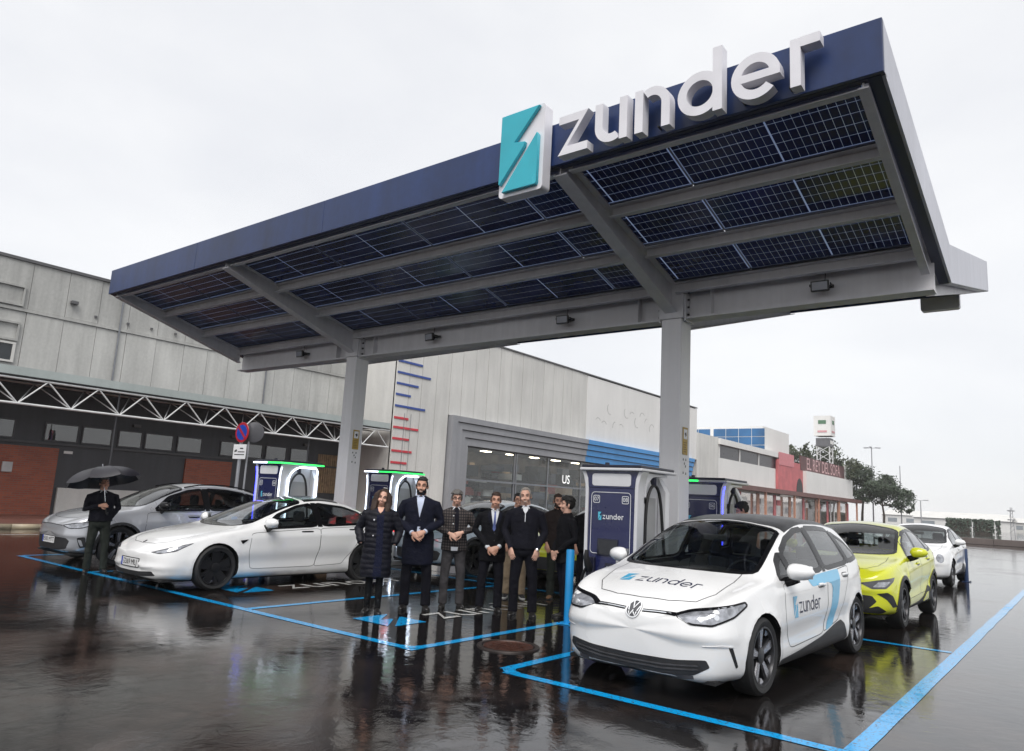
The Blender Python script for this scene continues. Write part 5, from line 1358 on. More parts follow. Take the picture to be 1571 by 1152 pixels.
def arches(car, cladding=None, cw=0.05):
    """cut the wheel openings, then give each one a liner and a lip"""
    sp = car.sp; ra = sp['arch']
    for (wy, wz) in sp['wheels']:
        poly = [(wy + ra * math.cos(R(a)), wz + ra * math.sin(R(a))) for a in range(-40, 221, 13)]
        poly = [p for p in poly]; poly += [(wy - ra * 0.80, 0.02), (wy + ra * 0.80, 0.02)]
        W = car.C['W'](wy)
        fs = car.cut(poly, 'side', lambda c, n: abs(c.x) > W * 0.55)
        car.drop(fs)
        for s in (1, -1):
            mb = MB(); n = 22; v = []
            for i in range(n + 1):
                a = R(-20 + 220 * i / n); y, z = wy + (ra + 0.012) * math.cos(a), wz + (ra + 0.012) * math.sin(a)
                xo = abs(car.hit('side', y, max(z, sp['sill'] + .02), 0).x) - 0.012
                v += [(s * xo, y, z), (s * W * 0.50, y, z)]
            mb.add(v, [(2 * i, 2 * i + 2, 2 * i + 3, 2 * i + 1) for i in range(n)])
            i0 = len(mb.v); mb.add([(s * W * 0.5, wy, wz)] + [v[2 * i + 1] for i in range(n + 1)], [(0, i + 1, i + 2) for i in range(n)])
            mb.build('wheel_arch', LINER, car.e, smooth=60)
        path = [(wy + (ra + cw / 2) * math.cos(R(a)), wz + (ra + cw / 2) * math.sin(R(a))) for a in range(-22, 203, 6)]
        path = [p for p in path if p[1] > sp['sill'] + 0.03]
        if cladding: car.ribbon('arch_trim', path, cw, 'side', cladding, off=0.006, mirror=True)
def windows(car, polys, frame_mat=GLOSSB, fw=0.022, glass=CAR_GLASS):
    for poly in polys:
        pl = smooth_poly(poly, 2, 0.12)
        W0 = car.sp['L']
        for o in car.panel('side_window', pl, 'side', lambda c, n: abs(c.x) > 0.3, glass, both=True): pass
        car.ribbon('window_trim', pl, fw, 'side', frame_mat, off=0.003, closed=True, mirror=True)
def interior(car, y_dash, y_seat, y_rear, zfl=0.35, hs=1.0, lhd=1):
    sp = car.sp
    d = [(y_dash - 0.25, 0.80), (y_dash, 0.93 * hs), (y_dash + 0.18, 0.90 * hs), (y_dash + 0.22, 0.62), (y_dash - 0.25, 0.5)]
    MB().prism(d, lambda u, v, w: (w, u, v), -0.68, 0.68).build('dashboard', TRIMG, car.e, recalc=True)
    for sx in (-0.36, 0.36):
        st = MB().prism([(y_seat - 0.45, zfl + 0.12), (y_seat + 0.05, zfl + 0.08), (y_seat + 0.22, 1.02 * hs), (y_seat + 0.10, 1.05 * hs), (y_seat - 0.06, zfl + 0.28), (y_seat - 0.45, zfl + 0.27)], lambda u, v, w: (w, u, v), sx - 0.23, sx + 0.23).build('front_seat', TRIMG, car.e, recalc=True, bevel=0.04)
        MB().box(sx - 0.13, sx + 0.13, y_seat + 0.13, y_seat + 0.22, 1.07 * hs, 1.27 * hs).build('headrest', TRIMG, st, bevel=0.04)
    rb = MB().prism([(y_rear - 0.45, zfl + 0.15), (y_rear + 0.1, zfl + 0.12), (y_rear + 0.25, 1.0 * hs), (y_rear + 0.13, 1.02 * hs), (y_rear - 0.03, zfl + 0.3), (y_rear - 0.45, zfl + 0.3)], lambda u, v, w: (w, u, v), -0.62, 0.62).build('rear_bench', TRIMG, car.e, recalc=True, bevel=0.04)
    for sx in (-0.4, 0.4): MB().box(sx - 0.12, sx + 0.12, y_rear + 0.14, y_rear + 0.22, 1.03 * hs, 1.18 * hs).build('headrest', TRIMG, rb, bevel=0.03)
    c = Vector((0.36 * lhd, y_dash + 0.36, 0.90 * hs)); pts = []
    for i in range(25):
        a = 2 * math.pi * i / 24; pts.append((c.x + 0.185 * math.cos(a), c.y + 0.07 * math.sin(a), c.z + 0.17 * math.sin(a)))
    MB().tube(pts, 0.014, 6, caps=False).build('steering_wheel', TRIMG, car.e, smooth=60)
    MB().box(-0.62, 0.62, y_dash, y_rear + 0.6, zfl, zfl + 0.06).build('cabin_floor', TRIMG, car.e)
def lining(car):
    """dark inner skin behind the cabin sheet metal"""
    nb = car.bm.copy(); nb.normal_update()
    zl = 0.55; y0, y1 = car.sp['cabin']
    kill = [f for f in nb.faces if not (f.calc_center_median().z > zl and y0 < f.calc_center_median().y < y1)]
    bmesh.ops.delete(nb, geom=kill, context='FACES'); nb.normal_update()
    for v in nb.verts: v.co -= v.normal * 0.022
    bmesh.ops.reverse_faces(nb, faces=nb.faces)
    return car.fin('cabin_lining', nb, TRIMG)
def finish(car, body_mats=None):
    lining(car)
    car.fin('body', car.bm, car.paint)
def mirror_pair(car, y, z, capm, basem, w=0.20, sides=(1, -1), scale=1.0):
    for s in sides:
        p = car.hit('side', y, z, 0); x = p.x
        base = MB().tube([(s * (x - 0.03), y, z), (s * (x + 0.05), y - 0.005, z + 0.025), (s * (x + 0.11), y - 0.01, z + 0.06)], [(0.035, 0.05), (0.028, 0.045), (0.03, 0.05)], 10).build('mirror_arm', basem, car.e, smooth=50)
        c = Vector((s * (x + 0.14 * scale), y - 0.01, z + 0.115)); rings = []
        for i in range(9):
            t = -1 + 2 * i / 8; r_ = max(0.05, (1 - abs(t) ** 2.6) ** 0.45); ring = []
            for j in range(14):
                a = 2 * math.pi * j / 14; dy = 0.085 * math.cos(a) * r_ * (1.0 if math.cos(a) < 0 else 0.45); dz = 0.078 * math.sin(a) * r_ * (1 - 0.15 * t * s)
                ring.append(c + Vector((t * 0.125 * scale * 1.0, dy + 0.03 * t * s, dz)))
            rings.append(ring)
        cap = MB().rings(rings).build('mirror_cap', capm, base, smooth=60, recalc=True)
        MB().bar(c + Vector((-0.10 * scale, 0.042, 0)), c + Vector((0.10 * scale, 0.042, 0)), 0.008, 0.12).build('mirror_glass', CHROME, base)
def plate(car, z, txt, frame='front', w=0.52, h=0.115):
    b = car.patch('number_plate', smooth_poly([(-w / 2 - .012, z - h / 2 - .012), (w / 2 + .012, z - h / 2 - .012), (w / 2 + .012, z + h / 2 + .012), (-w / 2 - .012, z + h / 2 + .012)], 2, 0.06), frame, BLK, off=0.008, step=0.2)
    car.patch('plate_face', [(-w / 2, z - h / 2), (w / 2, z - h / 2), (w / 2, z + h / 2), (-w / 2, z + h / 2)], frame, PLATEW, b, off=0.012, step=0.2)
    car.patch('plate_band', [(-w / 2, z - h / 2), (-w / 2 + 0.045, z - h / 2), (-w / 2 + 0.045, z + h / 2), (-w / 2, z + h / 2)], frame, M('plate_blue', (0.02, 0.06, 0.4), 0.4), b, off=0.0135, step=0.2)
    vs, fs = text_mesh(txt, h * 0.95)
    sgn = 1 if frame == 'front' else -1
    mesh_obj('plate_characters', [car.hit(frame, 0.02 + x * sgn, z + y, 0.0142) for x, y, _ in vs], fs, BLK, b)

def rail_poly(car, y0, y1, n, inset=0.02, lo='zs', hi='zr'):
    """side-view polygon between belt and roof rail"""
    ys = [y0 + (y1 - y0) * i / n for i in range(n + 1)]
    return [(y, car.C[lo](y) + inset) for y in ys] + [(y, car.C[hi](y) - inset) for y in reversed(ys)]
def screen_poly(car, y0, y1, n, y0c, y1c, k=0.955):
    """windscreen outline from above: y0 at the pillars' foot, y0c at the centre"""
    pts = []
    ys = [y0 + (y1 - y0) * i / n for i in range(n + 1)]
    w = [(car.C['wr'](y) * k, y) for y in ys]
    top = [(car.C['wr'](y1) * k * math.cos(R(a)), y1 + (y1c - y1) * math.sin(R(a)) ** 1.0) for a in range(15, 166, 15)]
    bot = [(-car.C['wr'](y0) * k * math.cos(R(a)), y0 + (y0c - y0) * math.sin(R(a))) for a in range(15, 166, 15)]
    return w + top + [(-a, b) for a, b in reversed(w)] + bot
TOPSEL = lambda zmin: (lambda c, n: n.z > 0.1 and c.z > zmin)
SIDESEL = lambda c, n: abs(c.x) > 0.35
def diag(a, side=1):
    a = R(a) ; D = Vector((-math.sin(a) * side, math.cos(a), 0)); U = D.cross(Vector((0, 0, 1))); return (U, Vector((0, 0, 1)), D)
def dpts(pts, fr):
    """(x,y,z) guesses -> (u,v) in a diagonal frame"""
    return [(Vector(p).dot(fr[0]), Vector(p).dot(fr[1])) for p in pts]
def both_diag(car, name, pts, a, mat, parent=None, off=0.004, step=0.05, rnd=0.15, **kw):
    out = []
    for s in (1, -1):
        fr = diag(a, s); q = [(p[0] * s, p[1], p[2]) for p in pts]
        pl = dpts(q, fr)
        if rnd: pl = smooth_poly(pl, 2, rnd)
        out.append(car.patch(name, pl, fr, mat, parent[0 if s > 0 else 1] if parent else None, off, step, **kw))
    return out
def disc_poly(cx, cy, r_, n=28, ry=None): return [(cx + r_ * math.cos(2 * math.pi * i / n), cy + (ry or r_) * math.sin(2 * math.pi * i / n)) for i in range(n)]
def handle(car, y, z, mat, l=0.17):
    for s, fr in ((1, 'side'), (-1, 'side_r')):
        b = car.patch('handle_recess', smooth_poly([(y - l * .62, z - .028), (y + l * .62, z - .028), (y + l * .62, z + .03), (y - l * .62, z + .03)], 3, .3), fr, GLOSSB, off=0.0015, step=.1, rim=False)
        p = [car.hit(fr, y - l * .6 + l * 1.2 * i / 6, z + .004, 0.008 + 0.018 * math.sin(math.pi * i / 6)) for i in range(7)]
        MB().tube(p, [(.011, .016)] * 7, 8).build('door_handle', mat, b, smooth=60)

# ------------------------------------------------------------------ white liveried hatchback (nose at y=0)
HATCH = dict(ridge=(0.515, 0.026, 0.10, 0.03, 0.40), L=4.26, sill=0.19, arch=0.372, wheels=[(0.76, 0.335), (3.63, 0.335)], flare=0.016, cabin=(0.95, 4.0), crease=((2.2, 0.86, 0.02, 0.010, 0.05), (2.2, 0.47, 0.03, -0.022, 0.10)),
    zb=[(0, .20), (.12, .16), (.5, .155), (3.6, .17), (4.1, .24), (4.26, .34)],
    W=[(0, .46), (.02, .57), (.06, .675), (.14, .765), (.28, .83), (.5, .872), (.85, .895), (1.5, .90), (3.4, .905), (3.85, .88), (4.1, .81), (4.22, .68), (4.26, .52)],
    zm=[(0, .46), (.5, .50), (1.2, .56), (3.4, .60), (4.26, .60)],
    zs=[(0, .66), (.06, .69), (.18, .755), (.4, .84), (.7, .90), (1.0, .93), (1.4, .955), (2.4, .985), (3.2, 1.03), (3.7, 1.07), (4.0, 1.05), (4.26, .86)],
    ws=[(0, .93), (.3, .94), (.8, .93), (1.2, .945), (2.5, .95), (3.5, .94), (4.0, .95), (4.26, .95)],
    zr=[(0, .655), (.06, .69), (.18, .755), (.4, .85), (.7, .935), (.95, .985), (1.15, 1.06), (1.5, 1.22), (1.85, 1.36), (2.2, 1.44), (2.6, 1.48), (3.2, 1.475), (3.7, 1.44), (4.0, 1.36), (4.14, 1.14), (4.26, .89)],
    wr=[(0, .20), (.06, .36), (.2, .52), (.45, .62), (.8, .70), (1.0, .735), (1.5, .69), (1.9, .635), (2.3, .605), (3.0, .59), (3.6, .575), (4.0, .575), (4.26, .46)],
    zt=[(0, .67), (.05, .715), (.15, .79), (.35, .875), (.65, .965), (.9, 1.03), (1.15, 1.15), (1.5, 1.33), (1.85, 1.465), (2.2, 1.535), (2.6, 1.565), (3.2, 1.56), (3.7, 1.53), (4.05, 1.47), (4.15, 1.27), (4.22, 1.03), (4.26, .91)])
def build_hatch():
    P = paint('white_paint', (0.80, 0.80, 0.80)); SKY = M('livery_blue', (0.055, 0.40, 0.66), 0.3, coat=0.8, var=0.03); INK = M('livery_navy', (0.012, 0.016, 0.05), 0.4)
    c = Car('hatchback', 'white electric hatchback with blue side stripe and black roof in the front right bay', HATCH, P, -3.22, 5.97, R(-1.2))
    # glass
    ws = screen_poly(c, 1.06, 1.84, 6, 0.84, 1.90, 0.93)
    fs = c.panel('windscreen', ws, 'top', TOPSEL(0.8), CAR_GLASS_C)
    c.ribbon('windscreen_frame', ws, 0.045, 'top', GLOSSB, off=0.003, closed=True)
    roof = [(c.C['wr'](y) * 1.0, y) for y in (1.95, 2.3, 2.8, 3.3, 3.8, 4.0)]
    c.panel('roof', roof + [(-a, b) for a, b in reversed(roof)], 'top', TOPSEL(1.25), M('wet_black_roof', (0.012, 0.012, 0.014), 0.35, 0, 0.3, 6, spec=0.35, bump=0.12, bscale=220))
    windows(c, [[(1.22, .975), (1.50, .98), (1.50, 1.185), (1.36, 1.11)], [(1.56, .985), (2.46, 1.015), (2.44, 1.43), (2.2, 1.41), (1.85, 1.325), (1.57, 1.205)],
                [(2.56, 1.02), (3.38, 1.06), (3.34, 1.42), (3.0, 1.44), (2.55, 1.44)], [(3.46, 1.07), (3.86, 1.11), (3.72, 1.28), (3.44, 1.39)]], fw=0.05)
    for pth in ([(1.53, .96), (1.53, 1.20)], [(2.51, .99), (2.50, 1.445)], [(3.42, 1.05), (3.39, 1.41)]): c.ribbon('pillar_trim', pth, 0.085, 'side', GLOSSB, off=0.004, mirror=True)
    # rear glass
    c.panel('rear_window', smooth_poly([(-.55, 1.08), (.55, 1.08), (.48, 1.34), (-.48, 1.34)], 2, .15), 'rear', lambda q, n: q.y > 3.9, CAR_GLASS)
    # doors and bonnet
    d1 = smooth_poly([(1.27, .935), (1.25, .60), (1.40, .33), (2.36, .37), (2.49, .66), (2.51, .965)], 3, .12); d2 = smooth_poly([(2.515, .965), (2.495, .66), (2.37, .38), (2.9, .46), (3.13, .72), (3.38, 1.03)], 3, .12)
    for d in (d1, d2):
        c.panel('door', d, 'side', SIDESEL, P, both=True); c.ribbon('door_gap', d, 0.007, 'side', SEAM, off=0.0012, closed=True, mirror=True)
    c.ribbon('door_gap', [(1.26, .93), (1.23, 1.0)], 0.007, 'side', SEAM, off=0.0012, mirror=True)
    bn = [(-.60, .93), (-.62, .70), (-.585, .40), (-.48, .235), (-.26, .155), (0, .135)]; bn = bn + [(-a, b) for a, b in reversed(bn[:-1])]
    c.panel('bonnet', bn + [(.5, .86), (.25, .80), (-.25, .80), (-.5, .86)], 'top', TOPSEL(0.6), P); c.ribbon('bonnet_gap', bn, 0.008, 'top', SEAM, off=0.0012)
    for y, z in ((2.30, .865), (3.18, .93)): handle(c, y, z, P)
    # lamps, light line, badge
    hp = [(.385, .04, .685), (.50, .08, .632), (.65, .16, .632), (.77, .33, .70), (.815, .50, .785), (.785, .51, .812), (.65, .24, .765), (.50, .10, .725)]
    sur = both_diag(c, 'headlight', hp, 32, LAMP_CL, off=0.004, step=.05, rnd=.12)
    both_diag(c, 'headlight_rim', hp, 32, LAMP_DK, sur, off=0.0015, step=.06, rnd=.12) if False else None
    for s, o in ((1, sur[0]), (-1, sur[1])):
        fr = diag(32, s); pl = dpts([(p[0] * s, p[1], p[2]) for p in hp], fr); c.ribbon('headlight_rim', smooth_poly(pl, 2, .12), 0.016, fr, GLOSSB, o, off=0.0055, closed=True)
        for (x, y, z, rr_) in ((.57, .12, .672, .020), (.67, .20, .697, .022)):
            u, v = dpts([(x * s, y, z)], fr)[0]; c.patch('lens', disc_poly(u, v, rr_, 14), fr, LAMP_IN, o, off=0.007, step=.1)
    for s in (1, -1):
        c.ribbon('light_line', [(s * .085, .686), (s * .22, .690), (s * .40, .688)], 0.024, 'front', GLOSSB, off=0.003); c.ribbon('light_line', [(s * .085, .686), (s * .22, .690), (s * .40, .688)], 0.007, 'front', LAMP_IN, off=0.005)
    bd = c.patch('badge', disc_poly(0, .685, .072), 'front', LAMP_DK, off=0.006, step=.05)
    c.ribbon('badge_ring', disc_poly(0, .685, .066), 0.011, 'front', PRINT_W, bd, off=0.009, closed=True, res=.02)
    for pth in ([(-.026, .741), (0, .689), (.026, .741)], [(-.054, .709), (-.026, .635), (0, .675), (.026, .635), (.054, .709)]): c.ribbon('badge_letter', pth, 0.0105, 'front', PRINT_W, bd, off=0.0095, res=.02)
    # bumper openings
    g = [(-.66, .36), (-.4, .33), (0, .32), (.4, .33), (.66, .36), (.685, .30), (.56, .225), (.3, .205), (0, .20), (-.3, .205), (-.56, .225), (-.685, .30)]
    gr = c.patch('lower_grille', smooth_poly(g, 2, .15), 'front', PLAST, off=0.003, step=.06)
    for zc in (.28, .25): c.ribbon('grille_bar', [(-.6, zc + .03), (-.3, zc), (0, zc - .006), (.3, zc), (.6, zc + .03)], 0.014, 'front', LAMP_DK, gr, off=0.009)
    c.ribbon('splitter', [(-.56, .212), (-.3, .192), (0, .188), (.3, .192), (.56, .212)], 0.03, 'front', M('lip_grey', (0.09, 0.09, 0.10), 0.4), off=0.006)
    both_diag(c, 'air_curtain', [(.78, .20, .47), (.805, .235, .465), (.835, .30, .30), (.822, .28, .29)], 42, BLK, off=0.003, rnd=.15)
    both_diag(c, 'bumper_crease_shade', [(.56, .12, .468), (.70, .2, .482), (.78, .27, .475), (.79, .285, .462), (.70, .21, .466)], 36, M('white_shadow_paint', (0.70, 0.70, 0.71), 0.3, coat=1.0), off=0.006, rnd=.15)  # crease shade painted as a slightly darker white strip
    # sills
    sk = [(1.16, .19), (1.16, .25), (1.6, .275), (2.3, .34), (2.8, .43), (2.98, .45), (3.10, .40), (3.22, .25), (3.2, .19)]
    for fr in ('side', 'side_r'): c.patch('sill_cladding', smooth_poly(sk, 2, .12), fr, PLAST, off=0.006, step=.08)
    # livery
    st = [(1.93, .955), (2.30, .975), (2.98, 1.005), (2.98, .94), (2.88, .70), (2.70, .425), (2.44, .38), (2.60, .62), (2.665, .80), (2.64, .86), (2.52, .885), (2.02, .86)]
    for fr in ('side', 'side_r'): c.patch('blue_stripe', smooth_poly(st, 3, .18), fr, SKY, off=0.0022, step=.06, rim=False)
    c.print_bolt('side_bolt', 'side', 1.46, .60, .115, .20, SKY, off=.0025); c.print_word('side_lettering', 'side', 1.61, .635, .105, INK, off=.0028, t=.16)
    c.print_bolt('bonnet_bolt', 'top', -.40, .40, .12, .16, SKY, off=.0025, slant=.1); c.print_word('bonnet_lettering', 'top', -.23, .40, .105, INK, off=.0028, t=.14, slant=.2)
    # tail lamps, spoiler
    for s in (1, -1):
        fr = diag(140, s); c.patch('tail_lamp', smooth_poly(dpts([(s * .60, 4.2, .86), (s * .80, 4.02, .90), (s * .83, 3.92, 1.0), (s * .70, 4.1, 1.0)], fr), 2, .15), fr, LAMP_RED, off=.005)
    mirror_pair(c, 1.36, .93, P, GLOSSB)
    arches(c, None)
    add_wheels(c, 'blade', ALLOY_D, ALLOY_L, 0.335, 0.252, 0.015)
    interior(c, 1.18, 2.15, 3.15, 0.40, 1.02)
    MB().box(-.13, .13, 1.62, 1.66, 1.26, 1.33).build('rear_view_mirror', TRIMG, c.e, bevel=.015)
    MB().box(-.72, .72, .1, 4.1, .16, .19).build('underbody', LINER, c.e)
    finish(c); c.e.scale = (1, 1.045, 1)
    return c
build_hatch()

# ------------------------------------------------------------------ white saloon
SALOON = dict(ridge=(0.33, 0.016, 0.05, 0.025, 0.40), L=4.72, sill=0.17, arch=0.365, wheels=[(0.85, 0.335), (3.725, 0.335)], flare=0.016, cabin=(1.2, 4.2), crease=((2.2, 0.80, 0.03, 0.010, 0.05), (2.2, 0.42, 0.02, -0.024, 0.10)),
    zb=[(0, .20), (.12, .165), (.5, .155), (4.0, .155), (4.5, .22), (4.72, .34)],
    W=[(0, .36), (.02, .50), (.06, .63), (.14, .75), (.28, .83), (.5, .885), (.85, .915), (1.5, .925), (3.5, .925), (4.1, .90), (4.45, .83), (4.65, .70), (4.72, .52)],
    zm=[(0, .40), (.5, .46), (1.2, .52), (3.4, .56), (4.72, .62)],
    zs=[(0, .515), (.06, .545), (.18, .61), (.4, .70), (.8, .79), (1.3, .865), (1.7, .90), (2.5, .93), (3.4, .96), (4.1, .985), (4.5, .97), (4.72, .80)],
    ws=[(0, .93), (.3, .93), (.8, .93), (1.2, .945), (2.5, .95), (3.5, .945), (4.2, .95), (4.72, .94)],
    zr=[(0, .53), (.06, .565), (.18, .64), (.4, .735), (.8, .83), (1.2, .90), (1.4, .95), (1.8, 1.10), (2.2, 1.245), (2.6, 1.335), (2.9, 1.355), (3.3, 1.325), (3.8, 1.20), (4.1, 1.09), (4.35, 1.02), (4.6, .97), (4.72, .83)],
    wr=[(0, .2), (.06, .36), (.2, .52), (.45, .62), (.9, .68), (1.3, .72), (1.7, .70), (2.2, .63), (2.7, .585), (3.2, .575), (3.7, .58), (4.1, .63), (4.5, .66), (4.72, .45)],
    zt=[(0, .545), (.05, .585), (.15, .655), (.35, .745), (.65, .825), (1.0, .885), (1.3, .94), (1.5, 1.03), (1.9, 1.21), (2.3, 1.36), (2.65, 1.43), (2.95, 1.445), (3.35, 1.41), (3.8, 1.29), (4.15, 1.17), (4.4, 1.09), (4.6, 1.05), (4.68, .98), (4.72, .86)])
def build_saloon():
    P = paint('white_paint', (0.80, 0.80, 0.80))
    c = Car('saloon_car', 'white low saloon with black wheels parked nose out behind the woman', SALOON, P, -11.26, 5.36)
    ws = screen_poly(c, 1.52, 2.42, 6, 1.22, 2.50, 0.94)
    c.panel('windscreen', ws, 'top', TOPSEL(0.8), CAR_GLASS_C); c.ribbon('windscreen_frame', ws, 0.05, 'top', GLOSSB, off=0.003, closed=True)
    rf = [(c.C['wr'](y) * 0.95, y) for y in (2.55, 2.9, 3.3)]; c.panel('glass_roof', rf + [(-a, b) for a, b in reversed(rf)], 'top', TOPSEL(1.1), GLOSSB)
    rg = [(c.C['wr'](y) * 0.9, y) for y in (3.36, 3.7, 4.0, 4.3)]; c.panel('rear_window', rg + [(-a, b) for a, b in reversed(rg)], 'top', TOPSEL(.95), CAR_GLASS)
    windows(c, [[(1.60, .915), (2.66, .96), (2.64, 1.315), (2.35, 1.265), (1.95, 1.125)], [(2.76, .965), (3.78, 1.005), (3.72, 1.185), (3.35, 1.275), (2.75, 1.325)], [(3.84, 1.01), (4.1, 1.03), (3.82, 1.145)]], fw=0.04)
    for pth in ([(2.71, .945), (2.70, 1.335)], [(3.81, .995), (3.78, 1.18)]): c.ribbon('pillar_trim', pth, 0.10, 'side', GLOSSB, off=0.004, mirror=True)
    d1 = smooth_poly([(1.40, .845), (1.36, .55), (1.42, .30), (2.62, .30), (2.70, .60), (2.71, .92)], 3, .1); d2 = smooth_poly([(2.715, .92), (2.705, .60), (2.625, .30), (3.2, .32), (3.42, .55), (3.72, .96)], 3, .1)
    for d in (d1, d2): c.panel('door', d, 'side', SIDESEL, P, both=True); c.ribbon('door_gap', d, 0.007, 'side', SEAM, off=0.0012, closed=True, mirror=True)
    bn = [(-.66, 1.25), (-.67, .9), (-.63, .5), (-.52, .28), (-.3, .17), (0, .14)]; bn = bn + [(-a, b) for a, b in reversed(bn[:-1])]
    c.panel('bonnet', bn + [(.4, 1.17), (-.4, 1.17)], 'top', TOPSEL(.5), P); c.ribbon('bonnet_gap', bn, 0.007, 'top', SEAM, off=.0012)
    for y, z in ((2.44, .865), (3.45, .90)):
        for fr in ('side', 'side_r'): c.patch('door_handle', smooth_poly([(y - .12, z - .012), (y + .12, z - .008), (y + .12, z + .014), (y - .12, z + .012)], 2, .3), fr, GLOSSB, off=.004, step=.1)
    hp = [(.46, .055, .545), (.62, .13, .535), (.76, .30, .575), (.80, .55, .70), (.72, .42, .665), (.60, .2, .60)]
    hl = both_diag(c, 'headlight', hp, 36, LAMP_DK, off=0.004, rnd=.12)
    hi = [(.54, .085, .548), (.66, .17, .548), (.755, .32, .595), (.79, .5, .685), (.70, .34, .632)]
    both_diag(c, 'daylight_strip', hi, 36, LAMP_CL, hl, off=0.007, rnd=.12)
    lg = [(-.56, .285), (-.3, .262), (0, .258), (.3, .262), (.56, .285), (.62, .225), (.35, .20), (0, .196), (-.35, .20), (-.62, .225)]
    c.patch('lower_intake', smooth_poly(lg, 2, .15), 'front', PLAST, off=.003, step=.06)
    c.ribbon('nose_crease_shade', [(-.6, .345), (-.3, .32), (0, .315), (.3, .32), (.6, .345)], 0.012, 'front', M('white_shadow_paint', (0.70, 0.70, 0.71), 0.3, coat=1.0), off=0.004)  # shade of the nose fold put into a darker white ribbon
    plate(c, .375, '5369 MLJ')
    c.patch('nose_emblem', smooth_poly([(-.02, .205), (.02, .205), (.035, .16), (0, .14), (-.035, .16)], 2, .2), 'top', CHROME, off=.003, step=.1)
    for fr in ('side', 'side_r'):
        c.patch('side_camera', smooth_poly([(1.20, .735), (1.34, .75), (1.24, .68)], 2, .12), fr, GLOSSB, off=.006, step=.1)
    for s in (1, -1):
        fr = diag(142, s); c.patch('tail_lamp', smooth_poly(dpts([(s * .52, 4.66, .83), (s * .74, 4.52, .84), (s * .86, 4.28, .93), (s * .80, 4.38, .97), (s * .60, 4.6, .95)], fr), 2, .15), fr, M('lit_tail_lamp', (0.5, 0.02, 0.03), 0.2, emit=(1.0, .05, .06), estr=1.2), off=.005)
    mirror_pair(c, 1.68, .89, P, GLOSSB, scale=.9)
    arches(c); add_wheels(c, 'disc', M('alloy_black', (0.014, 0.014, 0.016), 0.35, 0.3), ALLOY_D, 0.335, 0.262, 0.012)
    interior(c, 1.55, 2.45, 3.35, 0.32, 0.93); MB().box(-.74, .74, .1, 4.5, .14, .165).build('underbody', LINER, c.e)
    finish(c); return c
build_saloon()

# ------------------------------------------------------------------ rounded crossover (silver; also used in pale blue in the back row)
CROSS = dict(ridge=(0.53, 0.016, 0.06, 0.03, 0.40), L=4.40, sill=0.23, arch=0.385, wheels=[(0.84, 0.355), (3.62, 0.355)], flare=0.018, cabin=(1.1, 4.1), crease=((2.2, 0.80, 0.03, 0.008, 0.05), (2.2, 0.52, 0.02, -0.026, 0.11)),
    zb=[(0, .27), (.12, .23), (.5, .21), (3.7, .21), (4.2, .28), (4.40, .40)],
    W=[(0, .36), (.02, .50), (.06, .63), (.14, .74), (.28, .83), (.5, .885), (.85, .915), (1.5, .92), (3.4, .92), (3.9, .90), (4.2, .82), (4.35, .70), (4.40, .54)],
    zm=[(0, .50), (.5, .55), (1.2, .60), (3.4, .64), (4.4, .66)],
    zs=[(0, .70), (.06, .73), (.18, .785), (.4, .855), (.8, .935), (1.3, .985), (2.5, 1.005), (3.4, 1.03), (3.9, 1.06), (4.15, 1.04), (4.40, .88)],
    ws=[(0, .93), (.3, .94), (.8, .935), (1.2, .945), (2.5, .95), (3.5, .94), (4.1, .95), (4.4, .95)],
    zr=[(0, .715), (.06, .75), (.18, .815), (.4, .90), (.8, .985), (1.1, 1.03), (1.35, 1.11), (1.7, 1.27), (2.05, 1.40), (2.4, 1.46), (2.8, 1.475), (3.3, 1.44), (3.8, 1.33), (4.05, 1.22), (4.22, 1.08), (4.40, .91)],
    wr=[(0, .2), (.06, .36), (.2, .52), (.45, .63), (.9, .70), (1.2, .74), (1.6, .70), (2.1, .635), (2.5, .61), (3.2, .60), (3.8, .60), (4.1, .60), (4.4, .46)],
    zt=[(0, .73), (.05, .77), (.15, .83), (.35, .905), (.65, .98), (1.0, 1.045), (1.2, 1.11), (1.5, 1.26), (1.85, 1.42), (2.2, 1.515), (2.6, 1.556), (3.1, 1.54), (3.6, 1.47), (3.95, 1.39), (4.1, 1.27), (4.25, 1.09), (4.34, .98), (4.40, .93)])
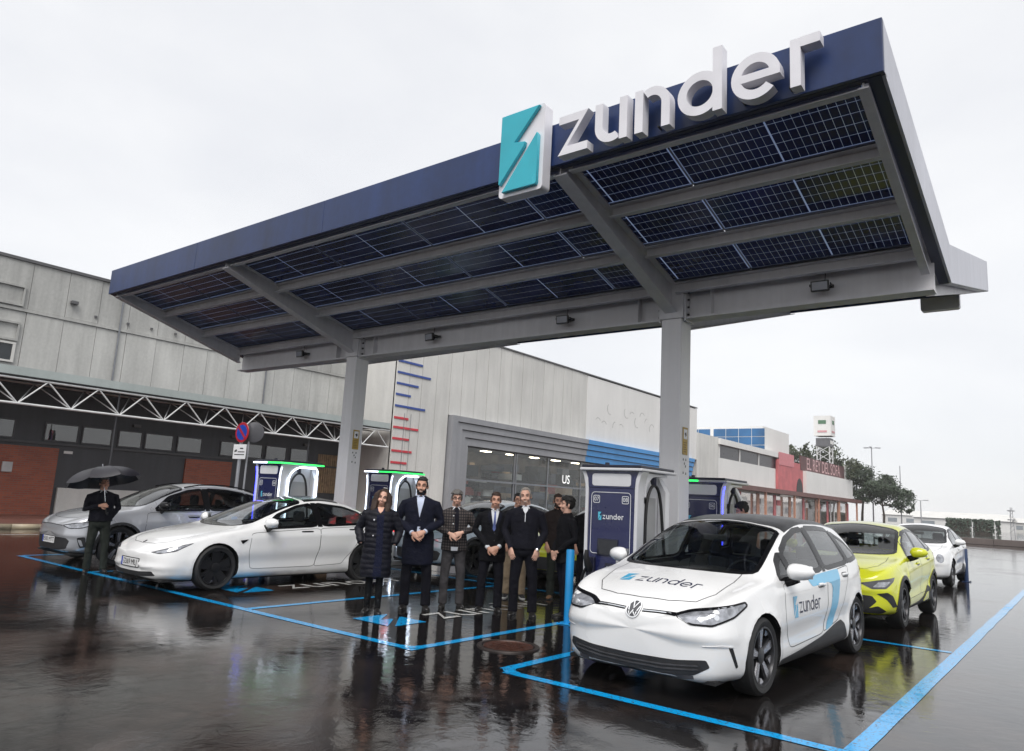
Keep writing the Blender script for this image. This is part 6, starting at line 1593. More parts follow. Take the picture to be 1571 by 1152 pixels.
def build_crossover(name, label, P, x, y, rz=0.0, roofm=None, rails=False, plate_txt='0500 MTT', rim=ALLOY_L):
    c = Car(name, label, CROSS, P, x, y, rz)
    ws = screen_poly(c, 1.32, 2.02, 6, 1.04, 2.10, 0.94)
    c.panel('windscreen', ws, 'top', TOPSEL(.9), CAR_GLASS_C); c.ribbon('windscreen_frame', ws, 0.05, 'top', GLOSSB, off=.003, closed=True)
    if roofm:
        rf = [(c.C['wr'](yy) * 0.97, yy) for yy in (2.14, 2.6, 3.1, 3.6, 3.95)]; c.panel('roof', rf + [(-a, b) for a, b in reversed(rf)], 'top', TOPSEL(1.25), roofm)
    windows(c, [[(1.42, 1.01), (2.46, 1.035), (2.44, 1.44), (2.15, 1.40), (1.75, 1.265)], [(2.56, 1.04), (3.48, 1.065), (3.42, 1.385), (3.0, 1.44), (2.55, 1.45)], [(3.54, 1.07), (3.92, 1.10), (3.70, 1.32), (3.50, 1.37)]], fw=.045)
    for pth in ([(2.51, 1.02), (2.50, 1.455)], [(3.51, 1.05), (3.47, 1.39)]): c.ribbon('pillar_trim', pth, 0.09, 'side', GLOSSB, off=.004, mirror=True)
    c.panel('rear_window', smooth_poly([(-.55, 1.10), (.55, 1.10), (.48, 1.34), (-.48, 1.34)], 2, .15), 'rear', lambda q, n: q.y > 4.0, CAR_GLASS)
    d1 = smooth_poly([(1.30, .97), (1.27, .65), (1.34, .38), (2.40, .38), (2.50, .68), (2.51, 1.0)], 3, .1); d2 = smooth_poly([(2.515, 1.0), (2.505, .68), (2.405, .38), (3.0, .40), (3.22, .66), (3.50, 1.04)], 3, .1)
    for d in (d1, d2): c.panel('door', d, 'side', SIDESEL, P, both=True); c.ribbon('door_gap', d, .007, 'side', SEAM, off=.0012, closed=True, mirror=True)
    bn = [(-.66, 1.05), (-.66, .75), (-.62, .42), (-.5, .24), (-.28, .16), (0, .14)]; bn = bn + [(-a, b) for a, b in reversed(bn[:-1])]
    c.panel('bonnet', bn + [(.4, 1.0), (-.4, 1.0)], 'top', TOPSEL(.65), P); c.ribbon('bonnet_gap', bn, .008, 'top', SEAM, off=.0012)
    for yy, z in ((2.22, .91), (3.22, .93)): handle(c, yy, z, P, .19)
    hp = [(.44, .05, .70), (.60, .12, .655), (.74, .27, .67), (.82, .48, .75), (.78, .46, .79), (.62, .18, .745)]
    hl = both_diag(c, 'headlight', hp, 34, LAMP_CL, off=.004, rnd=.15)
    for s, o in ((1, hl[0]), (-1, hl[1])):
        fr = diag(34, s); c.ribbon('headlight_rim', smooth_poly(dpts([(p[0] * s, p[1], p[2]) for p in hp], fr), 2, .15), .012, fr, GLOSSB, o, off=.0055, closed=True)
    c.ribbon('nose_seam', [(-.44, .70), (0, .712), (.44, .70)], .010, 'front', BLK, off=.003)
    g = [(-.58, .49), (.58, .49), (.66, .44), (.60, .30), (.40, .27), (-.40, .27), (-.60, .30), (-.66, .44)]
    gr = c.patch('lower_grille', smooth_poly(g, 2, .15), 'front', PLAST, off=.003, step=.06)
    both_diag(c, 'bumper_corner', [(.70, .22, .50), (.79, .32, .52), (.80, .33, .34), (.74, .26, .32)], 38, PLAST, off=.003, rnd=.2)
    both_diag(c, 'corner_blade', [(.715, .235, .47), (.75, .28, .46), (.775, .30, .36), (.75, .27, .355)], 38, P, off=.008, rnd=.2)
    if plate_txt: plate(c, .435, plate_txt)
    for fr in ('side', 'side_r'): c.patch('sill_cladding', smooth_poly([(1.28, .225), (1.28, .33), (3.16, .36), (3.18, .225)], 2, .08), fr, PLAST, off=.006, step=.08)
    if rails:
        for s in (1, -1): MB().tube([(s * c.C['wr'](2.1 + .3 * i) * .93, 2.1 + .3 * i, c.C['zr'](2.1 + .3 * i) + .055 + .02 * math.sin(math.pi * i / 6)) for i in range(7)], .014, 6).build('roof_rail', GLOSSB, c.e, smooth=60)
    for s in (1, -1):
        fr = diag(140, s); c.patch('tail_lamp', smooth_poly(dpts([(s * .60, 4.34, .90), (s * .80, 4.18, .93), (s * .84, 4.02, 1.0), (s * .72, 4.22, 1.02)], fr), 2, .15), fr, LAMP_RED, off=.005)
    mirror_pair(c, 1.56, .985, GLOSSB, GLOSSB)
    arches(c, PLAST, .045); add_wheels(c, 'blade', ALLOY_D, rim, .355, .265, .018)
    interior(c, 1.38, 2.3, 3.3, .42, 1.04); MB().box(-.74, .74, .1, 4.2, .19, .22).build('underbody', LINER, c.e)
    finish(c); return c
build_crossover('crossover_car', 'silver crossover with roof rails at the far left under the canopy end', paint('silver_paint', (0.46, 0.47, 0.50), 0.45), -14.92, 5.58, rails=True)
build_crossover('crossover_car', 'pale blue car half hidden behind the group of people', paint('pale_blue_paint', (0.36, 0.44, 0.50), 0.2), -10.95, 10.95, R(-2), roofm=None, plate_txt=None, rim=ALLOY_D)

# ------------------------------------------------------------------ small sporty crossover (acid yellow; white one further back)
MINI = dict(ridge=(0.56, 0.02, 0.06, 0.03, 0.40), L=4.20, sill=0.24, arch=0.372, wheels=[(0.86, 0.345), (3.45, 0.345)], flare=0.022, cabin=(1.1, 3.95), crease=((2.0, 0.84, 0.07, 0.016, 0.05), (2.2, 0.55, 0.05, -0.03, 0.10)),
    zb=[(0, .26), (.12, .23), (.5, .21), (3.6, .21), (4.0, .28), (4.20, .40)],
    W=[(0, .38), (.02, .52), (.06, .64), (.14, .74), (.28, .82), (.5, .87), (.85, .90), (1.5, .895), (2.4, .885), (3.4, .905), (3.8, .88), (4.05, .80), (4.16, .68), (4.20, .52)],
    zm=[(0, .48), (.5, .54), (1.2, .58), (3.4, .66), (4.2, .66)],
    zs=[(0, .70), (.06, .735), (.18, .80), (.4, .86), (.8, .93), (1.3, .975), (2.4, 1.01), (3.1, 1.05), (3.6, 1.08), (3.95, 1.05), (4.20, .88)],
    ws=[(0, .93), (.3, .94), (.8, .935), (1.2, .945), (2.5, .945), (3.5, .93), (4.0, .95), (4.2, .95)],
    zr=[(0, .715), (.06, .755), (.18, .83), (.4, .895), (.8, .965), (1.1, 1.01), (1.35, 1.09), (1.7, 1.25), (2.0, 1.38), (2.3, 1.445), (2.7, 1.45), (3.1, 1.42), (3.55, 1.34), (3.85, 1.24), (4.05, 1.08), (4.20, .91)],
    wr=[(0, .2), (.06, .36), (.2, .52), (.45, .63), (.9, .69), (1.2, .735), (1.6, .69), (2.0, .635), (2.5, .61), (3.2, .59), (3.7, .58), (4.0, .58), (4.2, .46)],
    zt=[(0, .73), (.05, .775), (.15, .845), (.35, .905), (.65, .965), (1.0, 1.02), (1.2, 1.085), (1.5, 1.235), (1.85, 1.42), (2.1, 1.50), (2.5, 1.54), (2.9, 1.53), (3.4, 1.47), (3.8, 1.39), (3.95, 1.26), (4.1, 1.08), (4.16, .97), (4.20, .92)])
def build_mini(name, label, P, x, y, detail=True):
    c = Car(name, label, MINI, P, x, y)
    ws = screen_poly(c, 1.32, 1.98, 6, 1.06, 2.05, .94)
    c.panel('windscreen', ws, 'top', TOPSEL(.9), CAR_GLASS_C); c.ribbon('windscreen_frame', ws, .05, 'top', GLOSSB, off=.003, closed=True)
    windows(c, [[(1.40, 1.0), (2.34, 1.035), (2.32, 1.42), (2.05, 1.38), (1.7, 1.245)], [(2.44, 1.04), (3.22, 1.08), (3.14, 1.375), (2.8, 1.415), (2.43, 1.425)], [(3.28, 1.09), (3.62, 1.13), (3.40, 1.30), (3.22, 1.35)]], fw=.045)
    for pth in ([(2.39, 1.02), (2.38, 1.43)], [(3.25, 1.07), (3.19, 1.37)]): c.ribbon('pillar_trim', pth, .09, 'side', GLOSSB, off=.004, mirror=True)
    c.panel('rear_window', smooth_poly([(-.52, 1.10), (.52, 1.10), (.46, 1.33), (-.46, 1.33)], 2, .15), 'rear', lambda q, n: q.y > 3.8, CAR_GLASS)
    d1 = smooth_poly([(1.30, .96), (1.27, .65), (1.32, .40), (2.30, .42), (2.38, .70), (2.39, .995)], 3, .1); d2 = smooth_poly([(2.395, .995), (2.385, .70), (2.305, .42), (2.86, .44), (3.05, .68), (3.26, 1.05)], 3, .1)
    for d in (d1, d2): c.panel('door', d, 'side', SIDESEL, P, both=True); c.ribbon('door_gap', d, .007, 'side', SEAM, off=.0012, closed=True, mirror=True)
    bn = [(-.64, 1.05), (-.66, .75), (-.62, .42), (-.5, .25), (-.28, .17), (0, .15)]; bn = bn + [(-a, b) for a, b in reversed(bn[:-1])]
    c.panel('bonnet', bn + [(.4, 1.02), (-.4, 1.02)], 'top', TOPSEL(.65), P); c.ribbon('bonnet_gap', bn, .008, 'top', SEAM, off=.0012)
    for yy, z in ((2.12, .90), (3.02, .955)): handle(c, yy, z, P, .18)
    if detail:
        hp = [(.42, .05, .665), (.56, .10, .59), (.72, .24, .60), (.80, .40, .70), (.81, .46, .76), (.62, .16, .715)]
        hl = both_diag(c, 'headlight', hp, 34, LAMP_DK, off=.004, rnd=.1)
        both_diag(c, 'lamp_block', [(.57, .11, .615), (.71, .23, .625), (.76, .34, .70), (.63, .17, .69)], 34, LAMP_CL, hl, off=.008, rnd=.1)
    else:
        for s in (1, -1):
            fr = diag(34, s); u, v = dpts([(s * .66, .2, .70)], fr)[0]; c.patch('headlight', disc_poly(u, v, .105, 18), fr, LAMP_CL, off=.006, step=.06)
    g = [(-.60, .50), (.60, .50), (.66, .42), (.50, .26), (-.50, .26), (-.66, .42)]
    if detail:
        c.patch('grille', smooth_poly(g, 2, .12), 'front', PLAST, off=.003, step=.06)
        both_diag(c, 'bumper_scoop', [(.60, .14, .53), (.735, .24, .55), (.80, .34, .50), (.845, .46, .345), (.80, .36, .335), (.72, .24, .45)], 38, PLAST, off=.004, rnd=.12)
        both_diag(c, 'skid_plate', [(.45, .08, .30), (.62, .16, .36), (.72, .27, .285), (.66, .22, .25), (.45, .09, .255)], 34, PLAST, off=.004, rnd=.12)
    else: c.patch('grille', smooth_poly([(-.45, .42), (.45, .42), (.5, .34), (.4, .28), (-.4, .28), (-.5, .34)], 2, .12), 'front', PLAST, off=.003, step=.06)
    sk = [(1.27, .235), (1.28, .29), (2.2, .31), (2.55, .36), (2.86, .52), (3.02, .50), (3.05, .235)]
    for fr in ('side', 'side_r'):
        sl = c.patch('sill_cladding', smooth_poly(sk, 2, .1), fr, PLAST, off=.006, step=.08)
        if detail: c.patch('sill_accent', smooth_poly([(2.58, .275), (2.98, .29), (2.92, .42), (2.80, .41)], 2, .15), fr, P, sl, off=.011, step=.1)
    for s in (1, -1):
        fr = diag(140, s); c.patch('tail_lamp', smooth_poly(dpts([(s * .58, 4.14, .92), (s * .80, 3.95, .96), (s * .82, 3.82, 1.04), (s * .70, 4.03, 1.05)], fr), 2, .15), fr, LAMP_RED, off=.005)
    mirror_pair(c, 1.54, .985, P, GLOSSB)
    arches(c, PLAST if detail else None, .055); add_wheels(c, 'y', ALLOY_D, ALLOY_D if detail else ALLOY_L, .345, .245, .018)
    interior(c, 1.38, 2.2, 3.1, .42, 1.02); MB().box(-.72, .72, .1, 4.0, .19, .22).build('underbody', LINER, c.e)
    MB().box(-.12, .12, 1.72, 1.76, 1.24, 1.32).build('rear_view_mirror', TRIMG, c.e, bevel=.015)
    finish(c); return c
YEL = paint('acid_yellow_paint', (0.70, 0.73, 0.02)); WHT = paint('white_paint', (0.80, 0.80, 0.80))
y1 = build_mini('small_crossover', 'acid yellow small crossover directly behind the white hatchback', YEL, -3.12, 11.72)
c2 = copy_tree(y1.e); c2.location = (-8.35, 12.1, 0); tag(c2, 'acid yellow car glimpsed between the young man and the unlit charger', 'car', 'parked electric cars')
build_mini('small_hatchback', 'small white car with round headlamps behind the yellow crossover', WHT, -3.68, 21.2, detail=False)
# ================================================================== people
def remesh(mb, voxel, smooth=4):
    me = bpy.data.meshes.new('tmp'); me.from_pydata([tuple(v) for v in mb.v], [], mb.f)
    bm = bmesh.new(); bm.from_mesh(me); bmesh.ops.recalc_face_normals(bm, faces=bm.faces); bm.to_mesh(me); bm.free()
    o = bpy.data.objects.new('tmp', me); COL.objects.link(o)
    r_ = o.modifiers.new('r', 'REMESH'); r_.mode = 'VOXEL'; r_.voxel_size = voxel
    if smooth: s = o.modifiers.new('s', 'SMOOTH'); s.factor = 0.5; s.iterations = smooth
    bpy.context.view_layer.update(); ev = o.evaluated_get(bpy.context.evaluated_depsgraph_get()); m2 = ev.to_mesh()
    v = [Vector(p.co) for p in m2.vertices]; f = [tuple(p.vertices) for p in m2.polygons]
    ev.to_mesh_clear(); bpy.data.objects.remove(o); bpy.data.meshes.remove(me)
    return v, f
def ellipsoid(mb, c, r_, n=12, m=8):
    c = Vector(c); rings = []
    for i in range(m + 1):
        a = -math.pi / 2 + math.pi * (i + 0.02) / (m + 0.04); rings.append([c + Vector((r_[0] * math.cos(a) * math.cos(2 * math.pi * j / n), r_[1] * math.cos(a) * math.sin(2 * math.pi * j / n), r_[2] * math.sin(a))) for j in range(n)])
    mb.rings(rings)
def ellipse_loft(mb, secs, n=20):
    mb.rings([[Vector((cx + rx * math.cos(2 * math.pi * j / n), cy + ry * math.sin(2 * math.pi * j / n), z)) for j in range(n)] for (z, rx, ry, cx, cy) in secs])
def cloth(name, c, var=0.18, rough=0.9): return M(name, c, rough, 0, var, 9, 0.35, 45, spec=0.18)
SKIN = M('skin', (0.52, 0.28, 0.195), 0.5, 0, 0.10, 14, 0.06, 60); SKIN_L = M('skin_pale', (0.60, 0.35, 0.26), 0.5, 0, 0.10, 14, 0.06, 60)
HAIR_B = M('hair_black', (0.010, 0.009, 0.009), 0.55, 0, 0.4, 60, 0.5, 160); HAIR_BR = M('hair_brown', (0.040, 0.020, 0.012), 0.5, 0, 0.4, 60, 0.5, 160); HAIR_G = M('hair_grey', (0.17, 0.16, 0.15), 0.6, 0, 0.45, 60, 0.5, 160); HAIR_LG = M('hair_light_grey', (0.26, 0.235, 0.21), 0.6, 0, 0.35, 60, 0.5, 160)
EYE_W = M('eye_white', (0.42, 0.38, 0.36), 0.3); EYE_D = M('eye_dark', (0.02, 0.012, 0.01), 0.15); LIP = M('lips', (0.33, 0.11, 0.09), 0.45); TEETH = M('teeth', (0.62, 0.60, 0.56), 0.3)
SHOE = M('black_leather', (0.012, 0.011, 0.011), 0.3, 0, 0.3, 12); SOLE_W = M('white_sole', (0.6, 0.6, 0.58), 0.6); BOOT_BR = M('tan_suede', (0.16, 0.085, 0.04), 0.8)
def hand_mesh(w, d, n, side, curl=0.5):
    """w wrist, d finger direction, n palm normal (the way the fingers curl), thumb on the 'side' vector"""
    w, d, n = Vector(w), Vector(d).normalized(), Vector(n); n = (n - d * n.dot(d)).normalized(); s = d.cross(n).normalized() * side
    mb = MB(); P = lambda a, b, c: w + d * a + s * b + n * c
    rings = []
    for (a, hw, ht) in ((-0.03, .024, .019), (0.0, .026, .018), (0.03, .036, .016), (0.06, .041, .014), (0.088, .039, .012), (.094, .03, .008)):
        rings.append([P(a, hw * math.cos(2 * math.pi * j / 12), ht * math.sin(2 * math.pi * j / 12)) for j in range(12)])
    mb.rings(rings)
    for k, (b, l) in enumerate(((.031, .068), (.0105, .078), (-.0105, .072), (-.031, .056))):
        p = Vector(P(.082, b, 0)); dirn = (d + s * b * 1.2).normalized(); pts = [p]; c = 0
        for q in (0.42, 0.32, 0.26):
            c += curl * (0.5 + 0.12 * k); dd = dirn * math.cos(c) + n * math.sin(c); p = p + dd * (l * q); pts.append(p)
        mb.tube(pts, [.0098, .0094, .0084, .0062], 8)
    p = Vector(P(.02, .030, .004)); pts = [p]
    for dv, l in ((d * .55 + s * .75 + n * .25, .032), (d * .85 + s * .35 + n * .3, .03), (d + n * .35, .022)): p = p + dv.normalized() * l; pts.append(p)
    mb.tube(pts, [.013, .0115, .010, .0075], 8)
    return remesh(mb, 0.0036, 2)
class Person(Car):
    def __init__(s, label, x, y, rz, H, group='people standing under the canopy'):
        s.e = empty('person', (x, y, 0)); s.e.rotation_euler = (0, 0, rz); k = H / 1.75; s.e.scale = (k, k, k); tag(s.e, label, 'person', group)
        s.parts = []
    def surf(s, v, f):
        s.bvh = BVHTree.FromPolygons([tuple(p) for p in v], f)
    def put(s, name, v, f, mat, parent=None): return mesh_obj(name, v, f, mat, parent or s.e, smooth=180)
def head_build(yaw, tilt, nod, w=1.0):
    mb = MB()
    ellipsoid(mb, (0, .012, 1.668), (.076 * w, .096, .088)); ellipsoid(mb, (0, -.024, 1.612), (.063 * w, .070, .078)); ellipsoid(mb, (0, -.048, 1.560), (.040 * w, .040, .032))
    for s in (-1, 1):
        ellipsoid(mb, (s * .077 * w, .012, 1.632), (.011, .020, .032), 8, 6); ellipsoid(mb, (s * .036, -.066, 1.605), (.028, .026, .026), 8, 6)
        mb.tube([(s * .012, -.090, 1.668), (s * .035, -.085, 1.673), (s * .055, -.066, 1.664)], [.010, .011, .008], 6)
        ellipsoid(mb, (s * .012, -.103, 1.604), (.010, .011, .009), 6, 5)
    mb.tube([(0, -.088, 1.660), (0, -.100, 1.632), (0, -.116, 1.606), (0, -.094, 1.596)], [.009, .010, .0125, .008], 8)
    ellipsoid(mb, (0, -.088, 1.576), (.026, .013, .007), 8, 5); ellipsoid(mb, (0, -.086, 1.565), (.022, .013, .008), 8, 5)
    mb.tube([(0, .03, 1.42), (0, .018, 1.50), (0, .002, 1.58)], [(.075, .075), (.064, .066), (.061, .064)], 12)
    v, f = remesh(mb, 0.0062, 2)
    for p in v:
        for s in (-1, 1):
            d = (p - Vector((s * .032, -.090, 1.645))).length
            if d < .024: p.y += .010 * (1 - d / .024)
    M_ = Matrix.Translation((0, .015, 1.478)) @ Matrix.Rotation(yaw, 4, 'Z') @ Matrix.Rotation(nod, 4, 'X') @ Matrix.Rotation(tilt, 4, 'Y') @ Matrix.Translation((0, -.015, -1.50))
    return v, f, M_
def build_person(label, x, y, rz, H, pose='clasp', top='suit', topc=None, legc=None, skin=SKIN, hair='short', hairm=HAIR_B, head=(0, 0, 0), hem=0.80, width=1.0, shoes='dress', beard=None, glasses=False, extra=None, feet=.11, lean=0, stance=0.0, smile=True):
    P = Person(label, x, y, rz, H); W = width
    # --- skeleton of the arms
    E = {}; 
    if pose == 'clasp': E = {1: ((.285, .03, 1.16), (.085, -.185, 1.02)), -1: ((-.285, .03, 1.16), (-.085, -.185, 1.00))}
    elif pose == 'clasp_high': E = {1: ((.29, .02, 1.17), (.095, -.215, 1.12)), -1: ((-.29, .02, 1.17), (-.095, -.215, 1.10))}
    elif pose == 'clasp_low': E = {1: ((.275, .02, 1.15), (.085, -.165, .945)), -1: ((-.275, .02, 1.15), (-.075, -.175, .93))}
    elif pose == 'front': E = {1: ((.275, .02, 1.14), (.185, -.13, .915)), -1: ((-.275, .02, 1.14), (-.185, -.13, .915))}
    elif pose == 'pocket': E = {1: ((.315, .05, 1.14), (.235, -.07, .955)), -1: ((-.315, .05, 1.14), (-.235, -.07, .955))}
    elif pose == 'umbrella': E = {1: ((.265, .0, 1.15), (.13, -.02, .93)), -1: ((-.255, -.02, 1.15), (-.045, -.215, 1.215))}
    sh = {s: (s * .185 * W, .012, 1.402) for s in (1, -1)}
    r0 = random.Random(int(abs(x * 31 + y * 17) * 10)); fo = {s: r0.uniform(-.05, .05) for s in (1, -1)}
    for s in E: E[s] = ((E[s][0][0] * W + r0.uniform(-.02, .012) * s, E[s][0][1] + r0.uniform(-.02, .02), E[s][0][2] + r0.uniform(-.02, .02)), E[s][1])
    P.e.rotation_euler = (R(r0.uniform(-1.5, 1.0)), R(r0.uniform(-1.6, 1.6)), rz + R(r0.uniform(-5, 5)))
    # --- body: one skin with head, core and hands
    hv, hf, HM = head_build(*[R(a) for a in head])
    core = MB(); ellipse_loft(core, [(.88, .12, .08, 0, 0), (1.1, .11, .08, 0, 0), (1.35, .13, .085, 0, 0.01), (1.44, .09, .06, 0, .015), (1.5, .045, .045, 0, .02)])
    for s in (1, -1):
        core.tube([sh[s], E[s][0], E[s][1]], [.04, .033, .024], 8); core.tube([(s * .085, 0, .9), (s * feet * .97, 0, .48), (s * feet, .02 + fo[s], .12)], [.06, .048, .03], 8)
    cv, cf = remesh(core, 0.016, 2)
    v = [HM @ p for p in hv] + cv; f = list(hf) + [tuple(i + len(hv) for i in q) for q in cf]
    if pose != 'pocket':
        for s in (1, -1):
            el, wr = Vector(E[s][0]), Vector(E[s][1])
            if pose in ('clasp', 'clasp_high', 'clasp_low'): d = Vector((-s * .88, -.18, -.35 if s > 0 else -.50)); n = Vector((0, 1, -.2)); cu = .42
            elif pose == 'umbrella' and s < 0: d = Vector((.75, -.55, .1)); n = Vector((.6, 1, 0)); cu = .95
            else: d = Vector((-s * .25, -.25, -1)); n = Vector((-s * .5, .8, 0)); cu = .30
            a, b = hand_mesh(wr + (wr - el).normalized() * .012, d, n, 1 if s > 0 else -1, cu); o = len(v); v += a; f += [tuple(i + o for i in q) for q in b]
    body = P.put('body', v, f, skin)
    # --- face
    def at(p): return HM @ Vector(p)
    for s in (-1, 1):
        mb = MB(); ellipsoid(mb, (s * .032, -.079, 1.645), (.0100, .008, .0052), 8, 6); mb.v = [tuple(HM @ Vector(q)) for q in mb.v]; ey = mb.build('eye', EYE_W, P.e, smooth=180)
        mb = MB(); ellipsoid(mb, (s * .032, -.0865, 1.645), (.0052, .003, .0048), 8, 5); mb.v = [tuple(HM @ Vector(q)) for q in mb.v]; mb.build('iris', EYE_D, ey, smooth=180)
        MB().tube([at((s * .014, -.101, 1.672)), at((s * .034, -.0975, 1.680)), at((s * .056, -.078, 1.670))], [.0020, .0028, .0014], 6).build('eyebrow', hairm, P.e, smooth=180)
    if smile: MB().tube([at((-.022, -.0985, 1.5735)), at((0, -.1035, 1.5695)), at((.022, -.0985, 1.5735))], [(.003, .002), (.0062, .003), (.003, .002)], 6).build('mouth', TEETH if smile == 2 else LIP, P.e, smooth=180)
    # --- hair: thickened shell grown from the scalp
    rn = random.Random(int(x * 100)); bmh = bmesh.new()
    def grow(sel, thick, name, mat, jitter=.25):
        mp = {}; vs = []; fs = []; nrm = {}
        me_n = {}
        for q in hf:
            c = sum((hv[i] for i in q), Vector()) / len(q)
            if sel(c):
                nn = (hv[q[1]] - hv[q[0]]).cross(hv[q[2]] - hv[q[0]]).normalized()
                for i in q: me_n[i] = me_n.get(i, Vector()) + nn
                fs.append(q)
        ids = sorted(me_n); idx = {i: k for k, i in enumerate(ids)}
        edge = {}
        for q in fs:
            for a, b in zip(q, q[1:] + q[:1]): edge[(a, b)] = edge.get((a, b), 0) + 1
        for i in ids: vs.append(hv[i] + me_n[i].normalized() * thick(hv[i]) * (1 + rn.uniform(-jitter, jitter)))
        ff = [tuple(idx[i] for i in q) for q in fs]; base = len(vs)
        for i in ids: vs.append(hv[i] - me_n[i].normalized() * .004)
        for (a, b) in edge:
            if (b, a) not in edge: ff.append((idx[b], idx[a], base + idx[a], base + idx[b]))
        return P.put(name, [HM @ p for p in vs], ff, mat)
    def scalp(c, hi=1.712):
        if c.y < -.035: return c.z > hi - (abs(c.x) > .055) * .02
        if c.y < .02: return c.z > (1.662 if abs(c.x) > .045 else 1.70) - (.03 if -.03 < c.y < .0 and abs(c.x) > .06 else 0)
        return c.z > 1.585
    if hair == 'short': grow(lambda c: scalp(c), lambda p: .005 + (.010 if p.z > 1.72 else 0), 'hair', hairm, .6)
    elif hair == 'thick': grow(lambda c: scalp(c, 1.70), lambda p: .008 + (.013 if p.z > 1.70 else 0) + (.006 if p.y < -.02 else 0), 'hair', hairm, .6)
    elif hair == 'thin': grow(lambda c: scalp(c, 1.728), lambda p: .007 + (.005 if p.z > 1.73 else 0), 'hair', hairm)
    elif hair == 'long':
        mb = MB(); ellipsoid(mb, (0, .025, 1.675), (.092, .105, .095), 14, 10)
        for s in (-1, 1):
            mb.tube([(s * .045, -.055, 1.735), (s * .085, -.045, 1.67), (s * .098, -.035, 1.58), (s * .098, -.055, 1.47), (s * .088, -.085, 1.37)], [(.022, .03), (.026, .05), (.03, .055), (.032, .045), (.012, .02)], 10)
            mb.tube([(s * .06, .05, 1.68), (s * .075, .07, 1.58), (s * .07, .08, 1.46)], [.05, .055, .03], 10)
        hv2, hf2 = remesh(mb, .010, 2)
        keep = [q for q in hf2 if not (sum(hv2[i].y for i in q) / 4 < -.052 and abs(sum(hv2[i].x for i in q) / 4) < .052 and sum(hv2[i].z for i in q) / 4 < 1.735)]
        for p in hv2: p += Vector((rn.uniform(-.003, .003), rn.uniform(-.003, .003), 0))
        P.put('hair', [HM @ p for p in hv2], keep, hairm)
    if beard: grow(lambda c: c.z < 1.612 and c.z > 1.525 and c.y < .0 and not (c.y < -.085 and 1.556 < c.z < 1.582 and abs(c.x) < .026) and not (c.z > 1.585 and abs(c.x) < .05 and c.y < -.05) and not (c.y > -.03 and c.z < 1.545), lambda p: .005, 'beard', beard, .5)
    if glasses:
        for s in (-1, 1):
            pts = [at((s * .034 + .024 * math.cos(R(a)), -.106, 1.642 + .018 * math.sin(R(a)))) for a in range(0, 361, 30)]; gl = MB().tube(pts, .0028, 5, caps=False).build('spectacle_rim', BLK, P.e)
            MB().tube([at((s * .058, -.104, 1.645)), at((s * .080, -.04, 1.645)), at((s * .082, .01, 1.64))], .0026, 5).build('spectacle_arm', BLK, gl)
        MB().tube([at((-.011, -.107, 1.645)), at((.011, -.107, 1.645))], .0026, 5).build('spectacle_bridge', BLK, P.e)
    # --- jacket / coat / sweater
    jk = MB(); t = {'suit': .0, 'coat': .012, 'puffer': .035, 'sweater': .006, 'shirt': .010}[top]
    secs = [(1.492, .064, .066, 0, .02), (1.475, .095, .076, 0, .02), (1.450, .152 * W + t * .5, .090 + t * .4, 0, .016), (1.40, .188 * W + t, .112 + t, 0, .01), (1.30, .190 * W + t, .126 + t, 0, .002), (1.18, .178 * W + t, .124 + t, 0, -.004), (1.07, .172 * W + t, .122 + t, 0, -.006), (.97, .182 * W + t, .126 + t, 0, -.004), (.88, .190 * W + t, .126 + t, 0, 0), (.80, .192 * W + t, .122 + t, 0, 0), (.68, .190 * W + t * 1.2, .122 + t, 0, .002), (.56, .188 * W + t * 1.2, .12 + t, 0, .004), (.45, .186 * W + t * 1.2, .118 + t, 0, .004)]
    ss = [q for q in secs if q[0] > hem + .02]; lo = next(q for q in secs if q[0] <= hem + .02); ss.append((hem,) + lo[1:])
    ellipse_loft(jk, ss, 24)
    a0 = .060 + t * .55
    for s in (1, -1):
        el, wr = Vector(E[s][0]), Vector(E[s][1]); S = Vector(sh[s])
        jk.tube([S + Vector((-s * .05, 0, -.015)), S + Vector((s * .018, 0, -.03)), S.lerp(el, .5) + Vector((s * .006, 0, 0)), el, el.lerp(wr, .5), wr - (wr - el).normalized() * .012], [a0 * .95, a0, a0 * .92, a0 * .85, a0 * .76, a0 * .62], 12)
    jv, jf = remesh(jk, .0105, 5)
    for p in jv:
        if top == 'puffer':
            o = Vector((p.x, p.y, 0)); o = o.normalized() if o.length > 0 else o; p += o * (.008 * abs(math.sin((p.z + .02 * noise.noise(p * 5)) * math.pi / .075)) - .004 + .008 * noise.noise(p * 11))
        else: # soft folds
            o = Vector((p.x, p.y, 0)); o = o.normalized() if o.length > 0 else o
            p += o * (.010 * noise.noise(Vector((p.x * 9, p.y * 9, p.z * 5 + x))) + .006 * noise.noise(Vector((p.x * 16 + 3, p.y * 16, p.z * 22))))
    P.put({'suit': 'jacket', 'coat': 'overcoat', 'puffer': 'padded_coat', 'sweater': 'sweater', 'shirt': 'overshirt'}[top], jv, jf, topc); P.surf(jv, jf)
    # --- trousers
    tr = MB(); ellipse_loft(tr, [(1.02, .150 * W, .108, 0, 0), (.95, .168 * W, .118, 0, 0), (.86, .168 * W, .116, 0, 0), (.80, .12, .09, 0, 0)], 20)
    for s in (1, -1): tr.tube([(s * .085, 0, .90), (s * .092, 0, .78), (s * feet * .97, -.006 + fo[s] * .4, .48), (s * feet, .012 + fo[s] * .7, .24), (s * feet * 1.02, .006 + fo[s], .05)], [(.088, .092), (.084, .092), (.066, .07), (.060, .066), (.060, .068)] if legc[1] == 'trousers' else [(.078, .08), (.07, .078), (.052, .056), (.048, .052), (.036, .04)], 14)
    tv, tf = remesh(tr, .0115, 4)
    for p in tv: p += Vector((0, -1, 0)) * (.012 * noise.noise(Vector((p.x * 14, x, p.z * 9))) + .006 * noise.noise(Vector((p.x * 20, y, p.z * 26))))
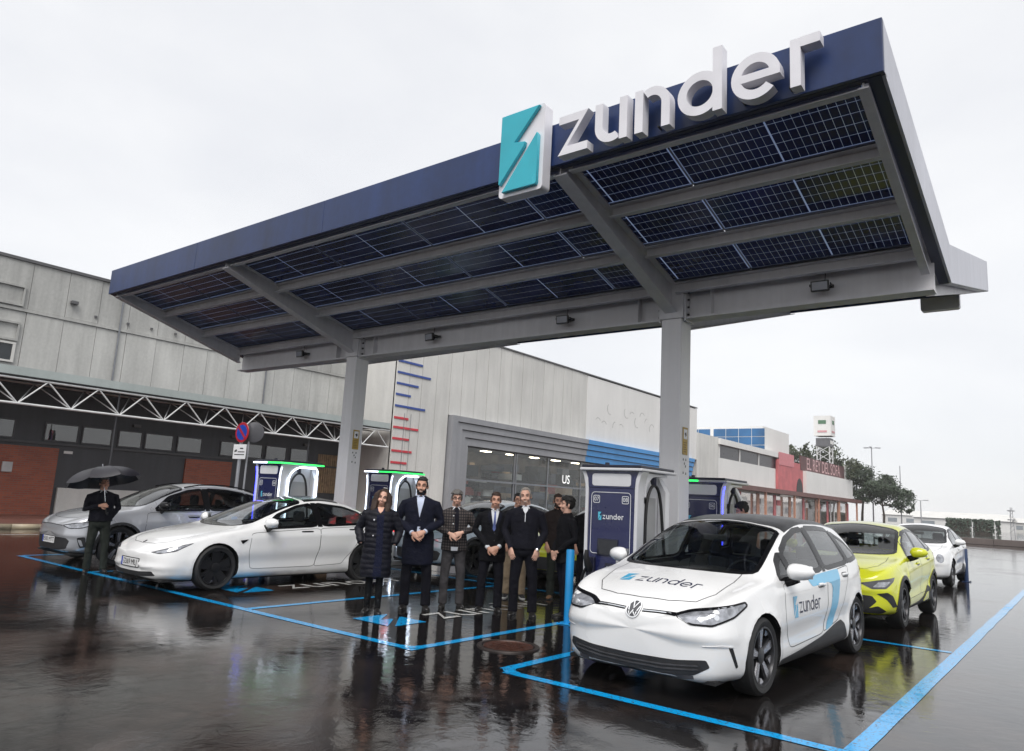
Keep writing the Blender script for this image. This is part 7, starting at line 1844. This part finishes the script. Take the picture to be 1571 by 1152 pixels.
    P.put(legc[1], tv, tf, legc[0])
    # --- shoes
    for s in (1, -1):
        mb = MB(); an = s * R(12); ca, sa = math.cos(an), math.sin(an); rings = []
        for (q, hw, ht) in ((.075, .018, .035), (.065, .030, .055), (.03, .036, .085), (-.02, .037, .075), (-.07, .041, .055), (-.12, .044, .044), (-.165, .036, .036), (-.19, .016, .026)):
            ring = []
            for j in range(12):
                a = 2 * math.pi * j / 12; lx = hw * math.cos(a); lz = ht * .5 + ht * .5 * math.sin(a); lz = max(lz, .004) + .008
                ring.append(Vector((s * feet + lx * ca + q * sa * -1, .01 + fo[s] + q * ca + lx * sa, lz)))
            rings.append(ring)
        sm = {'dress': SHOE, 'trainer': CABLE, 'boot': SHOE, 'tan': BOOT_BR}[shoes]
        o = mb.rings(rings).build('shoe', sm, P.e, smooth=70, recalc=True)
        sl = MB(); sl.rings([[Vector((q.x, q.y, .0)) + (Vector((0, 0, .016)) if k else Vector()) for q in outline] for k in (0, 1) for outline in [[(Vector((s * feet, .01 + fo[s], 0)) + Matrix.Rotation(an, 3, 'Z') @ Vector((a, b, 0))) for a, b in ((.026, .075), (.037, .03), (.038, -.03), (.045, -.10), (.040, -.155), (.020, -.193), (-.018, -.193), (-.036, -.155), (-.043, -.10), (-.036, -.03), (-.034, .03), (-.024, .075))]]]).build('sole', SOLE_W if shoes == 'trainer' else CABLE, o, recalc=True)
        if shoes == 'boot': MB().tube([(s * feet, .02 + fo[s], .05), (s * feet, .015 + fo[s] * .7, .30)], [.045, .048], 12).build('boot_shaft', SHOE, P.e, smooth=60)
    if extra: extra(P, E, sh, at)
    return P
# --- clothing fronts
WSH = cloth('white_shirt', (0.62, 0.63, 0.66), .06); BSH = cloth('pale_blue_shirt', (0.50, 0.55, 0.68), .06); NAVYC = cloth('navy_wool', (0.006, 0.007, 0.016)); BLKC = cloth('black_wool', (0.005, 0.005, 0.007)); LAPEL = cloth('lapel_cloth', (0.008, 0.009, 0.018))
def collar(P, at, mat, r_=.062, z=1.495):
    pts = [Vector((r_ * math.sin(R(a)), .018 - r_ * 1.02 * math.cos(R(a)), z + .012 * (1 - math.cos(R(a))) * .5 - .008)) for a in range(18, 343, 18)]
    MB().tube(pts, [(.006, .017)] * len(pts), 8).build('collar', mat, P.e, smooth=60)
    for s in (1, -1): MB().tube([(s * .02, -.048, 1.492), (s * .042, -.062, 1.468), (s * .058, -.066, 1.445)], [(.014, .005), (.016, .005), (.004, .003)], 8).build('collar_point', mat, P.e, smooth=60)
def front_v(shirt, depth=1.19, w=.062, tie=None, lapel=True, top=1.47, below=None):
    def f(P, E, sh, at):
        collar(P, at, shirt)
        v = P.patch('shirt_front', [(-w, top), (w, top), (w * .8, top - .08), (0, depth), (-w * .8, top - .08)], 'front', shirt, off=.004, step=.03)
        if lapel:
            for s in (1, -1): P.patch('lapel', [(s * (w + .004), top), (s * (w + .042), top - .05), (s * (w + .050), top - .10), (s * (w + .030), top - .11), (s * (w + .034), top - .13), (s * .006, depth - .012), (s * (w * .82), top - .085)], 'front', LAPEL, off=.008, step=.04)
        if tie: P.patch('tie', [(-.016, top - .015), (.016, top - .015), (.011, top - .04), (.022, depth + .03), (0, depth - .004), (-.022, depth + .03), (-.011, top - .04)], 'front', tie, off=.010, step=.04)
        if below: P.patch('shirt_gap', [(-.018, below[0]), (.016, below[0]), (.026, below[1]), (-.024, below[1])], 'front', shirt, off=.004, step=.04)
        for z in ((depth - .03, depth - .14) if lapel else ()): P.patch('button', disc_poly(0.012, z, .010, 8), 'front', BLK, off=.007, step=.05)
        cuffs(P, E, shirt)
    return f
def cuffs(P, E, mat):
    for s in (1, -1):
        el, wr = Vector(E[s][0]), Vector(E[s][1]); d = (wr - el).normalized(); MB().tube([wr - d * .03, wr + d * .010], [.035, .033], 12).build('cuff', mat, P.e, smooth=50)
def plaid_mat():
    m = bpy.data.materials.new('plaid_flannel'); m.use_nodes = True; nt = m.node_tree; b = nt.nodes['Principled BSDF']; N = nt.nodes.new; L = nt.links.new
    tc = N('ShaderNodeTexCoord'); vals = []
    for d, s in (('X', 8.5), ('Z', 7.5)):
        w = N('ShaderNodeTexWave'); w.wave_type = 'BANDS'; w.bands_direction = d; w.inputs['Scale'].default_value = s; w.inputs['Distortion'].default_value = .4; w.inputs['Detail'].default_value = 1
        L(tc.outputs['Object'], w.inputs['Vector']); r_ = N('ShaderNodeMapRange'); r_.inputs['From Min'].default_value = .35; r_.inputs['From Max'].default_value = .65; L(w.outputs['Fac'], r_.inputs['Value']); vals.append(r_)
    ad = N('ShaderNodeMath'); ad.operation = 'ADD'; L(vals[0].outputs[0], ad.inputs[0]); L(vals[1].outputs[0], ad.inputs[1])
    hf = N('ShaderNodeMath'); hf.operation = 'MULTIPLY'; hf.inputs[1].default_value = .5; L(ad.outputs[0], hf.inputs[0])
    cr = N('ShaderNodeValToRGB'); e = cr.color_ramp.elements; e[0].color = (.008, .008, .010, 1); e[1].color = (.085, .070, .066, 1); k = e.new(.5); k.color = (.028, .022, .022, 1)
    L(hf.outputs[0], cr.inputs['Fac']); L(cr.outputs['Color'], b.inputs['Base Color']); b.inputs['Roughness'].default_value = .9
    return m
PLAID = plaid_mat(); GREYT = cloth('grey_twill', (0.050, 0.047, 0.050)); KHAKI = cloth('khaki_twill', (0.22, 0.17, 0.115)); DARKT = cloth('dark_trousers', (0.006, 0.006, 0.010)); OLIVE = cloth('dark_olive_trousers', (0.022, 0.026, 0.022)); TIGHTS = cloth('black_tights', (0.006, 0.006, 0.007), .1); NAVYP = M('navy_padded_nylon', (0.006, 0.006, 0.011), .6, 0, .25, 8, .3, 40, spec=.25); DRESS = cloth('navy_dress', (0.010, 0.012, 0.030)); CHAR = cloth('charcoal_knit', (0.007, 0.007, 0.012))
def woman_front(P, E, sh, at):
    P.patch('dress', [(-.055, 1.46), (.055, 1.46), (.062, 1.2), (.075, .9), (.085, .52), (-.030, .52), (-.020, .9), (-.028, 1.2)], 'front', DRESS, off=.005, step=.05)
    P.patch('neckline', [(-.045, 1.475), (.045, 1.475), (.03, 1.42), (0, 1.395), (-.03, 1.42)], 'front', SKIN_L, off=.009, step=.03)
    P.patch('coat_button', disc_poly(-.075, 1.30, .012, 8), 'front', CHROME, off=.006, step=.1); P.patch('coat_button', disc_poly(-.07, 1.08, .010, 8), 'front', CHROME, off=.006, step=.1)
    pts = [Vector((.085 * math.sin(R(a)), .02 - .085 * math.cos(R(a)), 1.475)) for a in range(35, 326, 20)]; MB().tube(pts, [.026] * len(pts), 8).build('fur_collar', cloth('dark_fur', (0.008, 0.007, 0.008), .4), P.e, smooth=60)
    MB().tube([at((-.03, .0, 1.775)), at((.03, .0, 1.775))], .010, 6).build('sunglasses', EYE_D, P.e)
def plaid_front(P, E, sh, at):
    collar(P, at, WSH)
    P.patch('undershirt', [(-.03, 1.47), (.03, 1.47), (.045, 1.30), (.035, 1.0), (-.012, 1.0), (-.02, 1.30)], 'front', CHAR, off=.005, step=.05)
    P.patch('shirt_hem', [(-.055, .90), (.05, .90), (.045, .845), (-.05, .845)], 'front', WSH, off=.006, step=.05)
    for z in (1.36, 1.24, 1.1): P.patch('button', disc_poly(-.04, z, .009, 8), 'front', WSH, off=.006, step=.1)
def sweater_front(P, E, sh, at):
    collar(P, at, WSH); P.patch('shirt_front', [(-.045, 1.475), (.045, 1.475), (.03, 1.42), (0, 1.375), (-.03, 1.42)], 'front', WSH, off=.005, step=.03)
    P.ribbon('zip', [(0, 1.375), (0, 1.27)], .008, 'front', CHROME, off=.004); cuffs(P, E, NAVYC)
    wr = Vector(E[1][1]); el = Vector(E[1][0]); d = (wr - el).normalized(); MB().tube([wr + d * .012, wr + d * .034], [.031, .030], 12).build('wristwatch', CHROME, P.e, smooth=50)
def plain_collar(P, E, sh, at): collar(P, at, BLKC)
tr = 'trousers'
build_person('woman in a long black padded coat and navy dress, hands in pockets', -7.59, 6.86, R(46), 1.64, 'pocket', 'puffer', NAVYP, (TIGHTS, 'tights'), SKIN_L, 'long', HAIR_BR, (-6, 8, 3), .50, .92, 'boot', extra=woman_front, feet=.075, smile=1)
build_person('tall bearded man in a navy suit with pale blue open shirt', -7.47, 7.53, R(45), 1.84, 'clasp', 'coat', NAVYC, (DARKT, tr), SKIN, 'short', HAIR_B, (-4, 2, 2), .58, 1.04, beard=HAIR_B, extra=front_v(BSH, 1.20, .052, below=(1.08, 1.0)), feet=.14, smile=2)
build_person('grey-haired man with glasses in a dark plaid overshirt', -7.36, 8.16, R(42), 1.68, 'clasp_high', 'shirt', PLAID, (GREYT, tr), SKIN_L, 'thick', HAIR_G, (2, 0, 2), .84, 1.02, glasses=True, extra=plaid_front, feet=.125)
build_person('man in a dark suit and blue tie with folded hands', -6.83, 8.37, R(39), 1.68, 'clasp_low', 'suit', BLKC, (DARKT, tr), SKIN, 'short', HAIR_BR, (0, 0, 0), .72, 1.06, extra=front_v(WSH, 1.17, .060, tie=cloth('blue_tie', (0.10, 0.13, 0.30), .3)), feet=.13)
build_person('light-grey-haired man in a navy quarter-zip sweater over white collar', -6.26, 8.42, R(36), 1.77, 'front', 'sweater', CHAR, (DARKT, tr), SKIN_L, 'thin', HAIR_LG, (-3, -4, 2), .90, 1.05, extra=sweater_front, feet=.13, smile=2)
build_person('young dark-haired man in profile wearing a dark coat', -5.82, 8.80, R(-28), 1.67, 'clasp_low', 'suit', BLKC, (NAVYC, tr), SKIN_L, 'thick', HAIR_B, (-18, 0, -6), .78, .98, extra=plain_collar, feet=.09)
build_person('man with black glasses standing behind in khaki trousers', -7.52, 9.85, R(36), 1.70, 'front', 'coat', BLKC, (KHAKI, tr), SKIN, 'short', HAIR_B, (6, 0, 0), .80, 1.0, shoes='trainer', glasses=True, extra=front_v(BSH, 1.36, .04, lapel=False), feet=.13, smile=2)
build_person('bearded man behind the grey-haired man wearing tan shoes', -7.0, 10.35, R(30), 1.72, 'front', 'coat', cloth('brown_jacket', (0.022, 0.016, 0.015)), (OLIVE, tr), SKIN, 'short', HAIR_BR, (12, 0, 0), .84, 1.02, shoes='tan', beard=HAIR_BR, extra=plain_collar, feet=.11, smile=2)
build_person('grey-bearded man almost hidden behind the young man', -6.62, 10.6, R(20), 1.69, 'front', 'coat', BLKC, (DARKT, tr), SKIN, 'short', HAIR_G, (10, 0, 2), .84, 1.0, beard=HAIR_G, extra=plain_collar, feet=.11)
build_person('dark-haired man looking down behind the white hatchback', -4.28, 11.62, R(-70), 1.76, 'front', 'shirt', cloth('pale_grey_top', (0.30, 0.29, 0.28), .1), (DARKT, tr), SKIN, 'thick', HAIR_B, (0, 0, 22), .88, 1.0, extra=plain_collar, feet=.11, smile=False)
um = build_person('man in a dark sweater standing under a black umbrella', -13.32, 5.75, R(70), 1.60, 'umbrella', 'sweater', CHAR, (OLIVE, tr), SKIN, 'short', HAIR_G, (14, 0, 0), .92, 1.08, extra=lambda P, E, sh, at: collar(P, at, WSH), feet=.13, smile=False)
# --- umbrella: ribs, panels, shaft and handle, held in the man's raised hand
def umbrella():
    e = empty('umbrella', (-13.16, 5.72, 1.06)); tag(e, 'open black umbrella held by the man at the left', 'umbrella')
    e.rotation_euler = (R(6), R(-13), 0)
    fab = M('umbrella_nylon', (0.016, 0.015, 0.020), .4, 0, .3, 6); n = 8; rad = .60; H0 = .72; drop = .25
    def pt(i, t): a = 2 * math.pi * i / n; r_ = rad * math.sin(t * 1.25) / math.sin(1.25); return Vector((r_ * math.cos(a), r_ * math.sin(a), H0 - drop * (1 - math.cos(t * 1.25)) / (1 - math.cos(1.25))))
    for i in range(n):
        v = []; f = []; m = 7; K = 4
        for j in range(m + 1):
            t = j / m
            for k in range(K + 1):
                s = k / K; a = pt(i, t).lerp(pt(i + 1, t), s); sag = .10 * t * math.sin(math.pi * s); a = a * 1.0; a.z += -.0 - sag * .25; a.x *= 1 - sag * .35; a.y *= 1 - sag * .35; v.append(a)
        for j in range(m):
            for k in range(K): f.append((j * (K + 1) + k, j * (K + 1) + k + 1, (j + 1) * (K + 1) + k + 1, (j + 1) * (K + 1) + k))
        mesh_obj('canopy_panel', v, f, fab, e, smooth=180)
        MB().tube([pt(i, t / 6) - Vector((0, 0, .008)) for t in range(7)], .0035, 5).build('rib', CABLE, e)
        MB().tube([pt(i, .5) - Vector((0, 0, .01)), (0, 0, H0 - .30)], .003, 5).build('stretcher', CABLE, e)
        MB().tube([pt(i, 1.0), pt(i, 1.0) + Vector((pt(i, 1.0).x, pt(i, 1.0).y, -.1)) * .03], .004, 5).build('tip', CABLE, e)
    MB().tube([(0, 0, .10), (0, 0, H0 + .05)], .006, 8).build('shaft', CHROME, e, smooth=60)
    MB().tube(smooth_path([(0, 0, .12), (0, 0, .0), (0, 0, -.06), (.02, 0, -.10), (.05, 0, -.10), (.065, 0, -.07)], 4), .012, 8).build('handle', CABLE, e, smooth=60)
umbrella()
# ================================================================== damp air
def haze():
    m = bpy.data.materials.new('damp_air'); m.use_nodes = True; nt = m.node_tree; nt.nodes.clear(); N = nt.nodes.new
    out = N('ShaderNodeOutputMaterial'); v = N('ShaderNodeVolumePrincipled'); v.inputs['Color'].default_value = (1.0, 1.0, 1.0, 1); v.inputs['Density'].default_value = 0.00045; v.inputs['Anisotropy'].default_value = 0.2
    nt.links.new(v.outputs['Volume'], out.inputs['Volume'])
    o = MB().box(-660, 660, -660, 660, -1.0, 18).build('haze', m); tag(o, 'thin rain haze filling the air over the car park', kind='stuff')
haze()
sc.cycles.volume_bounces = 2
